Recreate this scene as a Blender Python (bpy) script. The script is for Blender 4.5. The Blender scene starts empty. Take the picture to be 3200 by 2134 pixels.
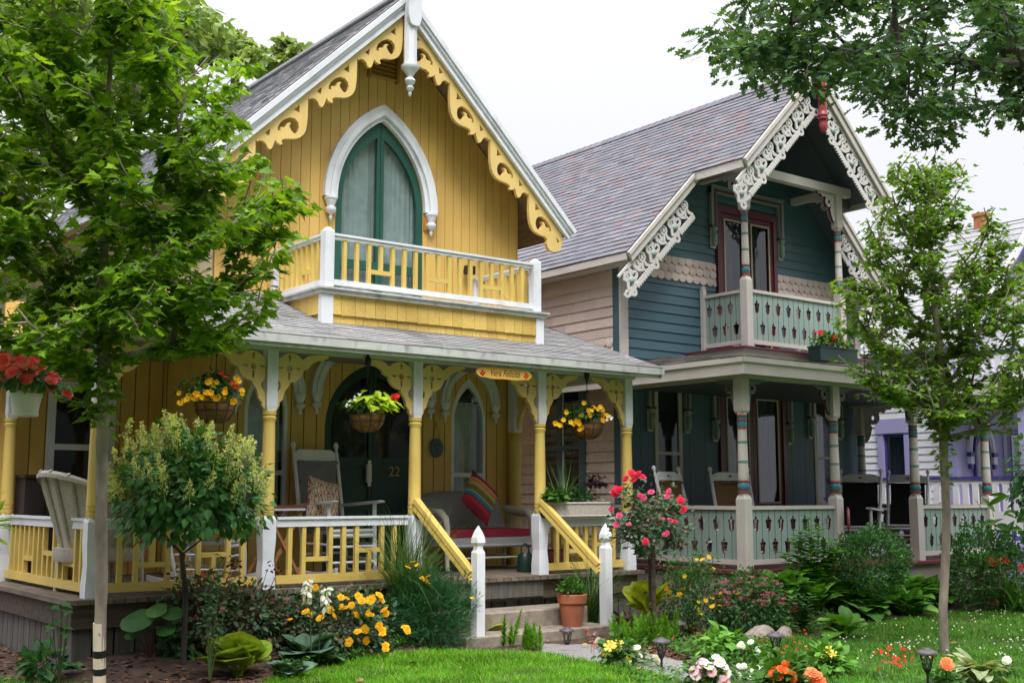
import bpy, bmesh, math, random
import numpy as np
from math import radians as R, sin, cos, pi, sqrt, atan2, hypot
from mathutils import Vector, Matrix
random.seed(7)
rng = np.random.default_rng(11)
S = bpy.context.scene
COL = S.collection

# ---------------------------------------------------------------- camera
FPX, YAW, PIT, CZ = 3668.0, R(37.6), math.atan(478/3668.0), 1.27
cam = bpy.data.cameras.new('camera')
cam.sensor_width = 36.0
cam.lens = FPX/3200*36
cam.clip_end = 2000
camo = bpy.data.objects.new('camera', cam)
camo.location = (0, 0, CZ)
camo.rotation_euler = (pi/2+PIT, 0, -YAW)
COL.objects.link(camo)
S.camera = camo

# ---------------------------------------------------------------- sky, sun, exposure
SUN_EL, SUN_AZ = R(58), R(-150)      # azimuth measured from +Y towards +X
w = bpy.data.worlds.new('World'); S.world = w; w.use_nodes = True
nt = w.node_tree; nt.nodes.clear()
sky = nt.nodes.new('ShaderNodeTexSky'); sky.sky_type = 'NISHITA'; sky.sun_disc = False
sky.sun_elevation = SUN_EL; sky.sun_rotation = SUN_AZ
sky.dust_density = 4.0; sky.air_density = 1.0; sky.ozone_density = 1.0
hs = nt.nodes.new('ShaderNodeHueSaturation'); hs.inputs['Saturation'].default_value = 0.10
flat = nt.nodes.new('ShaderNodeMixRGB'); flat.inputs[0].default_value = 0.72     # overcast: an even cloud deck
flat.inputs[2].default_value = (9.6, 9.75, 10.3, 1)
# overcast luminance: the zenith is nearly three times as bright as the horizon
tc = nt.nodes.new('ShaderNodeTexCoord'); sx = nt.nodes.new('ShaderNodeSeparateXYZ'); nt.links.new(tc.outputs['Generated'], sx.inputs[0])
cie = nt.nodes.new('ShaderNodeFloatCurve'); cv = cie.mapping.curves[0]
cv.points[0].location = (0, .285); cv.points[1].location = (1, 1.0); cv.points.new(.40, .305); cv.points.new(.62, .55); cie.mapping.update()
nt.links.new(sx.outputs[2], cie.inputs['Value'])
# low sky behind the camera dimmed to darken porches, like an unseen tree line
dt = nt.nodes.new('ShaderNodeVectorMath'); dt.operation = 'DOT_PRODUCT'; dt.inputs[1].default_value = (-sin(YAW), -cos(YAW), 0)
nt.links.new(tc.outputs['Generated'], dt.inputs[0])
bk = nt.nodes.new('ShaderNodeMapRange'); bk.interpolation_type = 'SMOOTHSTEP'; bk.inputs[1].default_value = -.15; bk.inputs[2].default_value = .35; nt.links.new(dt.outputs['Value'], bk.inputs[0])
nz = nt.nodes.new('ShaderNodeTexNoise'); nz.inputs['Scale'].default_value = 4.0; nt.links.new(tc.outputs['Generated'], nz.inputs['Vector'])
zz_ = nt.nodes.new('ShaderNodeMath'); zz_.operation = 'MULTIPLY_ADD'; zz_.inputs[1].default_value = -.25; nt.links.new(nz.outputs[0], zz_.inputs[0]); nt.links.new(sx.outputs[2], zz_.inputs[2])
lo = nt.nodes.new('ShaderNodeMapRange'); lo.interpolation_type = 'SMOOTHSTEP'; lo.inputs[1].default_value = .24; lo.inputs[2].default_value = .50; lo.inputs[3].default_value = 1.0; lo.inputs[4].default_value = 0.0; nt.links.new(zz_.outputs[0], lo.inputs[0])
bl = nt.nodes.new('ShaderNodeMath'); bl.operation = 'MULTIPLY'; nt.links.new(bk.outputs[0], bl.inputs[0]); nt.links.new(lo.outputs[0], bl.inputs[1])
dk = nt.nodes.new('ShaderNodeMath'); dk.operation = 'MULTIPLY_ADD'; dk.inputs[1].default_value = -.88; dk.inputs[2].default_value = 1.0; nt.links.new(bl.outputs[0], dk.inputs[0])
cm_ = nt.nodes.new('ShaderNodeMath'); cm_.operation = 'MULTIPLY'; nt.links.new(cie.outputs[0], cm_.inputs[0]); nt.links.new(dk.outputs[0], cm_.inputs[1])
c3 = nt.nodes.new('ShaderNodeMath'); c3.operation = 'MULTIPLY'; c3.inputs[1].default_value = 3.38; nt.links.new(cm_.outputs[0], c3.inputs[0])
vm = nt.nodes.new('ShaderNodeVectorMath'); vm.operation = 'SCALE'
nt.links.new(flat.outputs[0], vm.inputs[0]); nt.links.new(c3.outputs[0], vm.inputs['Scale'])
bg = nt.nodes.new('ShaderNodeBackground'); bg.inputs[1].default_value = 0.088
out = nt.nodes.new('ShaderNodeOutputWorld')
nt.links.new(sky.outputs[0], hs.inputs['Color']); nt.links.new(hs.outputs[0], flat.inputs[1])
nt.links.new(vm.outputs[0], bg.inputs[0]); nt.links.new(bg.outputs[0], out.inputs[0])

sl = bpy.data.lights.new('sun', 'SUN'); sl.energy = 1.9; sl.angle = R(28); sl.color = (1, .98, .96)
so = bpy.data.objects.new('sun', sl); COL.objects.link(so)
sd = Vector((sin(SUN_AZ)*cos(SUN_EL), cos(SUN_AZ)*cos(SUN_EL), sin(SUN_EL)))
so.rotation_euler = sd.to_track_quat('Z', 'Y').to_euler()
so.location = sd*40

S.view_settings.view_transform = 'Standard'; S.view_settings.look = 'None'
S.view_settings.exposure = 0.60; S.view_settings.gamma = 1.0
S.render.engine = 'CYCLES'
try:
    S.cycles.max_bounces = 6; S.cycles.transparent_max_bounces = 12; S.cycles.use_denoising = True
except Exception: pass
# ---------------------------------------------------------------- measuring: photograph pixel -> point on a known plane
_fh = np.array([sin(YAW), cos(YAW), 0]); _rt = np.array([cos(YAW), -sin(YAW), 0])
_fw = _fh*cos(PIT)+np.array([0, 0, sin(PIT)]); _up = -_fh*sin(PIT)+np.array([0, 0, cos(PIT)])
def at(px, py, X=None, Y=None, Z=None, D=None):
    d = _rt*(px-1600)+_up*(1067-py)+_fw*FPX
    if X is not None: t = X/d[0]
    elif Y is not None: t = Y/d[1]
    elif Z is not None: t = (Z-CZ)/d[2]
    else: t = D/FPX
    return np.array([0, 0, CZ])+d*t
GZ = -0.10
def gz(x, y):
    return GZ + 0.012*sin(x*1.7+y*.6)+0.010*sin(y*2.3-x*.8)

# ---------------------------------------------------------------- mesh builder
def basis(n, ref=(0, 0, 1)):
    n = np.array(n, float); n /= np.linalg.norm(n)
    a = np.array(ref, float)
    if abs(n@a) > .99: a = np.array([1., 0, 0])
    u = np.cross(a, n); u /= np.linalg.norm(u)
    return u, np.cross(n, u), n
class MB:
    def __init__(s): s.v = []; s.n = 0; s.f = []; s.m = []; s.sm = []
    def add(s, V, F, mi=0, smooth=False):
        V = np.asarray(V, float).reshape(-1, 3); b = s.n
        s.v.append(V); s.n += len(V)
        if isinstance(F, np.ndarray):
            s.f.append(F+b); k = len(F)
        else:
            s.f.append([[i+b for i in q] for q in F]); k = len(F)
        s.m.append(np.full(k, mi, np.int32) if np.isscalar(mi) else np.asarray(mi, np.int32))
        s.sm.append(np.full(k, smooth, bool)); return s
    def box(s, x0, x1, y0, y1, z0, z1, mi=0):
        V = [(x0, y0, z0), (x1, y0, z0), (x1, y1, z0), (x0, y1, z0), (x0, y0, z1), (x1, y0, z1), (x1, y1, z1), (x0, y1, z1)]
        return s.add(V, [[0, 3, 2, 1], [4, 5, 6, 7], [0, 1, 5, 4], [1, 2, 6, 5], [2, 3, 7, 6], [3, 0, 4, 7]], mi)
    def cbox(s, cx, cy, z0, z1, wx, wy=None, mi=0, top=None):
        wy = wx if wy is None else wy; t = 1 if top is None else top
        a, b = wx/2, wy/2
        V = [(cx-a, cy-b, z0), (cx+a, cy-b, z0), (cx+a, cy+b, z0), (cx-a, cy+b, z0),
             (cx-a*t, cy-b*t, z1), (cx+a*t, cy-b*t, z1), (cx+a*t, cy+b*t, z1), (cx-a*t, cy+b*t, z1)]
        return s.add(V, [[0, 3, 2, 1], [4, 5, 6, 7], [0, 1, 5, 4], [1, 2, 6, 5], [2, 3, 7, 6], [3, 0, 4, 7]], mi)
    def bar(s, p, q, w, h, ref=(0, 0, 1), mi=0):
        p = np.array(p, float); q = np.array(q, float); u, v, n = basis(q-p, ref)
        V = []
        for c in (p, q):
            for a, b in ((-1, -1), (1, -1), (1, 1), (-1, 1)): V.append(c+u*a*w/2+v*b*h/2)
        return s.add(V, [[0, 3, 2, 1], [4, 5, 6, 7], [0, 1, 5, 4], [1, 2, 6, 5], [2, 3, 7, 6], [3, 0, 4, 7]], mi)
    def tube(s, P, r, n=8, mi=0, cap=True, smooth=True):
        P = [np.array(p, float) for p in P]; k = len(P)
        r = [r]*k if np.isscalar(r) else list(r)
        V = []; ref = None
        for i in range(k):
            d = P[min(i+1, k-1)]-P[max(i-1, 0)]
            nd = np.linalg.norm(d); d = d/nd if nd > 1e-9 else np.array([0, 0, 1.])
            if ref is None: u, v, _ = basis(d)
            else:
                u = ref-d*(ref@d); nu = np.linalg.norm(u)
                u = u/nu if nu > 1e-6 else basis(d)[0]; v = np.cross(d, u)
            ref = u
            for j in range(n):
                a = 2*pi*j/n; V.append(P[i]+(u*cos(a)+v*sin(a))*r[i])
        F = [[i*n+j, i*n+(j+1) % n, (i+1)*n+(j+1) % n, (i+1)*n+j] for i in range(k-1) for j in range(n)]
        if cap: F += [list(range(n))[::-1], list(range((k-1)*n, k*n))]
        return s.add(V, F, mi, smooth)
    def lathe(s, prof, c, n=14, mi=0, smooth=True, axis=None, sy=1.0):
        c = np.array(c, float); V = []
        U, W, A = ((1, 0, 0), (0, 1, 0), (0, 0, 1)) if axis is None else basis(axis)
        U, W, A = map(np.array, (U, W, A))
        for r, z in prof:
            for j in range(n):
                a = 2*pi*j/n; V.append(c+U*r*cos(a)+W*r*sin(a)*sy+A*z)
        k = len(prof)
        F = [[i*n+j, i*n+(j+1) % n, (i+1)*n+(j+1) % n, (i+1)*n+j] for i in range(k-1) for j in range(n)]
        F += [list(range(n))[::-1], list(range((k-1)*n, k*n))]
        mm = mi
        if not np.isscalar(mi): mm = [mi[i] for i in range(k-1) for j in range(n)]+[mi[0], mi[-1]]
        return s.add(V, F, mm, smooth)
    def prism(s, poly, fr, t, mi=0, edge=None):
        """poly: 2D points, fr: function (a,b,depth)->xyz, extruded depth 0..t"""
        n = len(poly); A = sum(poly[i][0]*poly[(i+1) % n][1]-poly[(i+1) % n][0]*poly[i][1] for i in range(n))
        V = [fr(a, b, 0) for a, b in poly]+[fr(a, b, t) for a, b in poly]
        F = [list(range(n)), list(range(n, 2*n))[::-1]]+[[i, i+n, (i+1) % n+n, (i+1) % n] for i in range(n)]
        e = mi if edge is None else edge
        return s.add(V, F, [mi, mi]+[e]*n)
    def fret(s, loops, fr, t, mi=0, edge=None):
        V, F = curve_fill(loops)
        n = len(V); F = np.array(F)
        VV = [fr(a, b, 0) for a, b in V]+[fr(a, b, t) for a, b in V]
        FF = [list(f) for f in F]+[[i+n for i in f][::-1] for f in F]
        cnt = {}
        for f in F:
            for i in range(len(f)):
                a, b = f[i], f[(i+1) % len(f)]; k = (min(a, b), max(a, b)); cnt.setdefault(k, []).append((a, b))
        for k, l in cnt.items():
            if len(l) == 1: a, b = l[0]; FF.append([a, a+n, b+n, b])
        e = mi if edge is None else edge
        m = [mi]*(2*len(F))+[e]*(len(FF)-2*len(F))
        return s.add(VV, FF, m)
    def ribbon(s, pts, w, fr, d0, t, mi=0):
        P = [np.array(p, float) for p in pts]; k = len(P); L = []; Rr = []
        ws = [w]*k if np.isscalar(w) else w
        for i in range(k):
            d = P[min(i+1, k-1)]-P[max(i-1, 0)]; d = d/max(1e-9, np.linalg.norm(d)); nn = np.array([-d[1], d[0]])
            L.append(P[i]+nn*ws[i]/2); Rr.append(P[i]-nn*ws[i]/2)
        V = []
        for i in range(k):
            V += [fr(*L[i], d0), fr(*Rr[i], d0), fr(*Rr[i], d0+t), fr(*L[i], d0+t)]
        F = []
        for i in range(k-1):
            a = 4*i; b = a+4
            F += [[a, b, b+1, a+1], [a+2, b+2, b+3, a+3], [a+1, b+1, b+2, a+2], [a+3, b+3, b, a]]
        F += [[0, 1, 2, 3], [4*k-4, 4*k-1, 4*k-2, 4*k-3]]
        return s.add(V, F, mi)
    def scatter(s, T, P, fwd, up, sc, mi=0, smooth=False, wid=None):
        """many copies of template T=(V,F[,matids]) as one chunk"""
        TV, TF = np.asarray(T[0], float), T[1]
        P = np.asarray(P, float); N = len(P)
        if N == 0: return s
        fwd = np.asarray(fwd, float); fwd = fwd/np.maximum(1e-9, np.linalg.norm(fwd, axis=1))[:, None]
        up = np.asarray(up, float); side = np.cross(fwd, up); l = np.linalg.norm(side, axis=1)
        bad = l < 1e-4; side[bad] = np.cross(fwd[bad], np.array([.3, .8, .52])); l = np.linalg.norm(side, axis=1)
        side /= l[:, None]; nr = np.cross(side, fwd)
        sc = np.broadcast_to(np.asarray(sc, float), (N,)); wd = sc if wid is None else sc*wid
        V = (P[:, None, :]+TV[None, :, 0, None]*(side*wd[:, None])[:, None, :]
             + TV[None, :, 1, None]*(fwd*sc[:, None])[:, None, :]+TV[None, :, 2, None]*(nr*sc[:, None])[:, None, :])
        k = len(TV); off = (np.arange(N)*k)
        bysz = {}
        for q, f in enumerate(TF): bysz.setdefault(len(f), []).append(q)
        first = True; b0 = s.n
        tm = T[2] if len(T) > 2 else None
        for szf, ids in bysz.items():
            A = np.array([TF[q] for q in ids])
            FF = (A[None]+off[:, None, None]).reshape(-1, szf)
            m = mi if tm is None else np.tile(np.array([tm[q] for q in ids]), N)
            if first: s.add(V.reshape(-1, 3), FF, m, smooth); first = False
            else:
                s.f.append(FF+b0); s.m.append(np.full(len(FF), m, np.int32) if np.isscalar(m) else m.astype(np.int32)); s.sm.append(np.full(len(FF), smooth, bool))
        return s
    def build(s, name, mats, parent=None, world=True, link=True):
        V = np.concatenate(s.v) if s.v else np.zeros((0, 3))
        if parent is not None and world: V = V-root_loc(parent)
        lv, lt = [], []
        for F in s.f:
            if isinstance(F, np.ndarray): lv.append(F.ravel()); lt.append(np.full(len(F), F.shape[1]))
            else:
                lv.append(np.array([i for q in F for i in q])); lt.append(np.array([len(q) for q in F]))
        lv = np.concatenate(lv).astype(np.int32); lt = np.concatenate(lt).astype(np.int32)
        me = bpy.data.meshes.new(name)
        me.vertices.add(len(V)); me.vertices.foreach_set('co', V.ravel().astype(np.float32))
        me.loops.add(len(lv)); me.loops.foreach_set('vertex_index', lv)
        me.polygons.add(len(lt)); ls = np.concatenate([[0], np.cumsum(lt)[:-1]]).astype(np.int32)
        me.polygons.foreach_set('loop_start', ls); me.polygons.foreach_set('loop_total', lt)
        sm = np.concatenate(s.sm)
        me.polygons.foreach_set('material_index', np.concatenate(s.m))
        me.polygons.foreach_set('use_smooth', sm)
        me.update(calc_edges=True); me.validate()
        if sm.any():
            try: me.set_sharp_from_angle(angle=R(42))
            except Exception: pass
        for m in (mats if isinstance(mats, (list, tuple)) else [mats]): me.materials.append(m)
        o = bpy.data.objects.new(name, me)
        if link: COL.objects.link(o)
        if parent is not None: o.parent = parent
        return o
def curve_fill(loops):
    cu = bpy.data.curves.new('tmp', 'CURVE'); cu.dimensions = '2D'; cu.fill_mode = 'BOTH'
    for L in loops:
        sp = cu.splines.new('POLY'); sp.points.add(len(L)-1)
        for p, q in zip(sp.points, L): p.co = (q[0], q[1], 0, 1)
        sp.use_cyclic_u = True
    o = bpy.data.objects.new('tmp', cu); COL.objects.link(o)
    dg = bpy.context.evaluated_depsgraph_get(); me = bpy.data.meshes.new_from_object(o.evaluated_get(dg))
    bm = bmesh.new(); bm.from_mesh(me); bmesh.ops.remove_doubles(bm, verts=bm.verts, dist=1e-5)
    bm.verts.index_update()
    V = [(v.co.x, v.co.y) for v in bm.verts]
    F = []
    for f in bm.faces:
        ids = [v.index for v in f.verts]
        if f.normal.z < 0: ids = ids[::-1]
        F.append(ids)
    bm.free()
    bpy.data.objects.remove(o); bpy.data.curves.remove(cu); bpy.data.meshes.remove(me)
    return V, F
def text_fill(txt, size, shear=0.0):
    cu = bpy.data.curves.new('tmp', 'FONT'); cu.body = txt; cu.size = size; cu.shear = shear; cu.resolution_u = 3
    cu.align_x = 'CENTER'; cu.align_y = 'CENTER'
    o = bpy.data.objects.new('tmp', cu); COL.objects.link(o)
    dg = bpy.context.evaluated_depsgraph_get(); me = bpy.data.meshes.new_from_object(o.evaluated_get(dg))
    V = [(v.co.x, v.co.y) for v in me.vertices]; F = [list(p.vertices) for p in me.polygons]
    bpy.data.objects.remove(o); bpy.data.curves.remove(cu); bpy.data.meshes.remove(me)
    return V, F
def root_loc(o):
    l = Vector((0, 0, 0))
    while o is not None: l = l+o.location; o = o.parent
    return np.array(l)
def tag(o, label=None, cat=None, group=None, kind=None):
    if label: o['label'] = label
    if cat: o['category'] = cat
    if group: o['group'] = group
    if kind: o['kind'] = kind
    return o
def thing(name, label, cat, loc, rz=0, group=None):
    o = bpy.data.objects.new(name, None); COL.objects.link(o); o.location = tuple(float(c) for c in loc)
    o.rotation_euler = (0, 0, rz); o.empty_display_size = .1
    return tag(o, label, cat, group)
def dup(root, loc, rz, label=None, scale=None):
    kids = {}
    for o in bpy.data.objects:
        if o.parent: kids.setdefault(o.parent.name, []).append(o)
    def rec(o, par):
        c = o.copy(); COL.objects.link(c)
        if par is not None: c.parent = par
        for ch in kids.get(o.name, []): rec(ch, c)
        return c
    c = rec(root, None); c.location = tuple(float(q) for q in loc); c.rotation_euler = (0, 0, rz)
    if scale: c.scale = (scale,)*3
    if label: c['label'] = label
    return c
def FX(x, y=None): ...
def frY(Y, sx=1):      # facade frame: (a,b,d) -> (a, Y+d, b)
    return lambda a, b, d: (a, Y+d, b)
def frX(X):
    return lambda a, b, d: (X+d, a, b)
def gothic(hw, h, xc, z0, n=10):
    """pointed arch from left springing over the apex to the right springing"""
    Rr = (hw*hw+h*h)/(2*hw); c = Rr-hw; a1 = atan2(h, c)
    L = [(xc+c-Rr*cos(a1*i/n), z0+Rr*sin(a1*i/n)) for i in range(n+1)]
    return L+[(2*xc-x, z) for x, z in L[-2::-1]]
def gothic_z(hw, h, xc, z0):
    Rr = (hw*hw+h*h)/(2*hw); c = Rr-hw
    def f(x):
        d = abs(x-xc)
        return z0+sqrt(max(0, Rr*Rr-(c+d)**2)) if d < hw else None
    return f
# ---------------------------------------------------------------- procedural materials
def _new(name):
    m = bpy.data.materials.new(name); m.use_nodes = True; t = m.node_tree; t.nodes.clear()
    o = t.nodes.new('ShaderNodeOutputMaterial'); b = t.nodes.new('ShaderNodeBsdfPrincipled')
    t.links.new(b.outputs[0], o.inputs[0]); return m, t, b, o
def N(t, ty, **k):
    n = t.nodes.new(ty)
    for a, v in k.items(): setattr(n, a, v)
    return n
def noise(t, scale, detail=3, vec=None, stretch=None):
    n = N(t, 'ShaderNodeTexNoise'); n.inputs['Scale'].default_value = scale; n.inputs['Detail'].default_value = detail
    c = N(t, 'ShaderNodeTexCoord'); src = c.outputs['Object']
    if stretch:
        mp = N(t, 'ShaderNodeMapping'); mp.inputs['Scale'].default_value = stretch
        t.links.new(src, mp.inputs[0]); src = mp.outputs[0]
    t.links.new(src, n.inputs['Vector']); return n
def ramp(t, src, stops):
    r = N(t, 'ShaderNodeValToRGB'); e = r.color_ramp.elements
    while len(e) < len(stops): e.new(.5)
    for el, (p, c) in zip(e, stops): el.position = p; el.color = (*c, 1) if len(c) == 3 else c
    t.links.new(src, r.inputs[0]); return r
def mixc(t, fac, a, b, mode='MIX'):
    m = N(t, 'ShaderNodeMixRGB', blend_type=mode)
    for i, s in ((0, fac), (1, a), (2, b)):
        if hasattr(s, 'is_linked') or hasattr(s, 'links'): t.links.new(s, m.inputs[i])
        else: m.inputs[i].default_value = s if np.isscalar(s) else (*s, 1)
    return m.outputs[0]
def bump(t, b, h, strength=.3, dist=.005):
    n = N(t, 'ShaderNodeBump'); n.inputs['Strength'].default_value = strength; n.inputs['Distance'].default_value = dist
    t.links.new(h, n.inputs['Height']); t.links.new(n.outputs[0], b.inputs['Normal'])
def sc(c, k): return tuple(min(1, x*k) for x in c)
def paint(name, c, rough=.5, var=.12, dirt=None, dirt_amt=.35, scale=3.0, bmp=.25, island=.06, stretch=None, dscale=5.0):
    m, t, b, o = _new(name)
    n1 = noise(t, scale, 4, stretch=stretch); col = ramp(t, n1.outputs['Fac'], [(.3, sc(c, 1-var)), (.7, sc(c, 1+var))]).outputs[0]
    if island:
        g = N(t, 'ShaderNodeNewGeometry')
        rr = ramp(t, g.outputs['Random Per Island'], [(0, (1-island,)*3), (1, (1+island*.6,)*3)])
        col = mixc(t, 1.0, col, rr.outputs[0], 'MULTIPLY')
    if dirt:
        n2 = noise(t, dscale, 6, stretch=(1, 1, .45)); f = ramp(t, n2.outputs['Fac'], [(.52, (0, 0, 0)), (.78, (dirt_amt,)*3)])
        col = mixc(t, f.outputs[0], col, dirt)
    t.links.new(col, b.inputs['Base Color'])
    b.inputs['Roughness'].default_value = rough
    n3 = noise(t, 55, 3, stretch=stretch); bump(t, b, n3.outputs['Fac'], bmp, .003)
    return m
def wood(name, c1, c2, rough=.75, stretch=(1, 12, 12), scale=2.5, bmp=.4, island=.15):
    m, t, b, o = _new(name)
    n1 = noise(t, scale, 6, stretch=stretch); col = ramp(t, n1.outputs['Fac'], [(.32, c1), (.68, c2)]).outputs[0]
    g = N(t, 'ShaderNodeNewGeometry'); rr = ramp(t, g.outputs['Random Per Island'], [(0, (1-island,)*3), (1, (1+island,)*3)])
    col = mixc(t, 1.0, col, rr.outputs[0], 'MULTIPLY'); t.links.new(col, b.inputs['Base Color'])
    b.inputs['Roughness'].default_value = rough; bump(t, b, n1.outputs['Fac'], bmp, .004); return m
def islands(name, stops, rough=.85, bmp=.5, nscale=90, grime=None, nmix=.25):
    m, t, b, o = _new(name)
    g = N(t, 'ShaderNodeNewGeometry'); col = ramp(t, g.outputs['Random Per Island'], stops)
    n = noise(t, nscale, 3); nr = ramp(t, n.outputs['Fac'], [(.3, (1-nmix,)*3), (.7, (1+nmix,)*3)])
    c = mixc(t, 1.0, col.outputs[0], nr.outputs[0], 'MULTIPLY')
    if grime:
        n2 = noise(t, 1.6, 5); f = ramp(t, n2.outputs['Fac'], [(.45, (0, 0, 0)), (.75, (.6,)*3)]); c = mixc(t, f.outputs[0], c, grime)
    t.links.new(c, b.inputs['Base Color']); b.inputs['Roughness'].default_value = rough
    bump(t, b, n.outputs['Fac'], bmp, .004); return m
def leaf(name, c1, c2, c3=None, trans=.35, rough=.5, nscale=6, vein=0.0, spec=.25):
    m, t, b, o = _new(name)
    g = N(t, 'ShaderNodeNewGeometry')
    st = [(0, c1), (.75, c2)]+([(1, c3)] if c3 else [])
    col = ramp(t, g.outputs['Random Per Island'], st).outputs[0]
    n = noise(t, nscale, 2); nr = ramp(t, n.outputs['Fac'], [(.3, (.66,)*3), (.7, (1.26,)*3)])
    col = mixc(t, 1.0, col, nr.outputs[0], 'MULTIPLY')
    t.links.new(col, b.inputs['Base Color']); b.inputs['Roughness'].default_value = rough
    b.inputs['Specular IOR Level'].default_value = spec
    tr = N(t, 'ShaderNodeBsdfTranslucent'); warm = mixc(t, 1.0, col, (1.3, 1.25, .45), 'MULTIPLY'); t.links.new(warm, tr.inputs[0])
    mx = N(t, 'ShaderNodeMixShader'); mx.inputs[0].default_value = trans
    t.links.new(b.outputs[0], mx.inputs[1]); t.links.new(tr.outputs[0], mx.inputs[2]); t.links.new(mx.outputs[0], o.inputs[0])
    return m
def glassm(name, tint=(.75, .8, .8), refl=.10):
    m, t, b, o = _new(name)
    tr = N(t, 'ShaderNodeBsdfTransparent'); tr.inputs[0].default_value = (*tint, 1)
    gl = N(t, 'ShaderNodeBsdfGlossy'); gl.inputs['Roughness'].default_value = .03
    lw = N(t, 'ShaderNodeLayerWeight'); lw.inputs[0].default_value = .25
    mp = N(t, 'ShaderNodeMath', operation='MULTIPLY_ADD'); mp.inputs[1].default_value = .35; mp.inputs[2].default_value = refl
    t.links.new(lw.outputs['Fresnel'], mp.inputs[0])
    mx = N(t, 'ShaderNodeMixShader'); t.links.new(mp.outputs[0], mx.inputs[0]); t.links.new(tr.outputs[0], mx.inputs[1]); t.links.new(gl.outputs[0], mx.inputs[2])
    t.links.new(mx.outputs[0], o.inputs[0]); return m
def cloth(name, c, wscale=60, var=.15, rough=.9):
    return paint(name, c, rough, var, scale=8, bmp=.5, island=0)

M = {}
M['white'] = paint('white_paint', (.74, .75, .80), .45, .06, dirt=(.30, .29, .26), dirt_amt=.45)
M['whitepost'] = paint('fresh_white_paint', (.82, .82, .85), .4, .03, dirt=(.45, .42, .38), dirt_amt=.15)
M['whitedirty'] = paint('weathered_white_paint', (.52, .52, .50), .65, .12, dirt=(.10, .09, .07), dirt_amt=.75, dscale=9)
M['yellow'] = paint('ochre_yellow_board_paint', (.69, .435, .118), .55, .10, dirt=(.40, .22, .06), dirt_amt=.5, stretch=(1, 1, .25), scale=1.6)
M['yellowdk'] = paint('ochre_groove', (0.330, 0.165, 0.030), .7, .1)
M['yellowlt'] = paint('light_yellow_paint', (.70, .50, .13), .5, .06, dirt=(.42, .28, .08), dirt_amt=.35)
M['yelshing'] = islands('yellow_shingle_paint', [(0, (.56, .37, .085)), (.5, (.66, .45, .11)), (1, (.72, .50, .13))], .65, .35, 40, grime=(.30, .18, .04), nmix=.1)
M['barge'] = paint('fretwork_yellow_paint', (.78, .55, .19), .5, .05, dirt=(.45, .26, .07), dirt_amt=.25)
M['soffit'] = wood('brown_yellow_soffit_boards', (.20, .12, .05), (.32, .20, .08), stretch=(12, 1, 1))
M['green'] = paint('dark_green_door_paint', (.018, .085, .062), .4, .1)
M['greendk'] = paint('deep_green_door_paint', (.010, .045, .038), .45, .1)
M['orange'] = paint('rusty_orange_metal', (.55, .22, .03), .6, .3, dirt=(.12, .05, .02), dirt_amt=.7)
M['glass'] = glassm('window_glass', (.93, .97, .97), .08)
M['glassdk'] = glassm('dark_window_glass', (.50, .53, .53), .05)
M['curtain'] = cloth('grey_white_curtain', (.50, .55, .55))
M['curtaindk'] = cloth('grey_lace_curtain', (.42, .42, .40))  # grey curtain cloth, a little darker than the other
M['black'] = paint('black_metal_and_void_dark', (.012, .012, .014), .4, .2)
M['room'] = paint('room_darkness_paint', (.05, .05, .05), .9, .1)  # unlit interiors put into the colour of panels close behind the glass
M['ceil'] = paint('darkened_porch_ceiling_paint', (.25, .26, .22), .6, .08, stretch=(12, 1, 1))  # ceiling colour lowered to deepen the porch shade
M['beam'] = paint('porch_beam_paint', (.62, .64, .60), .55, .08, dirt=(.15, .25, .15), dirt_amt=.25)
M['roofA'] = islands('grey_roof_shingle', [(0, (0.283, 0.276, 0.306)), (.4, (0.365, 0.360, 0.394)), (.75, (0.448, 0.435, 0.471)), (1, (0.317, 0.294, 0.317))], .9, .6, 120)
M['roofB'] = islands('mauve_roof_shingle', [(0, (0.122, 0.122, 0.144)), (.28, (0.167, 0.163, 0.189)), (.55, (0.141, 0.137, 0.159)), (.74, (0.196, 0.192, 0.218)), (.92, (0.200, 0.144, 0.152)), (1, (0.167, 0.115, 0.122))], .9, .6, 120, grime=(.13, .13, .145))
M['roofP'] = islands('weathered_porch_shingle', [(0, (.20, .20, .20)), (.5, (.265, .262, .262)), (.85, (.325, .32, .318)), (1, (.22, .20, .20))], .95, .6, 60, grime=(.16, .15, .13))
M['roofQ'] = islands('mossy_porch_shingle', [(0, (0.096, 0.088, 0.080)), (.4, (0.160, 0.148, 0.136)), (.8, (0.240, 0.216, 0.200)), (1, (0.128, 0.104, 0.096))], .95, .7, 50, grime=(0.048, 0.044, 0.040))
M['deck'] = wood('worn_grey_deck_boards', (.10, .075, .055), (.19, .15, .115), stretch=(8, 1, 8))
M['darkwood'] = wood('dark_brown_porch_skirt', (.045, .030, .022), (.11, .075, .055), stretch=(.9, 8, 10))
M['greywood'] = wood('weathered_grey_boards', (0.068, 0.062, 0.053), (0.136, 0.124, 0.108), stretch=(10, 10, 1))
M['concrete'] = paint('stained_concrete', (.27, .225, .18), .9, .25, dirt=(.11, .10, .07), dirt_amt=.7, scale=14, bmp=.9)
M['teal'] = paint('teal_blue_siding_paint', (.066, .132, .168), .5, .06, scale=2, stretch=(.3, 1, 3))
M['tealdk'] = paint('teal_blue_board_paint', (.054, .112, .148), .5, .06)
M['pink'] = islands('pinkish_beige_shingle_paint', [(0, (0.575, 0.460, 0.420)), (1, (0.690, 0.564, 0.517))], .6, .3, 30, nmix=.06)
M['cream'] = paint('cream_trim_paint', (.56, .51, .47), .5, .06, dirt=(.33, .29, .25), dirt_amt=.25)
M['sage'] = paint('sage_green_paint', (.255, .345, .305), .5, .06, island=.04)
M['maroon'] = paint('maroon_paint', (.135, .028, .040), .4, .12)
M['red'] = paint('brick_red_paint', (.29, .045, .050), .38, .1)
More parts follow.
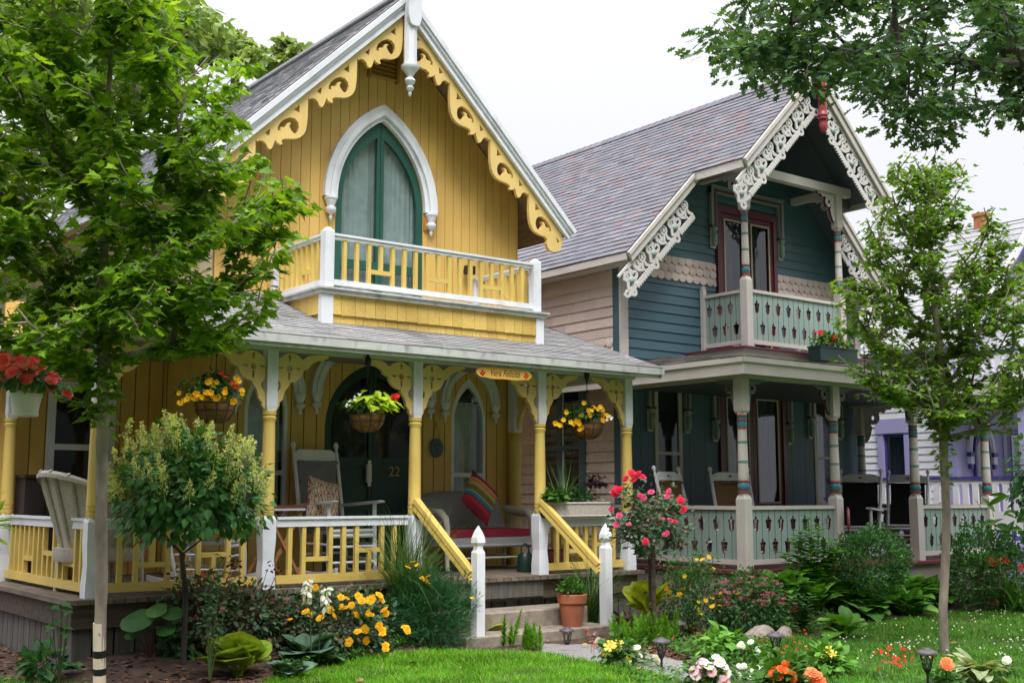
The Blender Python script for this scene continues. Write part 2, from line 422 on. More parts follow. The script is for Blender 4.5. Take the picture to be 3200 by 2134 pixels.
M['tealband'] = paint('turquoise_band_paint', (.05, .20, .235), .35, .1)
M['greenband'] = paint('grey_green_band_paint', (.15, .27, .23), .4, .1)
M['soffitT'] = paint('slate_blue_soffit_paint', (.075, .10, .115), .6, .1, stretch=(1, 8, 1))
M['purple'] = paint('lavender_paint', (.38, .35, .58), .5, .05)
M['violet'] = paint('deep_violet_paint', (.065, .05, .24), .45, .1)
M['whitesiding'] = paint('white_clapboard_paint', (.80, .78, .80), .5, .04)
M['greyroof'] = islands('pale_grey_shingle', [(0, (.28, .28, .29)), (1, (.36, .355, .36))], .9, .5, 80)
M['brick'] = paint('orange_brick', (.42, .16, .07), .9, .3, scale=20)
M['wicker'] = paint('white_wicker', (.47, .43, .37), .7, .22, scale=70, bmp=1.0)
M['wickergrey'] = paint('grey_wicker', (0.291, 0.291, 0.291), .7, .3, scale=80, bmp=1.0)
M['chairwhite'] = paint('white_chair_paint', (.78, .78, .78), .45, .06, dirt=(.35, .33, .3), dirt_amt=.25)
M['chairgrey'] = paint('grey_chair_paint', (.74, .74, .75), .45, .06)
M['sling'] = cloth('grey_sling_fabric', (.20, .20, .195))
M['slingbrown'] = paint('brown_woven_sling', (0.192, 0.096, 0.040), .8, .3, scale=90, bmp=.9, island=0)
M['slingblack'] = cloth('black_sling_fabric', (.010, .009, .011))
M['redcloth'] = cloth('deep_red_cushion', (.20, .008, .022))
M['slatwood'] = wood('orange_brown_folding_wood', (.33, .14, .04), (.48, .22, .07))
M['redtop'] = paint('red_brown_tabletop', (.20, .05, .04), .5, .2)
M['terra'] = paint('terracotta', (.40, .13, .062), .8, .14, dirt=(.45, .32, .25), dirt_amt=.25, scale=6, bmp=.5)
M['coir'] = paint('coconut_fibre', (.26, .12, .045), .95, .4, scale=30, bmp=1.0)
M['soil'] = paint('dark_soil', (.03, .02, .015), .95, .3, scale=30)
M['bark'] = paint('grey_brown_bark', (.27, .215, .18), .9, .42, dirt=(.09, .085, .06), dirt_amt=.8, scale=9, stretch=(1, 1, .4), bmp=.9)
M['barkdk'] = paint('dark_bark', (.060, .048, .042), .95, .6, dirt=(.15, .13, .11), dirt_amt=.6, scale=7, stretch=(1, 1, .3), bmp=1.0)
M['wrap'] = paint('cream_paper_tree_wrap', (.62, .54, .40), .8, .12, dirt=(.40, .33, .22), dirt_amt=.4, scale=8)
M['lampcap'] = paint('dark_bronze_lamp_plastic', (.085, .07, .075), .45, .25)
M['lampglass'] = glassm('lamp_glass', (.85, .85, .85), .15)
M['rock'] = paint('pink_grey_granite', (.34, .27, .23), .9, .3, dirt=(.16, .14, .12), dirt_amt=.6, scale=25, bmp=1.0)
M['hose'] = paint('black_rubber_hose', (.012, .012, .014), .4, .1)
M['hoseteal'] = paint('teal_garden_hose', (.03, .22, .25), .4, .1)
M['canred'] = paint('dusty_red_metal', (.22, .05, .05), .5, .15)
M['cangreen'] = paint('dark_green_plastic', (0.007, 0.033, 0.025), .4, .1)
M['potwhite'] = paint('white_plastic_pot', (.70, .68, .65), .5, .06)
M['gold'] = paint('dull_gold_paint', (.42, .28, .09), .45, .1)
M['signyel'] = paint('sign_yellow_paint', (.72, .40, .07), .5, .05, island=0)
M['ink'] = paint('black_lettering_paint', (.02, .018, .015), .5, .1)
# foliage
M['maple'] = leaf('maple_leaf', (.085, .185, .018), (.175, .325, .026), (.31, .47, .04), .47)
M['mapleR'] = leaf('young_maple_leaf', (.085, .180, .026), (.165, .300, .038), (.28, .42, .05), .45)
M['oak'] = leaf('oak_leaf', (0.046, 0.111, 0.049), (0.091, 0.182, 0.072), (0.130, 0.234, 0.065), .34)
M['far'] = leaf('far_tree_leaf', (0.176, 0.270, 0.095), (0.297, 0.405, 0.135), (0.405, 0.486, 0.176), .35)  # paleness of distant haze is put into this leaf colour
M['hydleaf'] = leaf('hydrangea_leaf', (0.040, 0.138, 0.038), (0.078, 0.226, 0.053), (0.109, 0.281, 0.062), .25)
M['hydflower'] = leaf('cream_panicle', (0.550, 0.616, 0.187), (0.770, 0.770, 0.352), (0.902, 0.880, 0.528), .3, .7)
M['roseleaf'] = leaf('rose_leaf', (0.052, 0.120, 0.060), (0.105, 0.194, 0.096), (0.239, 0.090, 0.068), .25)
M['rosered'] = leaf('red_tinted_rose_leaf', (.11, .035, .035), (.17, .055, .04), (.06, .07, .04), .25)
M['green1'] = leaf('fresh_green_leaf', (0.044, 0.131, 0.025), (0.094, 0.231, 0.037), None, .3)
M['green2'] = leaf('mid_green_leaf', (0.029, 0.098, 0.029), (0.062, 0.163, 0.042), (0.091, 0.208, 0.039), .3)
M['dkgreen'] = leaf('dark_shrub_leaf', (0.030, 0.108, 0.034), (0.068, 0.195, 0.051), (0.135, 0.304, 0.051), .25)
M['coreleaf'] = leaf('feathery_green_leaf', (0.018, 0.090, 0.035), (0.037, 0.150, 0.053), (0.075, 0.213, 0.062), .3)
M['lime'] = leaf('lime_hosta_leaf', (.30, .38, .018), (.46, .52, .03), None, .35, nscale=14)
M['hostalime'] = leaf('chartreuse_hosta_leaf', (.22, .34, .03), (.36, .48, .06), None, .35, nscale=16)
M['hostablue'] = leaf('blue_green_hosta_leaf', (.075, .155, .095), (.13, .235, .15), None, .2, nscale=12)
M['hostagreen'] = leaf('green_hosta_leaf', (0.074, 0.224, 0.033), (0.157, 0.367, 0.051), (0.239, 0.463, 0.074), .3, nscale=10)
M['varieg'] = leaf('variegated_hosta_leaf', (.18, .26, .10), (.42, .46, .26), None, .3, nscale=30)
M['fern'] = leaf('foxtail_fern', (0.109, 0.290, 0.022), (0.232, 0.478, 0.043), None, .35)
M['grassblade'] = leaf('ornamental_grass', (0.042, 0.102, 0.026), (0.102, 0.198, 0.054), (0.204, 0.288, 0.108), .3)
M['lawnblade'] = leaf('lawn_grass_blade', (0.069, 0.218, 0.007), (0.132, 0.345, 0.014), (0.230, 0.414, 0.034), .40, nscale=3)
M['lawnblade2'] = leaf('clover_lawn_blade', (0.044, 0.156, 0.013), (0.088, 0.256, 0.019), (0.150, 0.338, 0.037), .38, nscale=3)
M['vinelime'] = leaf('lime_potato_vine', (.30, .46, .02), (.46, .60, .04), None, .4)
M['darkleaf'] = leaf('dark_purple_leaf', (.02, .010, .016), (.05, .015, .03), None, .2)
M['drygrass'] = leaf('dry_grass_blade', (.30, .26, .10), (.42, .36, .16), None, .3)
M['brkt'] = paint('shaded_grey_bracket_paint', (.12, .15, .155), .5, .08)  # shadow under the beam is put into this darker bracket colour
M['stem'] = leaf('green_stem', (.05, .10, .03), (.09, .15, .05), None, .1)
M['stemred'] = leaf('reddish_stem', (.10, .035, .03), (.13, .05, .04), None, .1)
def petal(name, a, b): return leaf(name, a, b, None, .35, .6, 20)
M['pyellow'] = petal('golden_yellow_petal', (.86, .42, .004), (.95, .56, .012))
M['pyel2'] = petal('lemon_petal', (.85, .66, .05), (.92, .78, .18))
M['pred'] = petal('scarlet_petal', (.60, .012, .010), (.80, .04, .02))
M['prose'] = petal('crimson_rose_petal', (.66, .012, .06), (.82, .05, .12))
M['phot'] = petal('hot_pink_petal', (.70, .05, .20), (.85, .16, .34))
M['pbeg'] = petal('coral_begonia_petal', (.88, .09, .09), (.95, .22, .22))
M['pspirea'] = petal('dusty_pink_petal', (.50, .08, .20), (.68, .20, .30))
M['porange'] = petal('orange_petal', (.85, .13, .015), (.92, .25, .05))
M['pcoral'] = petal('coral_orange_petal', (.88, .22, .08), (.95, .34, .14))
M['pwhite'] = petal('white_petal', (.80, .80, .78), (.92, .92, .90))
M['ppink'] = petal('pale_pink_petal', (.80, .40, .52), (.92, .66, .74))
M['pmag'] = petal('magenta_plume', (.55, .02, .11), (.72, .06, .18))
M['center'] = petal('orange_flower_centre', (.75, .25, .01), (.85, .40, .02))

M['pbegp'] = petal('pink_begonia_petal', (.92, .22, .26), (.95, .38, .42))
# ================================================================ shared builders for houses
def shingles(mb, O, a, u, n, slen, span, e, w, th=.012, jit=.004, mi=0, gap=.003, wj=.25):
    O, a, u, n = (np.array(q, float) for q in (O, a, u, n)); k = 0; s = 0.0
    while s < slen-.01:
        a0, a1 = span(s+e*.5)
        if a1-a0 > .02:
            x = a0-(k % 2)*w*.5-random.random()*w*.3
            while x < a1:
                ww = w*(1+random.uniform(-wj, wj)); x0, x1 = max(x+gap, a0), min(x+ww, a1); x += ww
                if x1-x0 < .01: continue
                sb = s-random.random()*jit; st = min(s+e*1.15, slen+.02); t0 = th*random.uniform(.8, 1.25)
                V = []
                for (xx, ss, h) in ((x0, sb, .001), (x1, sb, .001), (x1, st, .001), (x0, st, .001), (x0, sb, t0), (x1, sb, t0), (x1, st, .003), (x0, st, .003)):
                    V.append(O+a*xx+u*ss+n*h)
                mb.add(V, [[4, 5, 6, 7], [0, 1, 5, 4], [1, 2, 6, 5], [3, 0, 4, 7]], mi)
        s += e; k += 1
def boards(mb, Y, x0, x1, zb, ztop, w, th=.022, gap=.009, opens=(), mi=0, jx=0.0):
    """upright boards filling a facade in front of plane Y, cut round the openings (fn_top, x0, x1, sill)"""
    x = x0
    while x < x1-.005:
        xe = min(x+w, x1); a, b = x+gap/2, xe-gap/2; x = xe
        cuts = sorted({a, b}|{c for o in opens for c in (o[1], o[2]) if a < c < b})
        for p, q in zip(cuts[:-1], cuts[1:]):
            if q-p < .002: continue
            mid = (p+q)/2; op = [o for o in opens if o[1] <= mid <= o[2]]
            op.sort(key=lambda o: o[3] if o[3] is not None else -9)
            n = 5 if op else (3 if ztop(p) != ztop(q) else 2)
            xs = [p+(q-p)*i/(n-1) for i in range(n)]
            lo = [(xx, zb) for xx in xs]
            for o in op:
                if o[3] is not None and o[3] > lo[0][1]+.01:
                    pl = lo+[(xx, o[3]) for xx in xs[::-1]]; mb.prism(pl, frY(Y-th), th, mi)
                lo = [(xx, o[0](min(max(xx, o[1]+1e-4), o[2]-1e-4))) for xx in xs]
            hi = [(xx, ztop(xx)) for xx in xs]
            if all(h[1] > l[1]+.01 for h, l in zip(hi, lo)): mb.prism(lo+hi[::-1], frY(Y-th), th, mi)
def laps(mb, along, z0, z1, e, span, opens=(), th=.018, mi=0, piece=0):
    """clapboards; along(s, d, z) -> xyz with d outward; span(z) -> (s0, s1)"""
    z = z0
    while z < z1-.01:
        ze = min(z+e, z1); a, b = span((z+ze)/2)
        segs = [(a, b)]
        for (o0, o1, q0, q1) in opens:
            if q0 < ze-.01 and q1 > z+.01:
                ns = []
                for (p, q) in segs:
                    if o0 > p: ns.append((p, min(q, o0)))
                    if o1 < q: ns.append((max(p, o1), q))
                segs = [g for g in ns if g[1]-g[0] > .01]
        for (p, q) in segs:
            cuts = [p]
            if piece:
                x = p+random.uniform(.2, 1)*piece
                while x < q-.02: cuts.append(x); x += piece*random.uniform(.6, 1.4)
            cuts.append(q)
            for c0, c1 in zip(cuts[:-1], cuts[1:]):
                g = .0015 if piece else 0; V = []
                for (s_, d_, zz) in ((c0+g, 0, z), (c1-g, 0, z), (c1-g, 0, ze), (c0+g, 0, ze), (c0+g, th, z), (c1-g, th, z), (c1-g, .003, ze+.012), (c0+g, .003, ze+.012)):
                    V.append(along(s_, d_, zz))
                mb.add(V, [[0, 3, 2, 1], [4, 5, 6, 7], [0, 1, 5, 4], [1, 2, 6, 5], [2, 3, 7, 6], [3, 0, 4, 7]], mi)
        z = ze
def scallops(mb, along, z0, e, rows, w, span, opens=(), th=.02, mi=0):
    for k in range(rows):
        zt = z0+e*(rows-k); zb = zt-e*1.12; a, b = span(zb+e*.5); x = a-(k % 2)*w/2
        while x < b:
            p, q = max(x+.002, a), min(x+w-.002, b); x += w
            if q-p < .02 or any(o[0] < (p+q)/2 < o[1] and o[2] < zt and o[3] > zb for o in opens): continue
            r = (q-p)/2; cx = (p+q)/2
            pl = [(p, zt)]+[(cx-r*cos(pi*i/8), zb+r*.75-r*.75*sin(pi*i/8)) for i in range(9)]+[(q, zt)]
            d = th-.004*k*0; V = [along(s, .002, z) for s, z in pl]+[along(s, d+(.008 if z < zt-.01 else -.006), z) for s, z in pl]; n = len(pl)
            mb.add(V, [list(range(n))[::-1], list(range(n, 2*n))]+[[i, (i+1) % n, (i+1) % n+n, i+n] for i in range(n)], mi)
def curtain(mb, x0, x1, z0, z1, Y, amp=.012, nf=7, mi=0, top=None):
    n = max(12, nf*5); V = []; F = []
    for i in range(n+1):
        x = x0+(x1-x0)*i/n; zt = z1 if top is None else min(z1, top(x))
        for z, k in ((z0, 1.25), (zt, .8)): u_ = i/n; V.append((x, Y+amp*k*(.65+.45*sin(4.3*u_+x*3))*sin(2*pi*nf*u_+1.6*sin(5.1*u_+x)+.7*sin(11*u_+2*x)), z))
    for i in range(n): F.append([2*i, 2*i+2, 2*i+3, 2*i+1])
    mb.add(V, F, mi, True)
def offset_arch(hw, h, xc, z0, d, n=12):
    Rr = (hw*hw+h*h)/(2*hw); c = Rr-hw; return gothic(hw+d, sqrt((Rr+d)**2-c*c), xc, z0, n)
def arch_band(mb, hw, h, xc, z0, w, Y, t, mi=0, n=14):
    """pointed hood moulding: three stepped ribs following the arch"""
    for (a, b, pr) in ((0, .30, .6), (.30, .62, 1.0), (.62, 1, .78)):
        ins = offset_arch(hw, h, xc, z0, w*a, n); outs = offset_arch(hw, h, xc, z0, w*b, n)
        L = ins+outs[::-1]; mb.prism(L, lambda p, q, d, pr=pr: (p, Y-t*pr+d, q), t*pr-.002, mi)
URN = [(.075, .06), (.075, .035), (.066, .03), (.058, .0), (.04, -.04), (.036, -.05), (.055, -.06), (.062, -.085), (.05, -.115), (.022, -.13), (.016, -.15), (.022, -.165), (.012, -.20), (.0, -.21)]
def urn(mb, x, y, z, k=1.0, mi=0): mb.lathe([(r*k, q*k) for r, q in URN], (x, y, z), 12, mi)
def column(mb_parts, x, y, z0, z1, zs0, zs1, wb=.16, wt=.125): ...

# ================================================================ the yellow cottage
YF, YW, XC = 9.65, 11.20, 6.75           # porch post line, wall plane, gable axis
XL, XR = 4.78, 8.70
ZFL = .45
ycot = thing('cottage', 'ochre yellow wooden cottage with scalloped gable fretwork, green pointed doors and white balcony rail', 'house', (6.2, 10.4, GZ))
RZ, RS = 6.86, .975                      # ridge height and roof slope
roofz = lambda x: RZ-RS*abs(x-XC)
udoor = (6.73, .575, 4.50, .985)            # upper door: centre, half width, springing, rise
ldoor = (6.68, .60, 1.98, .72)
lwins = [(7.97, .245, 2.12, .50), (5.40, .245, 2.12, .50)]
mb = MB()
og = lambda D, sill, add=0: (gothic_z(D[1]+add, D[3]*(D[1]+add)/D[1], D[0], D[2]), D[0]-D[1]-add+1e-3, D[0]+D[1]+add-1e-3, sill)
boards(mb, YW, XL, XR, 2.88, lambda x: roofz(x)-.10, .118, opens=[og(udoor, None)], mi=0, gap=.0065)
YG = 12.30                       # the side porch runs back to a recessed wing
fl = [og(ldoor, None)]+[og(wn, 1.02) for wn in lwins]
fg = [(lambda x: 2.40, 3.55, 4.18, 1.0)]
boards(mb, YG, 3.06, XL-.02, ZFL, lambda x: 3.2, .150, opens=fg, mi=0, gap=.012)
mb.box(XL-.022, XL, YW, YG-.03, ZFL, 2.76, 0)
boards(mb, YW, XL, XR, ZFL, lambda x: 2.76, .150, opens=fl, mi=0, gap=.012)
# backing behind the board joints, with the same openings
mb2 = MB(); boards(mb2, YW+.012, XL, XR, 2.86, lambda x: roofz(x)-.10, .098, gap=0, th=.010, opens=[og(udoor, None)])
boards(mb2, YW+.012, XL, XR, ZFL, lambda x: 2.78, .098, gap=0, th=.010, opens=fl); boards(mb2, YG+.012, 3.06, XL, ZFL, lambda x: 3.2, .098, gap=0, th=.010, opens=fg)
mb.add(np.concatenate(mb2.v), [q for F in mb2.f for q in (F if isinstance(F, list) else F.tolist())], 1)
wall = mb.build('wall', [M['yellow'], M['yellowdk']], ycot)
M['sidecream'] = paint('pale_clapboard_paint', (.60, .47, .27), .6, .05)
mb = MB()
laps(mb, lambda s, d, z: (XL-d, s, z), 3.2, 4.72, .12, lambda z: (YW+.02, 20), opens=[(14.6, 15.4, 3.55, 4.45)])
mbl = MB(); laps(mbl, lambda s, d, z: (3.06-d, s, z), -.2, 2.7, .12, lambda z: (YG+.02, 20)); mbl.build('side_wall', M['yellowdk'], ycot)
laps(mb, lambda s, d, z: (XR+d, s, z), -.2, 4.85, .12, lambda z: (YW+.02, 20))
mb.box(XL, XL+.05, YW+.03, 20, 2.6, 4.9, 0); mb.box(3.06, 3.1, YG+.03, 20, -.2, 2.68, 0); mb.box(XR-.05, XR, YW+.03, 20, -.2, 5.0, 0)
mb.box(XL, XR, 20, 20.1, -.2, 4.9, 0); mb.box(3.06, XL-.001, 20, 20.1, -.2, 2.68, 0); mb.prism([(XL, 4.8), (XR, 4.8), (XC, RZ-.2)], frY(20), .1, 0)
mb.box(XL+.051, XR-.051, YW+.05, 19.9, 2.80, 2.84, 1); mb.box(3.101, XL-.001, YG+.05, 19.9, 2.80, 2.84, 1)
mb.build('side_wall', [M['sidecream'], M['room']], ycot)
w1 = MB(); w1.box(XL-.05, XL+.01, 14.6, 15.4, 3.55, 4.45, 0); w1 = w1.build('window', M['white'], ycot)
m_ = MB(); m_.box(XL-.055, XL-.052, 14.7, 15.3, 4.03, 4.37, 0); m_.box(XL-.055, XL-.052, 14.7, 15.3, 3.63, 3.97, 0); m_.build('pane', M['glassdk'], w1)
# main roof
YV = 10.72
def roof_slope(side):
    mb = MB(); L = 2.47*sqrt(1+RS*RS); c = 1/sqrt(1+RS*RS); sn = RS*c
    u = np.array([-side*c, 0, sn]); n = np.array([side*sn, 0, c]); O = np.array([XC+side*2.47, 0, RZ-RS*2.47])
    shingles(mb, O, (0, 1, 0), u, n, L, lambda s: (YV-.02, 20.3), .105, .19, th=.014)
    bot = MB()
    for a, b, t in ((YV, 20.3, .05),):
        V = []
        for yy in (a, b):
            for s_, h in ((0, 0), (L, 0), (L, -t), (0, -t)): V.append(O+u*s_+n*h+np.array([0, yy, 0]))
        mb.add(V, [[0, 1, 2, 3], [7, 6, 5, 4], [0, 4, 5, 1], [2, 6, 7, 3], [0, 3, 7, 4]], 1)
    return mb.build('roof', [M['roofA'], M['soffit']], ycot)
r1 = roof_slope(-1); r2 = roof_slope(1)
mb = MB(); mb.bar((XC, YV, RZ+.012), (XC, 20.3, RZ+.012), .16, .03); mb.build('ridge_cap', M['roofA'], r1)
for side in (-1, 1):                      # white stepped rake moulding
    mb = MB(); c = 1/sqrt(1+RS*RS); d = np.array([side*c, 0, -RS*c]); pn = np.array([-side*RS*c, 0, -c])
    A0 = np.array([XC, 0, RZ-.015]); e0, e1 = (-.01, 3.42)
    for (h0, h1, y0, y1) in ((.0, .055, -.080, .0), (.055, .085, -.058, .0), (.085, .125, -.032, .0), (.125, .150, -.044, .0)):
        V = []
        for t in (e0, e1):
            for hh, yy in ((h0, y0), (h0, y1), (h1, y1), (h1, y0)):
                tt = t if t == e1 else hh*RS*1.0
                V.append(A0+d*tt+pn*hh+np.array([0, YV+yy, 0]))
        mb.add(V, [[0, 1, 2, 3], [7, 6, 5, 4], [0, 3, 7, 4], [1, 5, 6, 2], [0, 4, 5, 1], [3, 2, 6, 7]])
    mb.build('rake_moulding', M['white'], ycot)
# fretwork bargeboards: outline taken from the photograph, in the plane behind the rake moulding
YB = YV+.006
def q1(zx, zy): p = at(700+zx*.5102, zy*.5102, Y=YB); return np.array([p[0], p[2]])
low = [(1385, 500), (1384, 560), (1384, 610), (1386, 650), (1391, 690), (1402, 720), (1420, 745), (1445, 764), (1472, 775), (1494, 784), (1508, 797), (1511, 810), (1504, 818), (1516, 826), (1532, 822), (1540, 812), (1545, 828), (1550, 850), (1557, 868), (1566, 875), (1577, 868), (1584, 852), (1597, 843), (1613, 846), (1625, 860)]
tri = [(1427, 567), (1425, 611), (1455, 607)]
swirl = [(1426, 692), (1431, 668), (1448, 652), (1472, 656), (1500, 681), (1521, 713), (1531, 742), (1530, 757), (1514, 749), (1521, 738), (1510, 728), (1497, 724), (1490, 714), (1488, 700), (1478, 690), (1464, 685), (1472, 697), (1475, 709), (1466, 724), (1452, 736), (1438, 731), (1429, 714)]
tri2 = [(1566, 763), (1569, 804), (1591, 799)]
b0 = q1(1385, 500); b1 = q1(1632, 868); per = np.array([b1[0]-b0[0], -(b1[0]-b0[0])*RS])
def q1s(L, i):
    out_ = []
    for p in L:
        v = q1(*p)-b0; out_.append((v[0], v[1]+0*v[0]))
    return [(b0[0]+v[0]+per[0]*i, b0[1]+v[1]+per[1]*i) for v in out_]
def barge(sign):
    outl = []; holes = []
    for i in (-1, 0, 1): outl += q1s(low, i)
    last = q1s([(1385, 500), (1384, 610), (1386, 650), (1391, 690), (1402, 720), (1420, 745), (1455, 768), (1492, 784), (1504, 800), (1500, 825), (1506, 850), (1522, 872), (1545, 884), (1570, 884), (1592, 870), (1604, 846), (1602, 818)], 2)
    outl += last
    xe = outl[-1][0]; top = lambda x: RZ-RS*(x-XC)-.195
    outl[-1] = (xe, min(outl[-1][1], top(xe)))
    x0 = outl[0][0]
    outl = [(XC+.045, top(XC+.045)-.005), (XC+.045, outl[0][1]+.1), (x0, outl[0][1])]+outl[1:]+[(xe+.005, top(xe+.005))]
    for i in (-1, 0, 1, 2):
        holes += [q1s(tri, i), q1s(swirl, i)]
        holes.append(q1s(tri2 if i < 2 else [(1566, 790), (1569, 826), (1586, 822)], i))
    # keep holes below the top edge
    f = lambda L: [(XC+sign*(x-XC), z) for x, z in L]
    mb = MB(); mb.fret([f(outl)]+[f(h) for h in holes], frY(YB), .045, 0); return mb.build('bargeboard', M['barge'], ycot)
barge(1); barge(-1)
# pendant at the gable apex
mb = MB(); px_, py_ = XC+.02, YV-.07
mb.lathe([(.075, 0), (.075, 1.02)], (px_, py_, 5.98), 8, smooth=False)
mb.lathe([(.10, .02), (.10, -.01), (.085, -.03), (.06, -.06), (.035, -.10), (.03, -.115), (.05, -.13), (.062, -.155), (.05, -.185), (.03, -.20), (.028, -.215), (.045, -.23), (.04, -.255), (.02, -.275), (.016, -.29), (.022, -.305), (.012, -.33), (0, -.335)], (px_, py_, 5.98), 14)
mb.prism([(px_-.085, 6.55), (px_-.06, 6.46), (px_-.03, 6.44), (px_+.03, 6.44), (px_+.06, 6.46), (px_+.085, 6.55), (px_+.085, 7.02), (px_-.085, 7.02)], frY(py_-.10), .05, 0)
mb.build('gable_pendant', M['white'], ycot)
# gable vent
mb = MB(); mb.box(6.27, 6.62, YW-.05, YW-.022, 6.02, 6.06, 0)
va = at(1155, 238, Y=YW-.03); vb = at(1235, 192, Y=YW-.03); mb = MB()
for i in range(5):
    z = va[2]+i*(vb[2]-va[2])/5; mb.add([(va[0], YW-.03, z), (vb[0], YW-.03, z), (vb[0], YW-.075, z+.012), (va[0], YW-.075, z+.012), (va[0], YW-.03, z+.035), (vb[0], YW-.03, z+.035)], [[0, 1, 2, 3], [3, 2, 5, 4], [0, 3, 4], [1, 5, 2]])
mb.box(va[0]-.03, va[0], YW-.08, YW-.022, va[2]-.02, vb[2]+.03); mb.box(vb[0], vb[0]+.03, YW-.08, YW-.022, va[2]-.02, vb[2]+.03)
mb.build('gable_vent', M['yellowdk'], ycot)
# ---- pointed double doors and windows
def arch_leafs(D, zb, Y, frame_m, rails, stile=.085, cur='curtain', name='door', midw=.045, panels=None, glass='glass', handle=False):
    xc, hw, zs, h = D; dr = None
    for sgn in (-1, 1):
        g = gothic(hw-.004, h*(hw-.004)/hw, 0, zs, 12)[:13]      # left half: springing to apex
        outer = [(0, zb)]+[(-hw+.004, zb)]+g
        outer[-1] = (-.003, outer[-1][1]-.004); outer[0] = (-.003, zb)
        k = (hw-stile)/hw; gi = gothic(hw-stile, h*k-.03, 0, zs, 12)
        gi = [p for p in gi[:13] if p[0] < -midw]
        fz = gothic_z(hw-stile, h*k-.03, 0, zs); gi.append((-midw, fz(-midw)))
        zc = [zb+.07]+rails
        holes = []
        for i in range(len(rails)):
            lo, hi = (zb+.10 if i == 0 else rails[i-1]+.05), rails[i]-.05
            holes.append([(-hw+stile, lo), (-midw, lo), (-midw, hi), (-hw+stile, hi)])
        lo = rails[-1]+.05; holes.append([(-hw+stile, lo)]+[p for p in gi if p[1] > lo]+[(-midw, lo)])
        T = lambda L: [(xc-sgn*x if sgn > 0 else xc+x, z) for x, z in L] if False else [(xc+(x if sgn < 0 else -x), z) for x, z in L]
        mb = MB(); solid = [] if panels is None else [holes[j] for j in panels]
        mb.fret([T(outer)]+[T(q) for q in holes], frY(Y), .045, 0)
        for q in solid: mb.prism(T(q), frY(Y+.02), .012, 1)
        d = mb.build(name, [M[frame_m], M['greendk']], ycot)
        for j, q in enumerate(holes):
            if panels is not None and j in panels: continue
            g_ = MB(); g_.prism(T(q), frY(Y+.022), .003); g_.build('pane', M[glass], d)
        if handle:
            hm = MB(); hm.tube([(xc-sgn*(-.02) if sgn > 0 else xc-.02, Y-.012, 3.82), (xc+sgn*.02, Y-.03, 3.86), (xc+sgn*.02, Y-.03, 3.96), (xc+sgn*.02, Y-.012, 4.0)], .008, 6)
            if sgn > 0: hm.build('handle', M['potwhite'], d)
        dr = d
    cm = MB(); f = gothic_z(hw, h, xc, zs); eps = .02
    for a, b in ((xc-hw+.02, xc-.10), (xc-.09, xc+.02), (xc+.03, xc+hw-.02)):
        if cur == 'curtain' or b-a > .2: curtain(cm, a, b, zb+.05, 99, Y+.10, nf=max(3, int((b-a)*18)), top=lambda x: (f(min(max(x, xc-hw+eps), xc+hw-eps)) or zb)-.05)
    cm.build('curtain', M[cur], ycot)
    bm_ = MB(); bm_.box(xc-hw-.1, xc+hw+.1, Y+.55, Y+.57, zb-.05, zs+h+.1); bm_.box(xc-hw-.12, xc-hw-.1, YW+.03, Y+.57, zb-.05, zs+h+.1); bm_.box(xc+hw+.1, xc+hw+.12, YW+.03, Y+.57, zb-.05, zs+h+.1)
    bm_.box(xc-hw-.1, xc+hw+.1, YW+.03, Y+.57, zb-.07, zb-.05); bm_.box(xc-hw-.1, xc+hw+.1, YW+.03, Y+.57, zs+h+.1, zs+h+.12)
    bm_.build('room_darkness_panel', M['room'], ycot)
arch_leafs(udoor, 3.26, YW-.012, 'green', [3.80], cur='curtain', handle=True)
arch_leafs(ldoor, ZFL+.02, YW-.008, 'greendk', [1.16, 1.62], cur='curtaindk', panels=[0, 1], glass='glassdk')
def hood(D, w, t, drop, k, name='hood_moulding'):
    xc, hw, zs, h = D; mb = MB(); arch_band(mb, hw, h, xc, zs, w, YW-.022, t)
    for s in (-1, 1): mb.box(xc+s*(hw+w/2)-w/2, xc+s*(hw+w/2)+w/2, YW-.022-t*.9, YW-.024, zs-drop, zs+.002)
    hm = mb.build(name, M['white'], ycot)
    for s in (-1, 1):
        u = MB(); urn(u, xc+s*(hw+w/2), YW-.022-t*.55, zs-drop-.06*k, k); u.build('corbel', M['white'], hm)
    return hm
h1 = hood((udoor[0], udoor[1], udoor[2], udoor[3]), .165, .085, .0, 1.0)
for s in (-1, 1):
    mb = MB(); mb.box(udoor[0]+s*(.575+.035)-.03, udoor[0]+s*(.575+.035)+.03, YW-.05, YW-.024, 4.30, 4.46); mb.build('hinge', M['orange'], ycot)
hood((ldoor[0], ldoor[1]+.06, ldoor[2]+.36, .46), .13, .08, .0, .85)
for wn in lwins: hood((wn[0], wn[1]+.055, wn[2]+.20, wn[3]*.75), .12, .075, .0, .85)
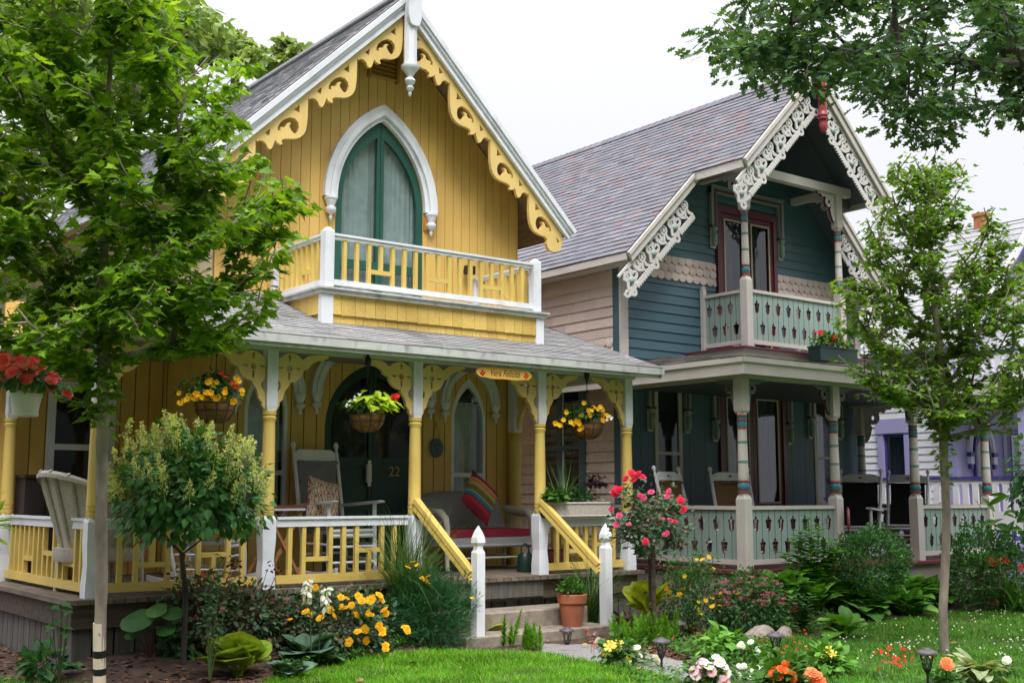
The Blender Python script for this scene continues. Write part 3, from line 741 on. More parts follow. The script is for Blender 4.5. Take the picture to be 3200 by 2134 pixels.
for wn in lwins:                              # pointed sash windows
    xc, hw, zs, h = wn; zb = 1.02; mb = MB(); Y = YW-.02
    g = gothic(hw, h, xc, zs, 12); out_ = [(xc-hw, zb)]+g+[(xc+hw, zb)]
    fz = gothic_z(hw-.04, h*(hw-.04)/hw-.02, xc, zs); gi = gothic(hw-.04, h*(hw-.04)/hw-.02, xc, zs, 12)
    hl = [[(xc-hw+.04, zb+.05), (xc+hw-.04, zb+.05), (xc+hw-.04, 1.47), (xc-hw+.04, 1.47)], [(xc-hw+.04, 1.52)]+gi+[(xc+hw-.04, 1.52)]]
    mb.fret([out_]+hl, frY(Y), .05); mb.box(xc-hw-.03, xc+hw+.03, Y-.03, Y+.03, zb-.045, zb-.002)
    wo = mb.build('window', M['white'], ycot)
    for q in hl: p = MB(); p.prism(q, frY(Y+.02), .003); p.build('pane', M['glass'], wo)
    cm = MB(); curtain(cm, xc-hw+.03, xc+hw-.06, zb, 2.38, Y+.09, nf=6, top=lambda x: zs+h*.45); cm.build('curtain', M['curtain'], wo)
    bm_ = MB(); bm_.box(xc-hw-.08, xc+hw+.08, Y+.35, Y+.37, zb-.1, zs+h+.1); bm_.box(xc-hw-.1, xc-hw-.08, YW+.03, Y+.37, zb-.1, zs+h+.1); bm_.box(xc+hw+.08, xc+hw+.1, YW+.03, Y+.37, zb-.1, zs+h+.1); bm_.build('room_darkness_panel', M['room'], wo)
mb = MB(); mb.fret([[(3.52, .98), (4.21, .98), (4.21, 2.42), (3.52, 2.42)], [(3.60, 1.05), (4.13, 1.05), (4.13, 1.72), (3.60, 1.72)], [(3.60, 1.78), (4.13, 1.78), (4.13, 2.35), (3.60, 2.35)]], frY(YG-.04), .06)
wo = mb.build('window', M['white'], ycot)
for a, b in ((1.05, 1.72), (1.78, 2.35)): p = MB(); p.box(3.60, 4.13, YG-.01, YG-.007, a, b); p.build('pane', M['glassdk'], wo)
p = MB(); p.box(3.3, 4.4, YG+.3, YG+.32, .9, 2.5); p.build('room_darkness_panel', M['room'], wo)
# house number on the door and the white fixture beside it
V, F = text_fill('22', .15); mb = MB(); mb.add([(6.965+x, YW-.016, 1.52+z) for x, z in V], F); mb.build('door_number', M['gold'], ycot)
mb = MB(); mb.box(6.60, 6.66, YW-.04, YW-.010, 1.40, 1.60); mb.box(6.61, 6.65, YW-.045, YW-.04, 1.36, 1.64); mb.build('mail_slot', M['potwhite'], ycot)
# ---- porch floor, skirt
mb = MB(); x = 2.94
while x < 9.16: mb.box(x+.003, min(x+.09, 9.16)-.003, 9.50+random.uniform(-.004, .004), YG-.025 if x < XL-.12 else YW-.025, ZFL-.04, ZFL); x += .093
mb.build('porch_floor', M['deck'], ycot)
mb = MB(); mb.box(3.0, 9.10, 9.56, 9.60, .22, ZFL-.042, 0); mb.box(3.0, 3.04, 9.60, YG, .22, ZFL-.042, 0); mb.box(9.06, 9.10, 9.60, YW, .22, ZFL-.042, 0)
mb.build('porch_fascia', M['darkwood'], ycot)
mb = MB(); x = 3.03
while x < 9.06: mb.box(x, x+.155, 9.62, 9.64, -.25, .24, 0); x += .172
y = 9.65
while y < 12.2:
    mb.box(3.05, 3.07, y, y+.155, -.25, .24, 0)
    if y < 11.1: mb.box(9.03, 9.05, y, y+.155, -.25, .24, 0)
    y += .172
mb.box(3.10, 9.02, 9.70, 11.1, -.25, -.24, 1); mb.box(3.1, 9.0, 9.72, 9.73, -.25, .4, 1)  # black sheets behind the gaps stand for the dark under the porch
mb.build('porch_skirt', [M['greywood'], M['black']], ycot)
# porch roof: front slope hipped at both ends
EX0, EX1, EY, EZ, PS = 2.84, 9.30, 9.30, 2.665, .37
def porch_roof():
    mb = MB(); k = 1/sqrt(1+PS*PS); u = np.array([0, k, PS*k]); n = np.array([0, -PS*k, k]); L = (YW-EY)/k
    def span(s):
        a = s*k; return (EX0+a, EX1-.2*a)
    shingles(mb, (0, EY, EZ), (1, 0, 0), u, n, L, span, .078, .22, th=.011, jit=.006)
    ul = np.array([k, 0, PS*k]); nl = np.array([-PS*k, 0, k])
    shingles(mb, (EX0, 0, EZ), (0, 1, 0), ul, nl, (XL-EX0)/k, lambda s: (EY+s*k, 20), .11, .22, th=.011)
    V = [(EX0, EY, EZ), (EX1, EY, EZ), (EX1-.38, YW, EZ+PS*1.9), (XL, YW, EZ+PS*1.9), (EX0+1.9, YW, EZ+PS*1.9)]
    mb.add([(x, y, z-.002) for x, y, z in V], [[0, 1, 2, 4]], 1)
    mb.add([(EX0, EY, EZ-.002), (EX0+1.94, EY+1.94, EZ+PS*1.94-.002), (EX0+1.94, 20, EZ+PS*1.94-.002), (EX0, 20, EZ-.002)], [[0, 1, 2, 3]], 1)
    mb.add([(EX1, EY, EZ), (EX1, 11.1, EZ), (EX1-.38, 11.1, EZ+PS*1.85), (EX1, EY, EZ-.05), (EX1, 11.1, EZ-.05)], [[0, 1, 2], [0, 3, 4, 1]], 1)
    return mb.build('porch_roof', [M['roofP'], M['greywood']], ycot)
pr = porch_roof()
mb = MB(); mb.box(EX0, EX1, EY-.012, EY+.012, EZ-.075, EZ-.004); mb.box(EX0, EX1-.02, EY+.014, EY+.05, EZ-.11, EZ-.06); mb.box(EX0-.012, EX0+.012, EY, 20, EZ-.075, EZ-.004)
mb.build('eave_fascia', M['whitedirty'], pr)
mb = MB(); mb.box(EX0+.02, EX1-.02, EY+.06, YW-.03, 2.685, 2.70); mb.box(EX0+.02, XL-.03, YW-.029, YG-.03, 2.685, 2.70); mb.build('porch_ceiling', M['ceil'], ycot)
mb = MB(); mb.box(3.05, 9.14, YF-.06, YF+.06, 2.555, 2.68); mb.box(3.08, 3.20, YF+.065, YG-.03, 2.555, 2.68); mb.box(9.0, 9.12, YF+.065, YW-.03, 2.555, 2.68)
mb.build('porch_beam', M['beam'], ycot)
# posts
PX = [3.17, 4.69, 6.24, 7.80, 9.05]
def post(x, y, lean=0.0):
    mb = MB()
    # newel block with waisted lower half
    mb.cbox(x, y, ZFL, .55, .128); mb.cbox(x, y, .55, .70, .128, top=.84); mb.cbox(x, y, .70, .88, .1075, top=1.18); mb.cbox(x, y, .88, 1.05, .127); mb.cbox(x, y, 1.05, 1.085, .127, top=.75)
    p = mb.build('porch_post', M['white'], ycot)
    s = MB(); s.lathe([(r_*.84, z_) for r_, z_ in [(.066, 1.07), (.076, 1.10), (.076, 1.125), (.068, 1.13), (.076, 1.137), (.076, 1.165), (.068, 1.17), (.076, 1.177), (.076, 1.20), (.074, 1.21), (.072, 1.5), (.067, 1.8), (.064, 1.90), (.064, 1.92), (.076, 1.94), (.078, 1.955), (.066, 1.965), (.066, 1.975), (.076, 1.98), (.076, 2.01)]], (x, y, 0), 18)
    s.build('shaft', M['yellowlt'], p)
    b = MB(); b.cbox(x, y, 2.01, 2.06, .088, top=1.18); b.cbox(x, y, 2.06, 2.555, .104); b.build('post_head', M['white'], p)
    return p
for x in PX: post(x, YF)
post(3.14, 12.12); 
# rear pilaster post
pp = MB(); pp.lathe([(.075, ZFL), (.075, 1.90), (.06, 1.91), (.085, 1.95), (.06, 1.97), (.08, 2.0)], (8.58, 11.08, 0), 16); rp = pp.build('porch_post', M['yellowlt'], ycot)
b = MB(); b.cbox(8.58, 11.08, 2.0, 2.68, .12); b.build('post_head', M['white'], rp)
# brackets: quatrefoil disc with arm and tail, cut from board
def q7(zx, zy): p = at(600+zx*.28694, 1050+zy*.28694, Y=YF); return (p[0]-4.69, p[2])
def arcz(cx, cy, r, a0, a1, n): return [(cx+r*cos(R(a0+(a1-a0)*i/n)), cy+r*sin(R(a0+(a1-a0)*i/n))) for i in range(n+1)]
brz = [(945, 250)]+arcz(1082, 335, 152, 220, 318, 8)+[(1206, 252), (1240, 245), (1265, 222), (1300, 206), (1500, 205), (1500, 235), (1430, 268), (1360, 275), (1305, 305), (1285, 350), (1228, 372)]+arcz(1078, 352, 150, 8, 95, 6)+[(1078, 520), (1060, 545), (1025, 590), (1005, 640), (1000, 680), (960, 722), (962, 748), (930, 798), (926, 760), (930, 620), (975, 560), (978, 512), (950, 480), (942, 460)]
def diamond(cx, cy, L, w, ax): 
    P = [(0, -L*.5), (w, -L*.18), (w*.4, -L*.05), (w*.9, L*.15), (w*.3, L*.25), (w*.6, L*.38), (0, L*.5), (-w*.6, L*.38), (-w*.3, L*.25), (-w*.9, L*.15), (-w*.4, -L*.05), (-w, -L*.18)]
    return [(cx+(p if ax else q), cy+(q if ax else p)) for p, q in P]
brholes = [arcz(1072, 348, 33, 0, 330, 11), diamond(1075, 232, 75, 17, 1), diamond(1068, 430, 95, 17, 1), diamond(978, 340, 62, 14, 0), diamond(1160, 352, 66, 14, 0)]
BR = [q7(*p) for p in brz]; BH = [[q7(*p) for p in h] for h in brholes]
zsh = 2.553-max(z for _, z in BR); BR = [(x, z+zsh) for x, z in BR]; BH = [[(x, z+zsh) for x, z in h] for h in BH]
x0s = min(x for x, _ in BR); BR = [(x-x0s+.054, z) for x, z in BR]; BH = [[(x-x0s+.054, z) for x, z in h] for h in BH]
def bracket(x, y, sgn, axis='x', k=1.0, m='barge'):
    T = (lambda L: [(x+sgn*(a), z) for a, z in L]) if axis == 'x' else (lambda L: [(y+sgn*a, z) for a, z in L])
    fr = (lambda a, b, d: (a, y-.02+d, b)) if axis == 'x' else (lambda a, b, d: (x-.02+d, a, b))
    kk = lambda L: [((a-.054)*k+.054, z) for a, z in L]
    mb = MB(); mb.fret([T(kk(BR))]+[T(kk(h)) for h in BH], fr, .04); return mb.build('bracket', M[m], ycot)
for i, x in enumerate(PX):
    if i > 0: bracket(x, YF, -1, k=1.0 if i < 4 else .9)
    if i < 4: bracket(x, YF, 1, k=1.0 if i < 3 else .9)
bracket(8.58, 11.08, -1, 'y'); bracket(3.17, YF, 1, 'y')
# ---- railings
def rail_panel(p, q, zb, zt, n, pat, name='railing', bw=.040, br='yellowlt', toph=.085, both_white=False, bars_m='yellowlt'):
    p = np.array(p, float); q = np.array(q, float); d = q-p; L = np.linalg.norm(d); d /= L; ang = d
    P = lambda s, z: (p[0]+d[0]*s, p[1]+d[1]*s, z)
    mb = MB()
    bz0, bz1 = zb+(.075 if not both_white else .055), zt-toph
    st = L/(n+1)
    for i in range(1, n+1):
        s = st*i; k = pat.get(i, 'F'); a, b = bz0, bz1
        if k == 'T': a = bz0+(bz1-bz0)*.36
        if k == 'B': b = bz0+(bz1-bz0)*.42
        mb.bar(P(s, a), P(s, b), bw, .04, ref=(d[1], -d[0], 0.0001))
        if k in 'TB':
            zc = a if k == 'T' else b
            mb.bar(P(s-st+bw/2+.001, zc+(-.02 if k == 'T' else .02)), P(s+st-bw/2-.001, zc+(-.02 if k == 'T' else .02)), .038, .04)
    r = mb.build(name, M[bars_m], ycot)
    t = MB(); t.bar(P(0, zt-toph/2), P(L, zt-toph/2), .055, toph, ref=(0, 0, 1)); t.bar(P(0, zt-.008), P(L, zt-.008), .085, .022)
    t.build('top_rail', M['white'], r)
    b_ = MB(); b_.bar(P(0, zb+(.037 if not both_white else .028)), P(L, zb+(.037 if not both_white else .028)), .05, .073 if not both_white else .053); b_.build('bottom_rail', M['white' if both_white else br], r)
    return r
pat = {3: 'T', 7: 'B'}
rail_panel((3.26, YF), (4.60, YF), .485, 1.075, 9, pat)
rail_panel((4.78, YF), (6.15, YF), .485, 1.07, 9, pat)
rail_panel((7.89, YF), (8.96, YF), .485, 1.02, 7, {3: 'T', 6: 'B'})
rail_panel((3.17, 9.74), (3.15, 12.04), .485, 1.075, 15, {3: 'T', 7: 'B', 11: 'T'})
rail_panel((9.05, 9.74), (9.05, 11.1), .485, 1.02, 8, {3: 'B', 6: 'T'})
# ---- balcony
BX0, BX1, BY = 5.38, 8.06, 9.97
mb = MB()
def bshing(a0, a1, fn):
    for r_, (z0, z1) in enumerate(((2.80, 3.035), (3.0, 3.22))):
        x = a0; 
        while x < a1-.001:
            ww = random.uniform(.09, .17); xe = min(x+ww, a1)
            V = []
            for (s_, d_, z) in ((x+.002, 0, z0), (xe-.002, 0, z0), (xe-.002, 0, z1), (x+.002, 0, z1), (x+.002, .018, z0-random.random()*.008), (xe-.002, .018, z0), (xe-.002, .006, z1), (x+.002, .006, z1)): V.append(fn(s_, d_+.012*r_, z))
            mb.add(V, [[4, 5, 6, 7], [0, 1, 5, 4], [1, 2, 6, 5], [3, 0, 4, 7]], 0); x = xe
bshing(BX0+.09, BX1-.07, lambda s, d, z: (s, BY-d, z)); bshing(BY+.04, YW, lambda s, d, z: (BX0-d, s, z)); bshing(BY+.04, YW, lambda s, d, z: (BX1+d, s, z))
mb.box(BX0, BX1, BY, YW-.03, 2.80, 3.20, 1)
bal = mb.build('balcony', [M['yelshing'], M['yellowdk']], ycot)
for x0, x1 in ((BX0-.035, BX0+.09), (BX1-.07, BX1+.035)): mb = MB(); mb.box(x0, x1, BY-.035, BY+.035, 2.83, 3.19); mb.build('corner_board', M['white'], bal)
mb = MB(); mb.box(BX0-.06, BX1+.06, BY-.06, YW-.03, 3.195, 3.235); mb.box(BX0-.085, BX1+.085, BY-.085, YW-.03, 3.236, 3.255)
mb.build('balcony_floor', M['whitedirty'], bal)
bpos = [(BX0+.05, BY+.03), (BX1-.04, BY+.03)]
for x, y in bpos:
    mb = MB(); mb.cbox(x, y, 3.257, 3.82, .10); mb.cbox(x, y, 3.82, 3.86, .10, top=.3); mb.build('balcony_post', M['white'], bal)
for x in (BX0+.05, BX1-.04):
    mb = MB(); mb.cbox(x, YW-.075, 3.257, 3.80, .07); mb.build('balcony_post', M['white'], bal)
for (p, q, n, pt) in (((BX0+.10, BY+.03), (BX1-.09, BY+.03), 17, {4: 'T', 9: 'T', 14: 'T'}), ((BX0+.05, BY+.08), (BX0+.05, YW-.11), 8, {3: 'T'}), ((BX1-.04, BY+.08), (BX1-.04, YW-.11), 8, {4: 'T'})):
    r = rail_panel(p, q, 3.295, 3.80, n, pt, bw=.036, toph=.05, both_white=True); r.parent = bal
mb = MB(); fl_ = at(1467, 845, Y=YW-.12); mb.box(fl_[0]-.06, fl_[0]+.06, YW-.16, YW-.09, fl_[2]-.05, fl_[2]+.05); mb.box(fl_[0]-.02, fl_[0]+.02, YW-.09, YW-.024, fl_[2]-.02, fl_[2]+.02); mb.build('floodlight', M['black'], ycot)
M['lattice_shade'] = paint('shaded_lattice_paint', (.10, .10, .10), .6, .1)  # lattice darkened to grey, porch shade put into its colour
# lattice screen at the far end of the side porch
mb = MB()
for i in range(-6, 22):
    z = .5+i*.11
    for sgn, dx in ((1, 0), (-1, .008)):
        a, b = max(.47, z), 0
        z0, z1 = z, z+.62
        if sgn < 0: z0, z1 = z1, z0
        c = lambda t: (2.45+.58*t, 12.22+dx, z0+(z1-z0)*t)
        ts = [t for t in np.linspace(0, 1, 13) if .47 <= c(t)[2] <= 2.6]
        if len(ts) > 1: mb.bar(c(ts[0]), c(ts[-1]), .035, .007, ref=(0, 1, 0))
mb.build('lattice_panel', M['lattice_shade'], ycot)

# ================================================================ entrance steps and the two stair rails
st = thing('entry_steps', 'two stained concrete steps leading up to the yellow cottage porch', 'steps', (7.15, 9.1, GZ))
def slab(x0, x1, y0, y1, z0, z1):
    b = MB(); o = .012
    b.add([(x0, y0, z0), (x1, y0, z0), (x1, y1, z0), (x0, y1, z0), (x0, y0, z1-o), (x1, y0, z1-o), (x1, y1, z1-o), (x0, y1, z1-o), (x0+o, y0+o, z1), (x1-o, y0+o, z1), (x1-o, y1, z1), (x0+o, y1, z1)],
          [[0, 3, 2, 1], [0, 1, 5, 4], [1, 2, 6, 5], [2, 3, 7, 6], [3, 0, 4, 7], [4, 5, 9, 8], [5, 6, 10, 9], [7, 4, 8, 11], [6, 7, 11, 10], [8, 9, 10, 11]]); return b
slab(6.3, 8.02, 9.16, 9.55, -.25, .155).build('step', M['concrete'], st); slab(6.28, 8.06, 8.83, 9.155, -.25, -.01).build('step', M['concrete'], st)
mb = MB(); mb.box(6.3, 7.75, 9.535, 9.555, .245, .405); mb.build('riser_board', M['greywood'], st)
for k, (gx, gy, hx0, up, lo, lab) in enumerate(((6.46, 8.9, 6.30, (955, 1142), (1083, 1308), 'sloping yellow handrail on a white pointed post, left of the steps behind the leafy shrub'),
                                        (8.04, 8.9, 7.86, (1242, 1143), (1376, 1290), 'sloping yellow handrail on a white pointed post, beside the terracotta pot on the steps'))):
    t = thing('stair_railing', lab, 'railing', (gx, gy, GZ), 0, 'railings of the porch steps')
    mb = MB(); mb.cbox(gx, gy, -.30, .74, .092); mb.cbox(gx, gy, .74, .765, .092, top=.72)
    mb.cbox(gx, gy, .765, .80, .066, top=.9); mb.cbox(gx, gy, .80, .83, .062, top=1.55); mb.cbox(gx, gy, .83, .875, .096, top=.92); mb.cbox(gx, gy, .875, .93, .088, top=.62); mb.cbox(gx, gy, .93, .985, .054, top=.08)
    mb.build('gate_post', M['whitepost'], t)
    a = at(up[0]*1.3611, up[1]*1.3611, Y=YF-.06); b = at(lo[0]*1.3611, lo[1]*1.3611, Y=gy+.05)
    h = MB(); dz = np.array([0, 0, 1.])
    for off, wd, th in ((-.022, .085, .042), (-.062, .06, .034), (-.10, .075, .036)): h.bar(a+dz*off, b+dz*off, wd, th)
    h.build('handrail', M['yellowlt'], t)
    c = MB(); c.tube([a+np.array([.0, .07, -.14]), a+np.array([.02, -.02, -.19]), a+np.array([.03, -.05, -.10])], .022, 8); c.build('rail_bracket', M['black'], t)
# ================================================================ the teal cottage
TC, TY = 12.73, 11.0
TL, TR = 10.24, 15.22
tcot = thing('cottage', 'teal blue and cream wooden cottage with white lace bargeboards, mauve shingle roof and maroon doors', 'house', (12.6, 10.5, GZ))
tz = lambda x: 7.07-1.0*abs(x-TC)
mb = MB()
uop = (12.03, 13.33, 3.2, 5.32)
sp = lambda z: (max(TL+.11, TC-(7.0-z)), min(TR-.11, TC+(7.0-z)))
al = lambda s, d, z: (s, TY-d, z)
laps(mb, al, 2.9, 4.13, .128, sp, [uop], mi=0)
laps(mb, al, 4.44, 6.9, .128, sp, [uop], mi=0)
ops = [(10.80, 11.30, 1.1, 2.78), (12.00, 13.42, ZFL, 2.80), (14.05, 14.56, 1.1, 2.78)]
x = TL
while x < TR:
    q = min(x+.30, TR)
    cuts = sorted({x, q}|{c for o in ops for c in o[:2] if x < c < q})
    for a, b in zip(cuts[:-1], cuts[1:]):
        o = [o for o in ops if o[0] <= (a+b)/2 <= o[1]]
        if o:
            if o[0][2] > ZFL+.01: mb.box(a, b, TY-.018, TY, ZFL, o[0][2], 1)
            mb.box(a, b, TY-.018, TY, o[0][3], 2.9, 1)
        else: mb.box(a+.003, b-.003, TY-.018, TY, ZFL, 2.9, 1)
    x = q
mb.box(12.03-.02, 12.03, TY, TY+.02, 3.2, 5.3, 1)
# solid backing round the openings
mb.box(TL, 12.0, TY+.001, TY+.03, 2.80, 4.6, 1); mb.box(13.36, TR, TY+.001, TY+.03, 2.80, 4.6, 1); mb.box(12.0, 13.36, TY+.001, TY+.03, 2.8, 3.2, 1)
mb.prism([(TL, 4.6), (12.03, 4.6), (12.03, 5.32), (13.33, 5.32), (13.33, 4.6), (TR, 4.6), (TC, 7.0)], frY(TY+.001), .028, 1)
for a, b in ((TL, 10.80), (11.30, 12.0), (13.42, 14.05), (14.56, TR)): mb.box(a, b, TY+.001, TY+.03, .2, 2.8, 1)
tw = mb.build('wall', [M['teal'], M['tealdk']], tcot)
for q0_, q1_ in ((TL+.11, 12.03), (13.33, TR-.11)):
    mb = MB(); scallops(mb, al, 4.13, .112, 3, .135, lambda z: (q0_, q1_), [], mi=0); mb.build('scalloped_band', M['pink'], tw)
# side wall
mb = MB(); asd = lambda s, d, z: (TL-d, s, z)
spz = lambda z: (TY+.13, 19.5)
wopen = [(11.70, 12.72, 1.05, 2.86)]
laps(mb, asd, -.2, 2.95, .135, spz, wopen, mi=0, piece=.35); laps(mb, asd, 3.30, 4.40, .135, spz, [], mi=0, piece=.35)
scallops(mb, asd, 2.95, .115, 3, .135, spz, [], mi=0)
mb.box(TL+.001, TL+.04, TY+.03, 11.70, .1, 4.5, 0); mb.box(TL+.001, TL+.04, 12.72, 19.5, .1, 4.5, 0); mb.box(TL+.001, TL+.04, 11.70, 12.72, 2.86, 4.5, 0); mb.box(TL+.001, TL+.04, 11.70, 12.72, .1, 1.05, 0)
mb.build('side_wall', M['pink'], tcot)
mb = MB(); mb.box(TR-.03, TR, TY+.031, 19.5, -.2, 4.6); mb.box(TL, TR, 19.5, 19.6, .1, 4.6); mb.prism([(TL, 4.6), (TR, 4.6), (TC, 6.9)], frY(19.5), .1); mb.box(TL+.05, TR-.04, TY+.05, 19.4, 2.86, 2.92)
mb.build('rear_wall', M['teal'], tcot)
for b_, m_c in (((TL-.026, TL-.001, TY+.005, TY+.125, .2, 4.45), 'tealdk'), ((TL-.026, TL+.105, TY-.030, TY+.004, .2, 4.42), 'cream'), ((TR-.105, TR+.026, TY-.030, TY+.004, .2, 4.42), 'cream')): mb = MB(); mb.box(*b_); mb.build('corner_board', M[m_c], tcot)
# side double window
mb = MB(); X = TL-.035
mb.fret([[(11.68, 1.03), (12.74, 1.03), (12.74, 2.88), (11.68, 2.88)]]+[[(a, c), (b, c), (b, d), (a, d)] for a, b in ((11.80, 12.17), (12.25, 12.62)) for c, d in ((1.14, 1.86), (1.92, 2.76))], frX(X), .06)
sw = mb.build('window', M['tealdk'], tcot)
for a, b in ((11.80, 12.17), (12.25, 12.62)):
    f = MB(); f.fret([[(a, 1.14), (b, 1.14), (b, 2.76), (a, 2.76)], [(a+.025, 1.17), (b-.025, 1.17), (b-.025, 1.87), (a+.025, 1.87)], [(a+.025, 1.91), (b-.025, 1.91), (b-.025, 2.73), (a+.025, 2.73)]], frX(X+.02), .03); f.build('sash', M['white'], sw)
    for c, d in ((1.17, 1.87), (1.91, 2.73)): p = MB(); p.box(X+.035, X+.038, a+.025, b-.025, c, d); p.build('pane', M['glassdk'], sw)
    c_ = MB(); n = 20; V = []; F = []
    for i in range(n+1):
        for zz in (1.15, 2.74): V.append((X+.13+.012*sin(i*1.9), a+.01+(b-a-.1)*i/n, zz))
    for i in range(n): F.append([2*i, 2*i+2, 2*i+3, 2*i+1])
    c_.add(V, F, 0, True); c_.build('curtain', M['curtaindk'], sw)
p = MB(); p.box(X+.5, X+.52, 11.5, 12.9, .9, 3.0); p.build('room_darkness_panel', M['room'], sw)
mb = MB(); mb.box(TL-.10, TL-.03, 11.60, 12.82, 2.885, 2.93); mb.box(TL-.085, TL-.03, 11.60, 11.64, 2.60, 2.884); mb.box(TL-.085, TL-.03, 12.78, 12.82, 2.60, 2.884); mb.build('hood_moulding', M['maroon'], sw)
# ---- roof: main slopes end at Y1, the upper part runs on over the balcony to Y2
Y1, Y2, HW, HU = 10.58, 9.72, 2.78, 1.55
def tslope(sg):
    mb = MB(); k = 1/sqrt(2); u = np.array([-sg*k, 0, k]); n = np.array([sg*k, 0, k]); O = np.array([TC+sg*HW, 0, 7.07-HW]); L = HW/k; Lu = (HW-HU)/k
    shingles(mb, O, (0, 1, 0), u, n, L, lambda s: ((Y1 if s < Lu else Y2)-.02, 19.9), .108, .18, th=.015, jit=.004, wj=.4)
    for (s0, s1, y0) in ((0, Lu-.001, Y1), (Lu, L, Y2)):
        V = []
        for yy in (y0, 19.9):
            for s_, h in ((s0, 0), (s1, 0), (s1, -.06), (s0, -.06)): V.append(O+u*s_+n*h+np.array([0, yy, 0]))
        mb.add(V, [[0, 1, 2, 3], [7, 6, 5, 4], [0, 4, 5, 1], [2, 6, 7, 3], [0, 3, 7, 4]], 1)
    return mb.build('roof', [M['roofB'], M['soffitT']], tcot)
tr1 = tslope(-1); tr2 = tslope(1)
mb = MB(); y = Y2-.03
while y < 19.9:
    for sg in (-1, 1):
        V = [(TC, y, 7.10), (TC+sg*.12, y, 6.985), (TC+sg*.12, y+.2, 6.975), (TC, y+.2, 7.088), (TC, y, 7.085), (TC+sg*.12, y, 6.965)]
        mb.add(V, [[0, 1, 2, 3], [0, 4, 5, 1]])
    y += .155
mb.build('ridge_cap', M['roofB'], tr1)
# rake boards, eave boards
def rake(sg, s0, s1, y, wd=.13):
    mb = MB(); k = 1/sqrt(2); d = np.array([sg*k, 0, -k]); pn = np.array([-sg*k, 0, -k]); A = np.array([TC, y, 7.055])
    for (h0, h1, e) in ((0, .045, -.055), (.045, wd, -.03)):
        V = []
        for t in (s0, s1):
            for hh, yy in ((h0, e), (h0, .0), (h1, .0), (h1, e)): V.append(A+d*((t+hh) if t == s0 and s0 == 0 else t)+pn*hh+np.array([0, yy, 0]))
        mb.add(V, [[0, 1, 2, 3], [7, 6, 5, 4], [0, 3, 7, 4], [1, 5, 6, 2], [0, 4, 5, 1], [3, 2, 6, 7]])
    return mb.build('rake_board', M['cream'], tcot)
for sg in (-1, 1):
    rake(sg, 0, HU*sqrt(2), Y2); rake(sg, (HU-.05)*sqrt(2), HW*sqrt(2), Y1)
    mb = MB(); xe = TC+sg*HU; ze = 7.07-HU
    mb.box(min(xe, xe-sg*.03), max(xe, xe-sg*.03), Y2, Y1, ze-.12, ze-.012); xe = TC+sg*HW; ze = 7.07-HW
    mb.box(min(xe, xe-sg*.025), max(xe, xe-sg*.025), Y1, 19.9, ze-.10, ze-.012)
    mb.box(min(xe-sg*.04, xe-sg*.24), max(xe-sg*.04, xe-sg*.24), Y1+.04, 19.8, ze-.115, ze-.10)
    mb.build('eave_board', M['cream'], tcot)
M['lace'] = paint('off_white_lace_paint', (.60, .57, .55), .5, .05, island=0)
M['skirtT'] = paint('taupe_skirt_paint', (.30, .25, .225), .6, .1)
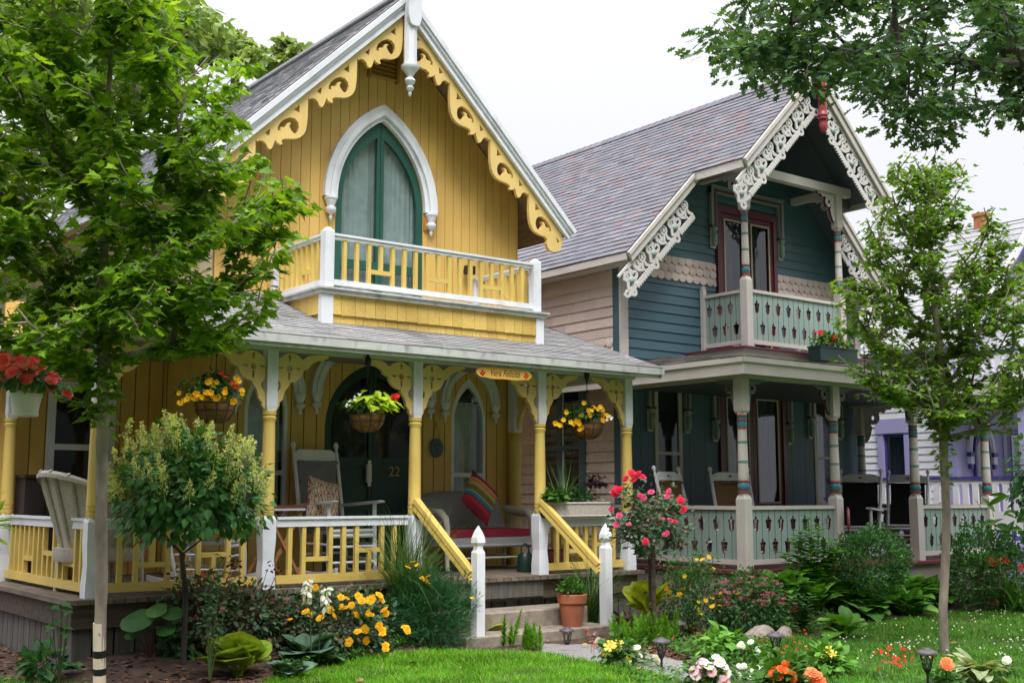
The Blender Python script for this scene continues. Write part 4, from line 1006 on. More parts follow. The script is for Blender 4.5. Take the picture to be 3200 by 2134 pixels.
# ---- lace bargeboards
def spiral(cx, cz, r0, r1, a0, turns, n=22, sg=1):
    return [(cx+(r0+(r1-r0)*i/n)*cos(a0+sg*turns*2*pi*i/n), cz+(r0+(r1-r0)*i/n)*sin(a0+sg*turns*2*pi*i/n)) for i in range(n+1)]
def lace(sg, s0, s1, y, phase=0.0):
    k = 1/sqrt(2); A = (TC, 7.055-.13*sqrt(2))
    fr = lambda a, b, d: (A[0]+sg*k*(a-b), y+d, A[1]-k*(a+b))       # a runs down the slope, b hangs square to it
    mb = MB(); bts = []; W = .33; U = .56
    mb.ribbon([(s0, .012), (s1, .012)], .03, fr, .0, .022)
    n = 0; e = s0+.10
    # saw-toothed strips between the hanging curls
    u = s0+.20+phase
    while u < s1-.05:
        t0, t1 = max(u-.06, s0+.16), min(u+.36, s1-.08)
        if t1-t0 > .1:
            m = int((t1-t0)/.042); L = [(t0, W-.075), (t1, W-.075)]
            for i in range(m, 0, -1): L += [(t0+(t1-t0)*i/m, W-.018), (t0+(t1-t0)*(i-.5)/m, W+.010)]
            L.append((t0, W-.018)); mb.prism(L, lambda a, b, d: fr(a, b, d+.001), .020)
        u += U
    u = s0+.20+phase
    while u < s1-.05:
        c = u; j = .0006*(n % 5)
        if c+.02 < s1:
            mb.ribbon(spiral(c+.02, .085, .055, .055, 0, 1.0, 18), .022, fr, .002+j, .020)        # star ring
            star = [(c+.02+(.046 if q % 2 == 0 else .019)*cos(pi/2+q*pi/5), .085+(.046 if q % 2 == 0 else .019)*sin(pi/2+q*pi/5)) for q in range(10)]
            mb.prism(star, lambda a, b, d: fr(a, b, d+.003), .017)
        if c+.28 < s1+.05:
            mb.ribbon([(c+.06, .14), (c+.11, .19), (c+.10, .245)], [.03, .035, .03], fr, .0012, .021)
            mb.ribbon(spiral(c+.145, .09, .062, .018, pi*.8, 1.15, 20, -1), [.040-.016*i/20 for i in range(21)], fr, .0026, .019)
            mb.ribbon([(c+.19, .02), (c+.205, .10), (c+.18, .17), (c+.12, .22)], [.04, .052, .046, .034], fr, .0032, .018)
            mb.ribbon(spiral(c+.285, .155, .075, .02, -pi*.5, 1.2, 20, 1), [.044-.018*i/20 for i in range(21)], fr, .0018, .020)
            mb.ribbon(spiral(c+.375, .10, .062, .016, pi*.1, 1.1, 18, 1), [.040-.015*i/18 for i in range(19)], fr, .0022, .020)
            mb.ribbon([(c+.02, .14), (c+.03, .20), (c-.02, .27)], [.03, .045, .035], fr, .0048, .018)
            mb.ribbon([(c+.30, .22), (c+.36, .26), (c+.42, .25)], [.035, .05, .04], fr, .0052, .018)
            mb.ribbon([(c+.22, .05), (c+.27, .03), (c+.33, .05)], [.02, .03, .02], fr, .0014, .02)
            mb.ribbon([(c+.40, .03), (c+.45, .09), (c+.44, .16), (c+.50, .24)], [.035, .046, .05, .04], fr, .0038, .018)
            mb.ribbon(spiral(c+.445, .315, .068, .018, -pi*.95, 1.25, 20, 1), [.046-.018*i/20 for i in range(21)], fr, .0044, .018)
            bt = MB(); bt.lathe([(.0, .02), (.02, .018), (.036, .008), (.042, -.004), (.03, -.006)], fr(c+.385, .185, -.004), 14, axis=(0, -1, 0)); bts.append(bt)
        u += U; n += 1
    # curl ending at the foot
    mb.ribbon(spiral(s1+.02, W-.075, .055, .016, -pi*.2, 1.1, 18, 1), [.035-.014*i/18 for i in range(19)], fr, .005, .018)
    mb.ribbon([(s1-.12, W-.05), (s1-.05, W-.02), (s1+.06, W-.04)], [.04, .04, .03], fr, .0056, .017)
    mb.ribbon([(s1-.14, .02), (s1-.06, .10), (s1-.10, .2)], [.03, .035, .03], fr, .0052, .018)
    o = mb.build('bargeboard', M['lace'], tcot); [bt.build('boss', M['sage'], o) for bt in bts]; return o

for sg in (-1, 1):
    lace(sg, .12, HU*sqrt(2)+.14, Y2+.01); lace(sg, (HU-.02)*sqrt(2)+.12, HW*sqrt(2)+.18, Y1+.01, phase=-.02)
    xk = TC+sg*(HU+.0)
mb = MB(); mb.box(TC-HU+.02, TC-HU+.05, Y1, Y1+.03, 4.9, 5.48); 
# red pendant
mb = MB(); mb.lathe([(.06, 6.42), (.06, 7.05)], (TC+.01, Y2-.09, 0), 8, smooth=False)
mb.lathe([(.0, 6.12), (.03, 6.125), (.055, 6.17), (.06, 6.23), (.05, 6.28), (.055, 6.30), (.075, 6.31), (.075, 6.335), (.055, 6.345), (.07, 6.36), (.07, 6.385), (.06, 6.40), (.06, 6.43)], (TC+.01, Y2-.09, 0), 16)
mb.lathe([(.06, 6.97), (.08, 6.98), (.08, 7.01), (.06, 7.02)], (TC+.01, Y2-.09, 0), 14)
mb.build('gable_pendant', M['red'], tcot)
# ceiling of the projecting gable: battens
mb = MB()
for sg in (-1, 1):
    k = 1/sqrt(2); mb.bar((TC+sg*.02, 10.35, 6.93), (TC+sg*1.5, 10.35, 5.45), .09, .05, ref=(0, 1, 0))
mb.build('rafter', M['soffitT'], tcot)
# ---- upper doors
def door_pair(x0, x1, z0, z1, Y, lite, panel_z=None, tag_='door'):
    xm = (x0+x1)/2; fr_ = .07
    mb = MB(); mb.fret([[(x0, z0), (x1, z0), (x1, z1), (x0, z1)], [(x0+fr_, z0+.001), (x1-fr_, z0+.001), (x1-fr_, z1-fr_-.03), (x0+fr_, z1-fr_-.03)]], frY(Y-.03), .08); mb.build('door_frame', M['maroon'], tcot)
    for a, b in ((x0+fr_, xm-.004), (xm+.004, x1-fr_)):
        zt = z1-fr_-.035; s = .10; zl = (panel_z or z0)+.12
        hs_ = [[(a+s, zl), (b-s, zl), (b-s, zt-.10), (a+s, zt-.10)]]
        if panel_z: hs_.append([(a+s, z0+.12), (b-s, z0+.12), (b-s, panel_z-.06), (a+s, panel_z-.06)])
        d = MB(); d.fret([[(a, z0+.01), (b, z0+.01), (b, zt), (a, zt)]]+hs_, frY(Y-.005), .045); do = d.build('door', M['maroon'], tcot)
        for j, q in enumerate(hs_):
            (u0, v0), (u1, _), (_, v1), _ = q
            t_ = MB(); t_.fret([[(u0-.022, v0-.022), (u1+.022, v0-.022), (u1+.022, v1+.022), (u0-.022, v1+.022)], q], frY(Y-.016), .010); t_.build('glazing_bead', M['lace2'], do)
            p = MB(); p.box(u0-.01, u1+.01, Y+.01, Y+.013, v0-.01, v1+.01); p.build('pane', M['glassT' if j == 0 else 'maroon'], do)
            if j == 0:
                m_ = MB(); m_.box(u0, u1, Y+.002, Y+.009, v0+(v1-v0)*.42-.012, v0+(v1-v0)*.42+.012); 
                if lite: m_.build('muntin', M['black'], do)
                c = MB(); curtain(c, u0+.0, u1-(u1-u0)*.25, v0, v1, Y+.10, nf=5); c.build('curtain', M['curtaindk'], do)
    p = MB(); p.box(x0-.1, x1+.1, Y+.6, Y+.62, z0-.1, z1+.1); p.box(x0-.12, x0-.1, Y+.05, Y+.6, z0-.1, z1+.1); p.box(x1+.1, x1+.12, Y+.05, Y+.6, z0-.1, z1+.1); p.build('room_darkness_panel', M['room'], tcot)
M['lace2'] = paint('pale_yellow_bead_paint', (.55, .50, .36), .5, .05)
M['glassT'] = glassm('door_glass', (.60, .60, .62), .05)
door_pair(12.05, 13.31, 3.22, 5.30, TY-.02, True)
door_pair(12.02, 13.40, ZFL+.01, 2.79, TY-.02, False, 1.05)
def drip(x0, x1, zt, zd, Y, w=.11):
    mb = MB(); 
    for a, b in ((x0, x0+w), (x1-w, x1)): mb.box(a, b, Y-.05, Y, zd, zt-.0205, 0); mb.box(a+w*.55 if a == x0 else a+w*.20, a+w*.8 if a == x0 else a+w*.45, Y-.062, Y-.051, zd, zt-.05, 1)
    mb.box(x0, x1, Y-.052, Y-.001, zt-.11, zt, 0); mb.box(x0, x1, Y-.07, Y-.053, zt-.02, zt+.002, 0); mb.box(x0+w*.55, x1-w*.55, Y-.064, Y-.0525, zt-.085, zt-.055, 1)
    for a in (x0, x1-w): mb.box(a-.012, a+w+.012, Y-.068, Y-.001, zd-.03, zd-.001, 1)
    o = mb.build('hood_moulding', [M['greytrim'], M['maroon']], tcot)
    for a in (x0+w/2, x1-w/2):
        c = MB(); c.box(a-w*.45, a+w*.45, Y-.02, Y-.001, zd-.32, zd-.031, 1); c.lathe([(0, -.30), (.025, -.29), (.038, -.25), (.038, -.12), (.022, -.10), (.03, -.08), (.045, -.05), (.045, -.031)], (a, Y-.045, zd), 10); c.build('drop', [M['sage'], M['cream']], o)
M['greytrim'] = paint('grey_green_trim_paint', (.24, .27, .26), .5, .06)
drip(11.92, 13.46, 5.55, 4.98, TY-.019); drip(11.88, 13.54, 2.97, 2.30, TY-.021)
def sash_win(x0, x1, z0, z1, Y):
    mb = MB(); zm = z0+(z1-z0)*.42; s = .06
    mb.fret([[(x0, z0), (x1, z0), (x1, z1), (x0, z1)], [(x0+s, z0+s), (x1-s, z0+s), (x1-s, zm-.02), (x0+s, zm-.02)], [(x0+s, zm+.02), (x1-s, zm+.02), (x1-s, z1-s), (x0+s, z1-s)]], frY(Y), .05)
    o = mb.build('window', M['cream'], tcot)
    for c, d in ((z0+s, zm-.02), (zm+.02, z1-s)): p = MB(); p.box(x0+s, x1-s, Y+.02, Y+.023, c, d); p.build('pane', M['glassdk'], o)
    c = MB(); curtain(c, x0+s+(x1-x0)*.15, x1-s, z0, z1-.2, Y+.10, nf=4); c.box(x0+s, x1-s, Y+.075, Y+.08, z1-.42, z1-s+.01, 0); c.build('curtain', M['curtaindk'], o)
    p = MB(); p.box(x0-.1, x1+.1, Y+.45, Y+.47, z0-.1, z1+.1); p.build('room_darkness_panel', M['room'], o)
sash_win(10.80, 11.30, 1.1, 2.78, TY-.03); sash_win(14.05, 14.56, 1.1, 2.78, TY-.03)
drip(10.66, 11.44, 2.95, 2.40, TY-.021, .10); drip(13.91, 14.70, 2.93, 2.40, TY-.021, .10)
# ---- turned posts
def turned(x, y, z0, zb, zt, zh, k=1.0, par=None):
    """square newel z0..zb, turned shaft zb..zt with painted bands, square head zt..zh"""
    par = par or tcot
    mb = MB(); w_ = .125*(.5+.5*k)
    mb.cbox(x, y, z0, zb-.05, w_); mb.cbox(x, y, zb-.05, zb, w_, top=.70)
    p = mb.build('porch_post', M['cream'], par)
    H = zt-zb; r = .052*k; ml = {'c': 0, 'r': 1, 't': 2, 'g': 3}
    rows = [(0, r*1.05, 'c'), (.02, r*1.05, 'r'), (.022, r*1.28, 'r'), (.045, r*1.28, 'r'), (.048, r*1.0, 't'), (.075, r*1.22, 't'), (.11, r*1.3, 't'), (.15, r*1.02, 't'), (.152, r*1.2, 'r'), (.172, r*1.2, 'r'), (.175, r*1.05, 'c'), (.20, r*1.16, 'c'),
            (.38, r*1.10, 'c'), (.382, r*1.14, 'g'), (.415, r*1.14, 'g'), (.417, r*1.10, 'c'), (.62, r*1.02, 'c'), (.622, r*1.06, 'g'), (.655, r*1.06, 'g'), (.657, r*1.02, 'c'), (.80, r*.98, 'c'), (.805, r*1.1, 'r'), (.825, r*1.1, 'r'), (.828, r*1.0, 't'), (.86, r*1.12, 't'), (.90, r*1.0, 't'), (.903, r*1.12, 'r'), (.92, r*1.12, 'r'), (.922, r*1.0, 't'), (.95, r*1.0, 't'), (.955, r*1.12, 'r'), (.975, r*1.12, 'r'), (.978, r*1.02, 'c'), (1.0, r*1.02, 'c')]
    s = MB(); s.lathe([(q[1], zb+q[0]*H) for q in rows], (x, y, 0), 18, mi=[ml[q[2]] for q in rows][:-1]+[0])
    s.build('shaft', [M['cream'], M['red'], M['tealband'], M['greenband']], p)
    h = MB(); h.cbox(x, y, zt, zt+.03, .098*(.5+.5*k), top=1.28); h.cbox(x, y, zt+.03, zh, .1255*(.5+.5*k)); h.build('post_head', M['cream'], p)
    return p
TP, TPY = [10.01, 11.63, 13.26, 14.92], 8.80
for x in TP: turned(x, TPY, ZFL, 1.27, 2.17, 2.56)
turned(15.0, 10.85, ZFL, 1.27, 2.17, 2.56)
BTX = (11.75, 13.73); BTY = 10.20
tb = MB(); tb.box(11.45, 14.03, 10.0, TY-.03, 3.00, 3.13, 0); tb.box(11.40, 14.08, 9.94, TY-.03, 3.131, 3.155, 1); tb.box(11.43, 14.05, 9.97, TY-.03, 2.86, 2.998, 0)
tbal = tb.build('balcony', [M['cream'], M['maroon']], tcot)
for x in BTX: turned(x, BTY, 3.156, 4.12, 5.02, 5.53, .85, tbal)
for x in BTX: 
    mb = MB(); mb.box(x-.06, x+.0, TY-.09, TY-.03, 3.156, 4.05); mb.lathe([(.03, 0), (.03, .03), (0, .045)], (x-.03, TY-.06, 4.05), 10); mb.build('wall_post', M['cream'], tbal)
mb = MB(); mb.box(11.45, 14.01, BTY-.055, BTY+.055, 5.53, 5.65); mb.box(11.70, 11.80, BTY+.056, TY-.02, 5.53, 5.63); mb.box(13.68, 13.78, BTY+.056, TY-.02, 5.53, 5.63); mb.build('cross_beam', M['cream'], tcot)
# small brackets with a pierced disc
BS = [(0, 0), (.40, 0), (.37, -.035), (.31, -.03), (.28, -.07), (.22, -.06)]+[(.125+.085*cos(R(40-25*i)), -.125+.085*sin(R(40-25*i))) for i in range(8)]+[(.10, -.24), (.075, -.33), (.06, -.36), (.04, -.40), (.0, -.43)]
BHo = [[(.12+.03*cos(R(30*i)), -.125+.03*sin(R(30*i))) for i in range(12)]]+[[(.12+.062*cos(R(45+90*q))+.011*cos(R(60*i)), -.125+.062*sin(R(45+90*q))+.011*sin(R(60*i))) for i in range(6)] for q in range(4)]
def tbr(x, y, z, sg, ax='x', k=1.0, m='lace'):
    mb = MB(); T = lambda L: [((x if ax == 'x' else y)+sg*(a*k), z+b*k) for a, b in L]
    fr = frY(y-.018) if ax == 'x' else frX(x-.018)
    mb.fret([T(BS)]+[T(h) for h in BHo], fr, .036, 0, 1); return mb.build('bracket', [M[m], M['maroon']], tcot)
for i, x in enumerate(TP):
    for sg in (-1, 1):
        if (i, sg) in ((0, -1), (3, 1)): continue
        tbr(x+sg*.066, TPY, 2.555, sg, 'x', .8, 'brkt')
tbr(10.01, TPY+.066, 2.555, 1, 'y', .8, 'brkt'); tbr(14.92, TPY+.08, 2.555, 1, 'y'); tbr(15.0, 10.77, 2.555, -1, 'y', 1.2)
for i, x in enumerate(BTX):
    tbr(x+(.07 if i == 0 else -.07), BTY, 5.525, 1 if i == 0 else -1, 'x', .95)
    tbr(x, BTY+.07, 5.525, 1, 'y', .9)
# ---- acorn railings: boards notched on their edges, so each acorn hole sits on a joint
AC = [(.0, .088), (.014, .084), (.017, .066), (.010, .056), (.038, .054), (.049, .043), (.049, .022), (.039, .014), (.036, -.045), (.024, -.072), (.0, -.082)]
def acorn_rail(p, q, zb, zt, n, par=None, ends=True):
    par = par or tcot
    p = np.array(p, float); q = np.array(q, float); d = q-p; L = np.linalg.norm(d); d /= L; nrm = np.array([-d[1], d[0]])
    fr = lambda a, b, t: (p[0]+d[0]*a+nrm[0]*(t-.014), p[1]+d[1]*a+nrm[1]*(t-.014), b)
    mb = MB(); wv = L/n; k = min(1.0, (zt-zb)/.62); z0, z1 = zb+.05, zt-.03; hU, hL = z0+(z1-z0)*.70, z0+(z1-z0)*.26
    for i in range(n):
        a, b = wv*i+.0035, wv*(i+1)-.0035
        lz = None if i == 0 else (hU if i % 2 else hL); rz_ = None if i == n-1 else (hU if (i+1) % 2 else hL)
        pl = [(a, z0)]; pl.append((b, z0))
        if rz_ is not None: pl += [(b+.0035-max(.0035, x*k), rz_+y*k) for x, y in AC[::-1]]
        pl += [(b, z1), (a, z1)]
        if lz is not None: pl += [(a-.0035+max(.0035, x*k), lz+y*k) for x, y in AC]
        mb.prism(pl, fr, .028, 0, 1)
    r = mb.build('railing', [M['sage'], M['maroon']], par)
    t = MB(); t.bar((*p, zt-.015), (*q, zt-.015), .075, .04, ref=(0, 0, 1)); t.build('top_rail', M['cream'], r)
    t = MB(); t.bar((*p, zb+.03), (*q, zb+.03), .05, .055); t.build('bottom_rail', M['cream'], r)
g = .065
acorn_rail((TP[0]+g, TPY), (TP[1]-g, TPY), .50, 1.14, 14); acorn_rail((TP[2]+g, TPY), (TP[3]-g, TPY), .50, 1.13, 14)
acorn_rail((TP[0], TPY+2.1), (TP[0], TPY+g), .50, 1.14, 18); acorn_rail((14.95, TPY+g), (15.0, 10.76), .50, 1.13, 17)
acorn_rail((BTX[0]+.08, BTY), (BTX[1]-.08, BTY), 3.23, 3.95, 17, tbal); acorn_rail((BTX[0], TY-.06), (BTX[0], BTY+.08), 3.23, 3.95, 7, tbal); acorn_rail((BTX[1], BTY+.08), (BTX[1], TY-.09), 3.23, 3.95, 7, tbal)
# ---- porch floor, skirt, roof
mb = MB(); mb.box(9.82, 15.12, 8.64, TY-.02, ZFL-.035, ZFL, 0); mb.build('porch_floor', M['maroon'], tcot)
mb = MB(); mb.box(9.86, 15.08, 8.70, 8.72, .20, ZFL-.036, 0); mb.box(9.86, 9.88, 8.722, TY, .20, ZFL-.036, 0); mb.box(15.06, 15.08, 8.722, TY, .20, ZFL-.036, 0)
x = 9.86
while x < 15.0: mb.box(x+.003, x+.137, 8.73, 8.745, -.25, .198, 0); x += .14
y = 8.75
while y < TY-.1: mb.box(9.88, 9.895, y+.003, y+.137, -.25, .198, 0); mb.box(15.045, 15.06, y+.003, y+.137, -.25, .198, 0); y += .14
mb.box(9.93, 15.0, 8.79, 8.80, -.25, .3, 1)  # black sheet stands for the dark hollow behind the skirt boards
mb.build('porch_skirt', [M['skirtT'] if 'skirtT' in M else M['cream'], M['black']], tcot)
AX0, AX1, AY, AZ = 9.70, 15.40, 8.48, 2.76
mb = MB(); sf, ss = .115, .25; k = 1/sqrt(1+sf*sf); u = np.array([0, k, sf*k]); n = np.array([0, -sf*k, k]); rt_ = sf/ss
shingles(mb, (0, AY, AZ), (1, 0, 0), u, n, (TY-AY)/k, lambda s: (AX0+s*k*rt_, AX1-s*k*rt_), .095, .2, th=.013, jit=.02)
ks = 1/sqrt(1+ss*ss)
for sg, X0 in ((1, AX0), (-1, AX1)):
    ul = np.array([sg*ks, 0, ss*ks]); nl = np.array([-sg*ss*ks, 0, ks])
    shingles(mb, (X0, 0, AZ), (0, 1, 0), ul, nl, 1.72/ks, lambda s: (AY+s*ks/rt_, TY+(3.0 if s*ks < .55 else 0)), .095, .2, th=.013, jit=.02)
e = (TY-AY)*rt_
mb.add([(AX0, AY, AZ-.003), (AX1, AY, AZ-.003), (AX1-e, TY, AZ+.2898-.003), (AX0+e, TY, AZ+.2898-.003), (AX0, TY, AZ-.003), (AX1, TY, AZ-.003)], [[0, 1, 2, 3], [0, 3, 4], [1, 5, 2]], 1)
pr2 = mb.build('porch_roof', [M['roofQ'], M['greywood']], tcot)
mb = MB(); mb.box(AX0, AX1, AY-.015, AY+.01, AZ-.06, AZ-.004); mb.box(AX0+.01, AX1-.01, AY+.011, AY+.03, AZ-.19, AZ-.055)
mb.box(AX0-.015, AX0+.010, AY+.011, 13.5, AZ-.06, AZ-.004); mb.box(AX0+.011, AX0+.03, AY+.031, 13.5, AZ-.19, AZ-.055); mb.box(AX1-.01, AX1+.015, AY+.011, 13.5, AZ-.06, AZ-.004); mb.box(AX1-.03, AX1-.011, AY+.031, 13.5, AZ-.19, AZ-.055)
mb.build('eave_fascia', M['cream'], pr2)
mb = MB(); mb.box(AX0+.04, AX1-.04, AY+.04, TY-.03, AZ-.155, AZ-.14); mb.build('porch_ceiling', M['soffitT'], tcot)
mb = MB(); mb.box(9.93, 15.0, TPY-.05, TPY+.05, 2.56, AZ-.157); mb.box(9.95, 10.05, TPY+.052, TY-.04, 2.56, AZ-.157); mb.box(14.9, 15.0, TPY+.052, TY-.04, 2.56, AZ-.157); mb.build('porch_beam', M['cream'], tcot)
slab(12.9, 13.75, 8.2, 8.63, -.25, .08).build('step', M['concrete'], tcot); 
# oval number plaque on the second porch post
pq = MB(); pq.lathe([(0, .0), (.10, .0), (.115, .008), (.115, .018), (.10, .026), (0, .026)], (0, 0, 0), 24, axis=(0, -1, 0))
PV = [v.copy() for v in pq.v]; V = PV[0]; V[:, 2] *= 1.25
plq = thing('number_plaque', 'oval grey green plaque numbered 23 with a red rim on the teal cottage porch post', 'plaque', (TP[1]+.087, TPY-.087, .98))
b = MB(); b.add(V, [f for f in pq.f[0]]); po = b.build('plate', M['red'], plq, world=False)
b = MB(); b.lathe([(0, .027), (.092, .027), (.092, .030), (0, .030)], (0, 0, 0), 24, axis=(0, -1, 0)); b.v[0][:, 2] *= 1.25; b.build('face', M['sage'], plq, world=False)
V, F = text_fill('23', .15, .2); b = MB(); b.add([(x, -.033, z) for x, z in V], F); b.build('digits', M['ink'], plq, world=False)
plq.rotation_euler = (0, 0, R(38))

# ================================================================ lavender cottage beyond
pcot = thing('cottage', 'white clapboard cottage with lavender and violet trim behind the slim maple', 'house', (18.5, 11, GZ))
QX, QY = 17.0, 10.55
mb = MB(); laps(mb, lambda s, d, z: (QX-d, s, z), -.2, 3.9, .118, lambda z: (QY+.13, 19), [(11.38, 11.86, 1.2, 2.42)], mi=0)
mb.box(QX+.001, QX+.04, QY+.02, 11.38, .1, 3.95, 0); mb.box(QX+.001, QX+.04, 11.86, 19, .1, 3.95, 0); mb.box(QX+.001, QX+.04, 11.38, 11.86, 2.4, 3.95, 0); mb.box(QX+.001, QX+.04, 11.38, 11.86, .1, 1.2, 0)
mb.prism([(QX+.1, 2.9), (21.0, 2.9), (21.0, 3.95), (19.0, 5.9), (QX+.1, 3.95)], frY(QY), .03, 0); mb.box(21, 21.05, QY, 19, .2, 3.95)
mb.build('wall', M['whitesiding'], pcot)
mb = MB(); mb.box(QX+.1, 21.0, QY, QY+.03, -.2, 2.9); mb.build('front_wall', M['purple'], pcot)
mb = MB(); mb.box(QX-.03, QX, QY-.02, QY+.125, .2, 3.9); mb.box(QX-.03, QX+.1, QY-.05, QY-.021, .2, 3.9); mb.build('corner_board', M['purple'], pcot)
wn = MB(); wn.fret([[(11.31, 1.1), (11.93, 1.1), (11.93, 2.50), (11.31, 2.50)], [(11.42, 1.2), (11.82, 1.2), (11.82, 2.26), (11.42, 2.26)]], frX(QX-.06), .06); wn.box(QX-.075, QX-.06, 11.29, 11.95, 2.28, 2.52)
wn = wn.build('window', M['purple'], pcot)
mb = MB(); mb.fret([[(11.42, 1.2), (11.82, 1.2), (11.82, 2.26), (11.42, 2.26)], [(11.455, 1.24), (11.785, 1.24), (11.785, 1.56), (11.455, 1.56)], [(11.455, 1.60), (11.785, 1.60), (11.785, 2.21), (11.455, 2.21)]], frX(QX-.02), .03); mb.build('sash', M['violet'], wn)
mb = MB(); mb.box(QX, QX+.003, 11.45, 11.79, 1.22, 2.22); mb.build('pane', M['glassdk'], wn)
mb = MB()
for i in range(14):
    a = 11.45+.34*i/14
    mb.add([(QX+.10+.01*sin(i*2.), a, 1.22), (QX+.10+.01*sin(i*2.+2), a+.018, 1.22), (QX+.10+.01*sin(i*2.+2), a+.018, 2.2), (QX+.10+.01*sin(i*2.), a, 2.2)], [[0, 1, 2, 3]])
mb.build('curtain', M['curtain'], wn); mb = MB(); mb.box(QX+.4, QX+.42, 10.7, 12, 1, 2.6); mb.build('room_darkness_panel', M['room'], wn)
# arched window and door on its front
aw = (17.75, .24, 1.95, .42); mb = MB(); g_ = gothic(aw[1], aw[3], aw[0], aw[2], 10); k_ = gothic(aw[1]-.05, aw[3]-.06, aw[0], aw[2], 10)
mb.fret([[(aw[0]-aw[1], .9)]+g_+[(aw[0]+aw[1], .9)], [(aw[0]-aw[1]+.05, 1.55)]+k_+[(aw[0]+aw[1]-.05, 1.55)], [(aw[0]-.19, .95), (aw[0]+.19, .95), (aw[0]+.19, 1.5), (aw[0]-.19, 1.5)]], frY(QY-.06), .05)
aw_o = mb.build('window', M['violet'], pcot); mb = MB(); mb.prism([(aw[0]-.19, .95), (aw[0]+.19, .95), (aw[0]+.19, aw[2]), (aw[0], aw[2]+.3), (aw[0]-.19, aw[2])], frY(QY-.035), .003); mb.build('pane', M['glassdk'], aw_o)
mb = MB(); arch_band(mb, aw[1]+.05, aw[3]*1.2, aw[0], aw[2], .10, QY-.001, .06); mb.build('hood_moulding', M['white'], aw_o)
for s in (-1, 1):
    mb = MB(); mb.box(aw[0]+s*.34-.06, aw[0]+s*.34+.06, QY-.08, QY-.002, 1.88, 1.945, 1); mb.box(aw[0]+s*.34-.05, aw[0]+s*.34+.05, QY-.07, QY-.002, 1.76, 1.879, 0); mb.box(aw[0]+s*.34-.035, aw[0]+s*.34+.035, QY-.06, QY-.002, 1.68, 1.759, 1); mb.build('corbel', [M['white'], M['violet']], aw_o)
mb = MB(); mb.fret([[(18.45, .5), (19.5, .5), (19.5, 2.35), (18.45, 2.35)], [(18.62, 1.25), (19.35, 1.25), (19.35, 2.22), (18.62, 2.22)], [(18.62, .62), (19.35, .62), (19.35, 1.02), (18.62, 1.02)]], frY(QY-.07), .06, 0, 1); dd = mb.build('door', [M['violet'], M['white']], pcot)
for a, b in ((.62, 1.02), (1.25, 2.22)):
    mb = MB(); mb.fret([[(18.59, a-.03), (19.38, a-.03), (19.38, b+.03), (18.59, b+.03)], [(18.62, a), (19.35, a), (19.35, b), (18.62, b)]], frY(QY-.082), .010); mb.build('glazing_bead', M['white'], dd)
mb = MB(); mb.box(18.6, 19.37, QY-.03, QY-.027, .6, 2.24); mb.build('pane', M['glassdk'], dd)
# roofs
def pslope(sg):
    mb = MB(); u = np.array([-sg*.70711, 0, .70711]); n = np.array([sg*.70711, 0, .70711]); O = np.array([19.0+sg*2.35, 0, 5.95-2.35])
    shingles(mb, O, (0, 1, 0), u, n, 2.35*1.41421, lambda s: (QY-.4, 19.3), .17, .4, th=.015)
    V = []
    for yy in (QY-.4, 19.3):
        for s_, h in ((0, 0), (3.32, 0), (3.32, -.07), (0, -.07)): V.append(O+u*s_+n*h+np.array([0, yy, 0]))
    mb.add(V, [[0, 1, 2, 3], [7, 6, 5, 4], [0, 4, 5, 1], [2, 6, 7, 3], [0, 3, 7, 4]], 1); return mb.build('roof', [M['greyroof'], M['whitesiding']], pcot)
p1 = pslope(-1); pslope(1)
for sg in (-1, 1):
    mb = MB(); d = np.array([sg*.70711, 0, -.70711]); mb.bar(np.array([19.0, QY-.44, 5.82]), np.array([19.0, QY-.44, 5.82])+d*3.3, .18, .05, ref=(0, 1, 0), mi=0); mb.bar(np.array([19.0, QY-.475, 5.75]), np.array([19.0, QY-.475, 5.75])+d*3.3, .05, .018, ref=(0, 1, 0), mi=1); mb.build('rake_board', [M['whitesiding'], M['violet']], pcot)
cc = at(3066, 700, X=19.05); zt_ = at(3066, 668, X=19.05)[2]; mb = MB(); mb.cbox(cc[0], cc[1], 4.9, zt_-.06, .18); mb.cbox(cc[0], cc[1], zt_-.06, zt_, .22); mb.build('chimney', M['brick'], p1)
# porch with balcony above
mb = MB(); mb.box(16.6, 21, 9.1, QY-.05, 2.62, 2.78, 0); mb.box(16.55, 21, 9.05, QY-.05, 2.781, 2.82, 1); mb.build('porch_roof', [M['whitesiding'], M['violet']], pcot)
mb = MB(); mb.box(16.6, 21, 9.1, QY-.05, .45, .52, 0); mb.box(16.65, 20.95, 9.15, QY-.06, -.2, .449, 0); mb.build('porch_floor', M['purple'], pcot)
def slot_rail(p, q, zb, zt, nm='railing'):
    p = np.array(p, float); q = np.array(q, float); d = q-p; L = np.linalg.norm(d); d /= L
    fr = lambda a, b, t: (p[0]+d[0]*a-d[1]*t, p[1]+d[1]*a+d[0]*t, b); n = int(L/.16); holes = []
    for i in range(n):
        c = L*(i+.5)/n; holes.append([(c-.03, zb+.35*(zt-zb)), (c+.03, zb+.35*(zt-zb)), (c+.035, zt-.12), (c+.02, zt-.08), (c-.02, zt-.08), (c-.035, zt-.12)])
    mb = MB(); mb.fret([[(0, zb), (L, zb), (L, zt-.03), (0, zt-.03)]]+holes, fr, .03); r = mb.build(nm, M['whitesiding'], pcot)
    t = MB(); t.bar((*p, zt), (*q, zt), .09, .05); t.build('top_rail', M['violet'], r)
    t = MB(); V = [fr(0, zb, -.006), fr(L, zb, -.006), fr(L, zb+.3*(zt-zb), -.006), fr(0, zb+.3*(zt-zb), -.006)]; t.add(V, [[0, 1, 2, 3]]); t.build('base_panel', M['purple'], r)
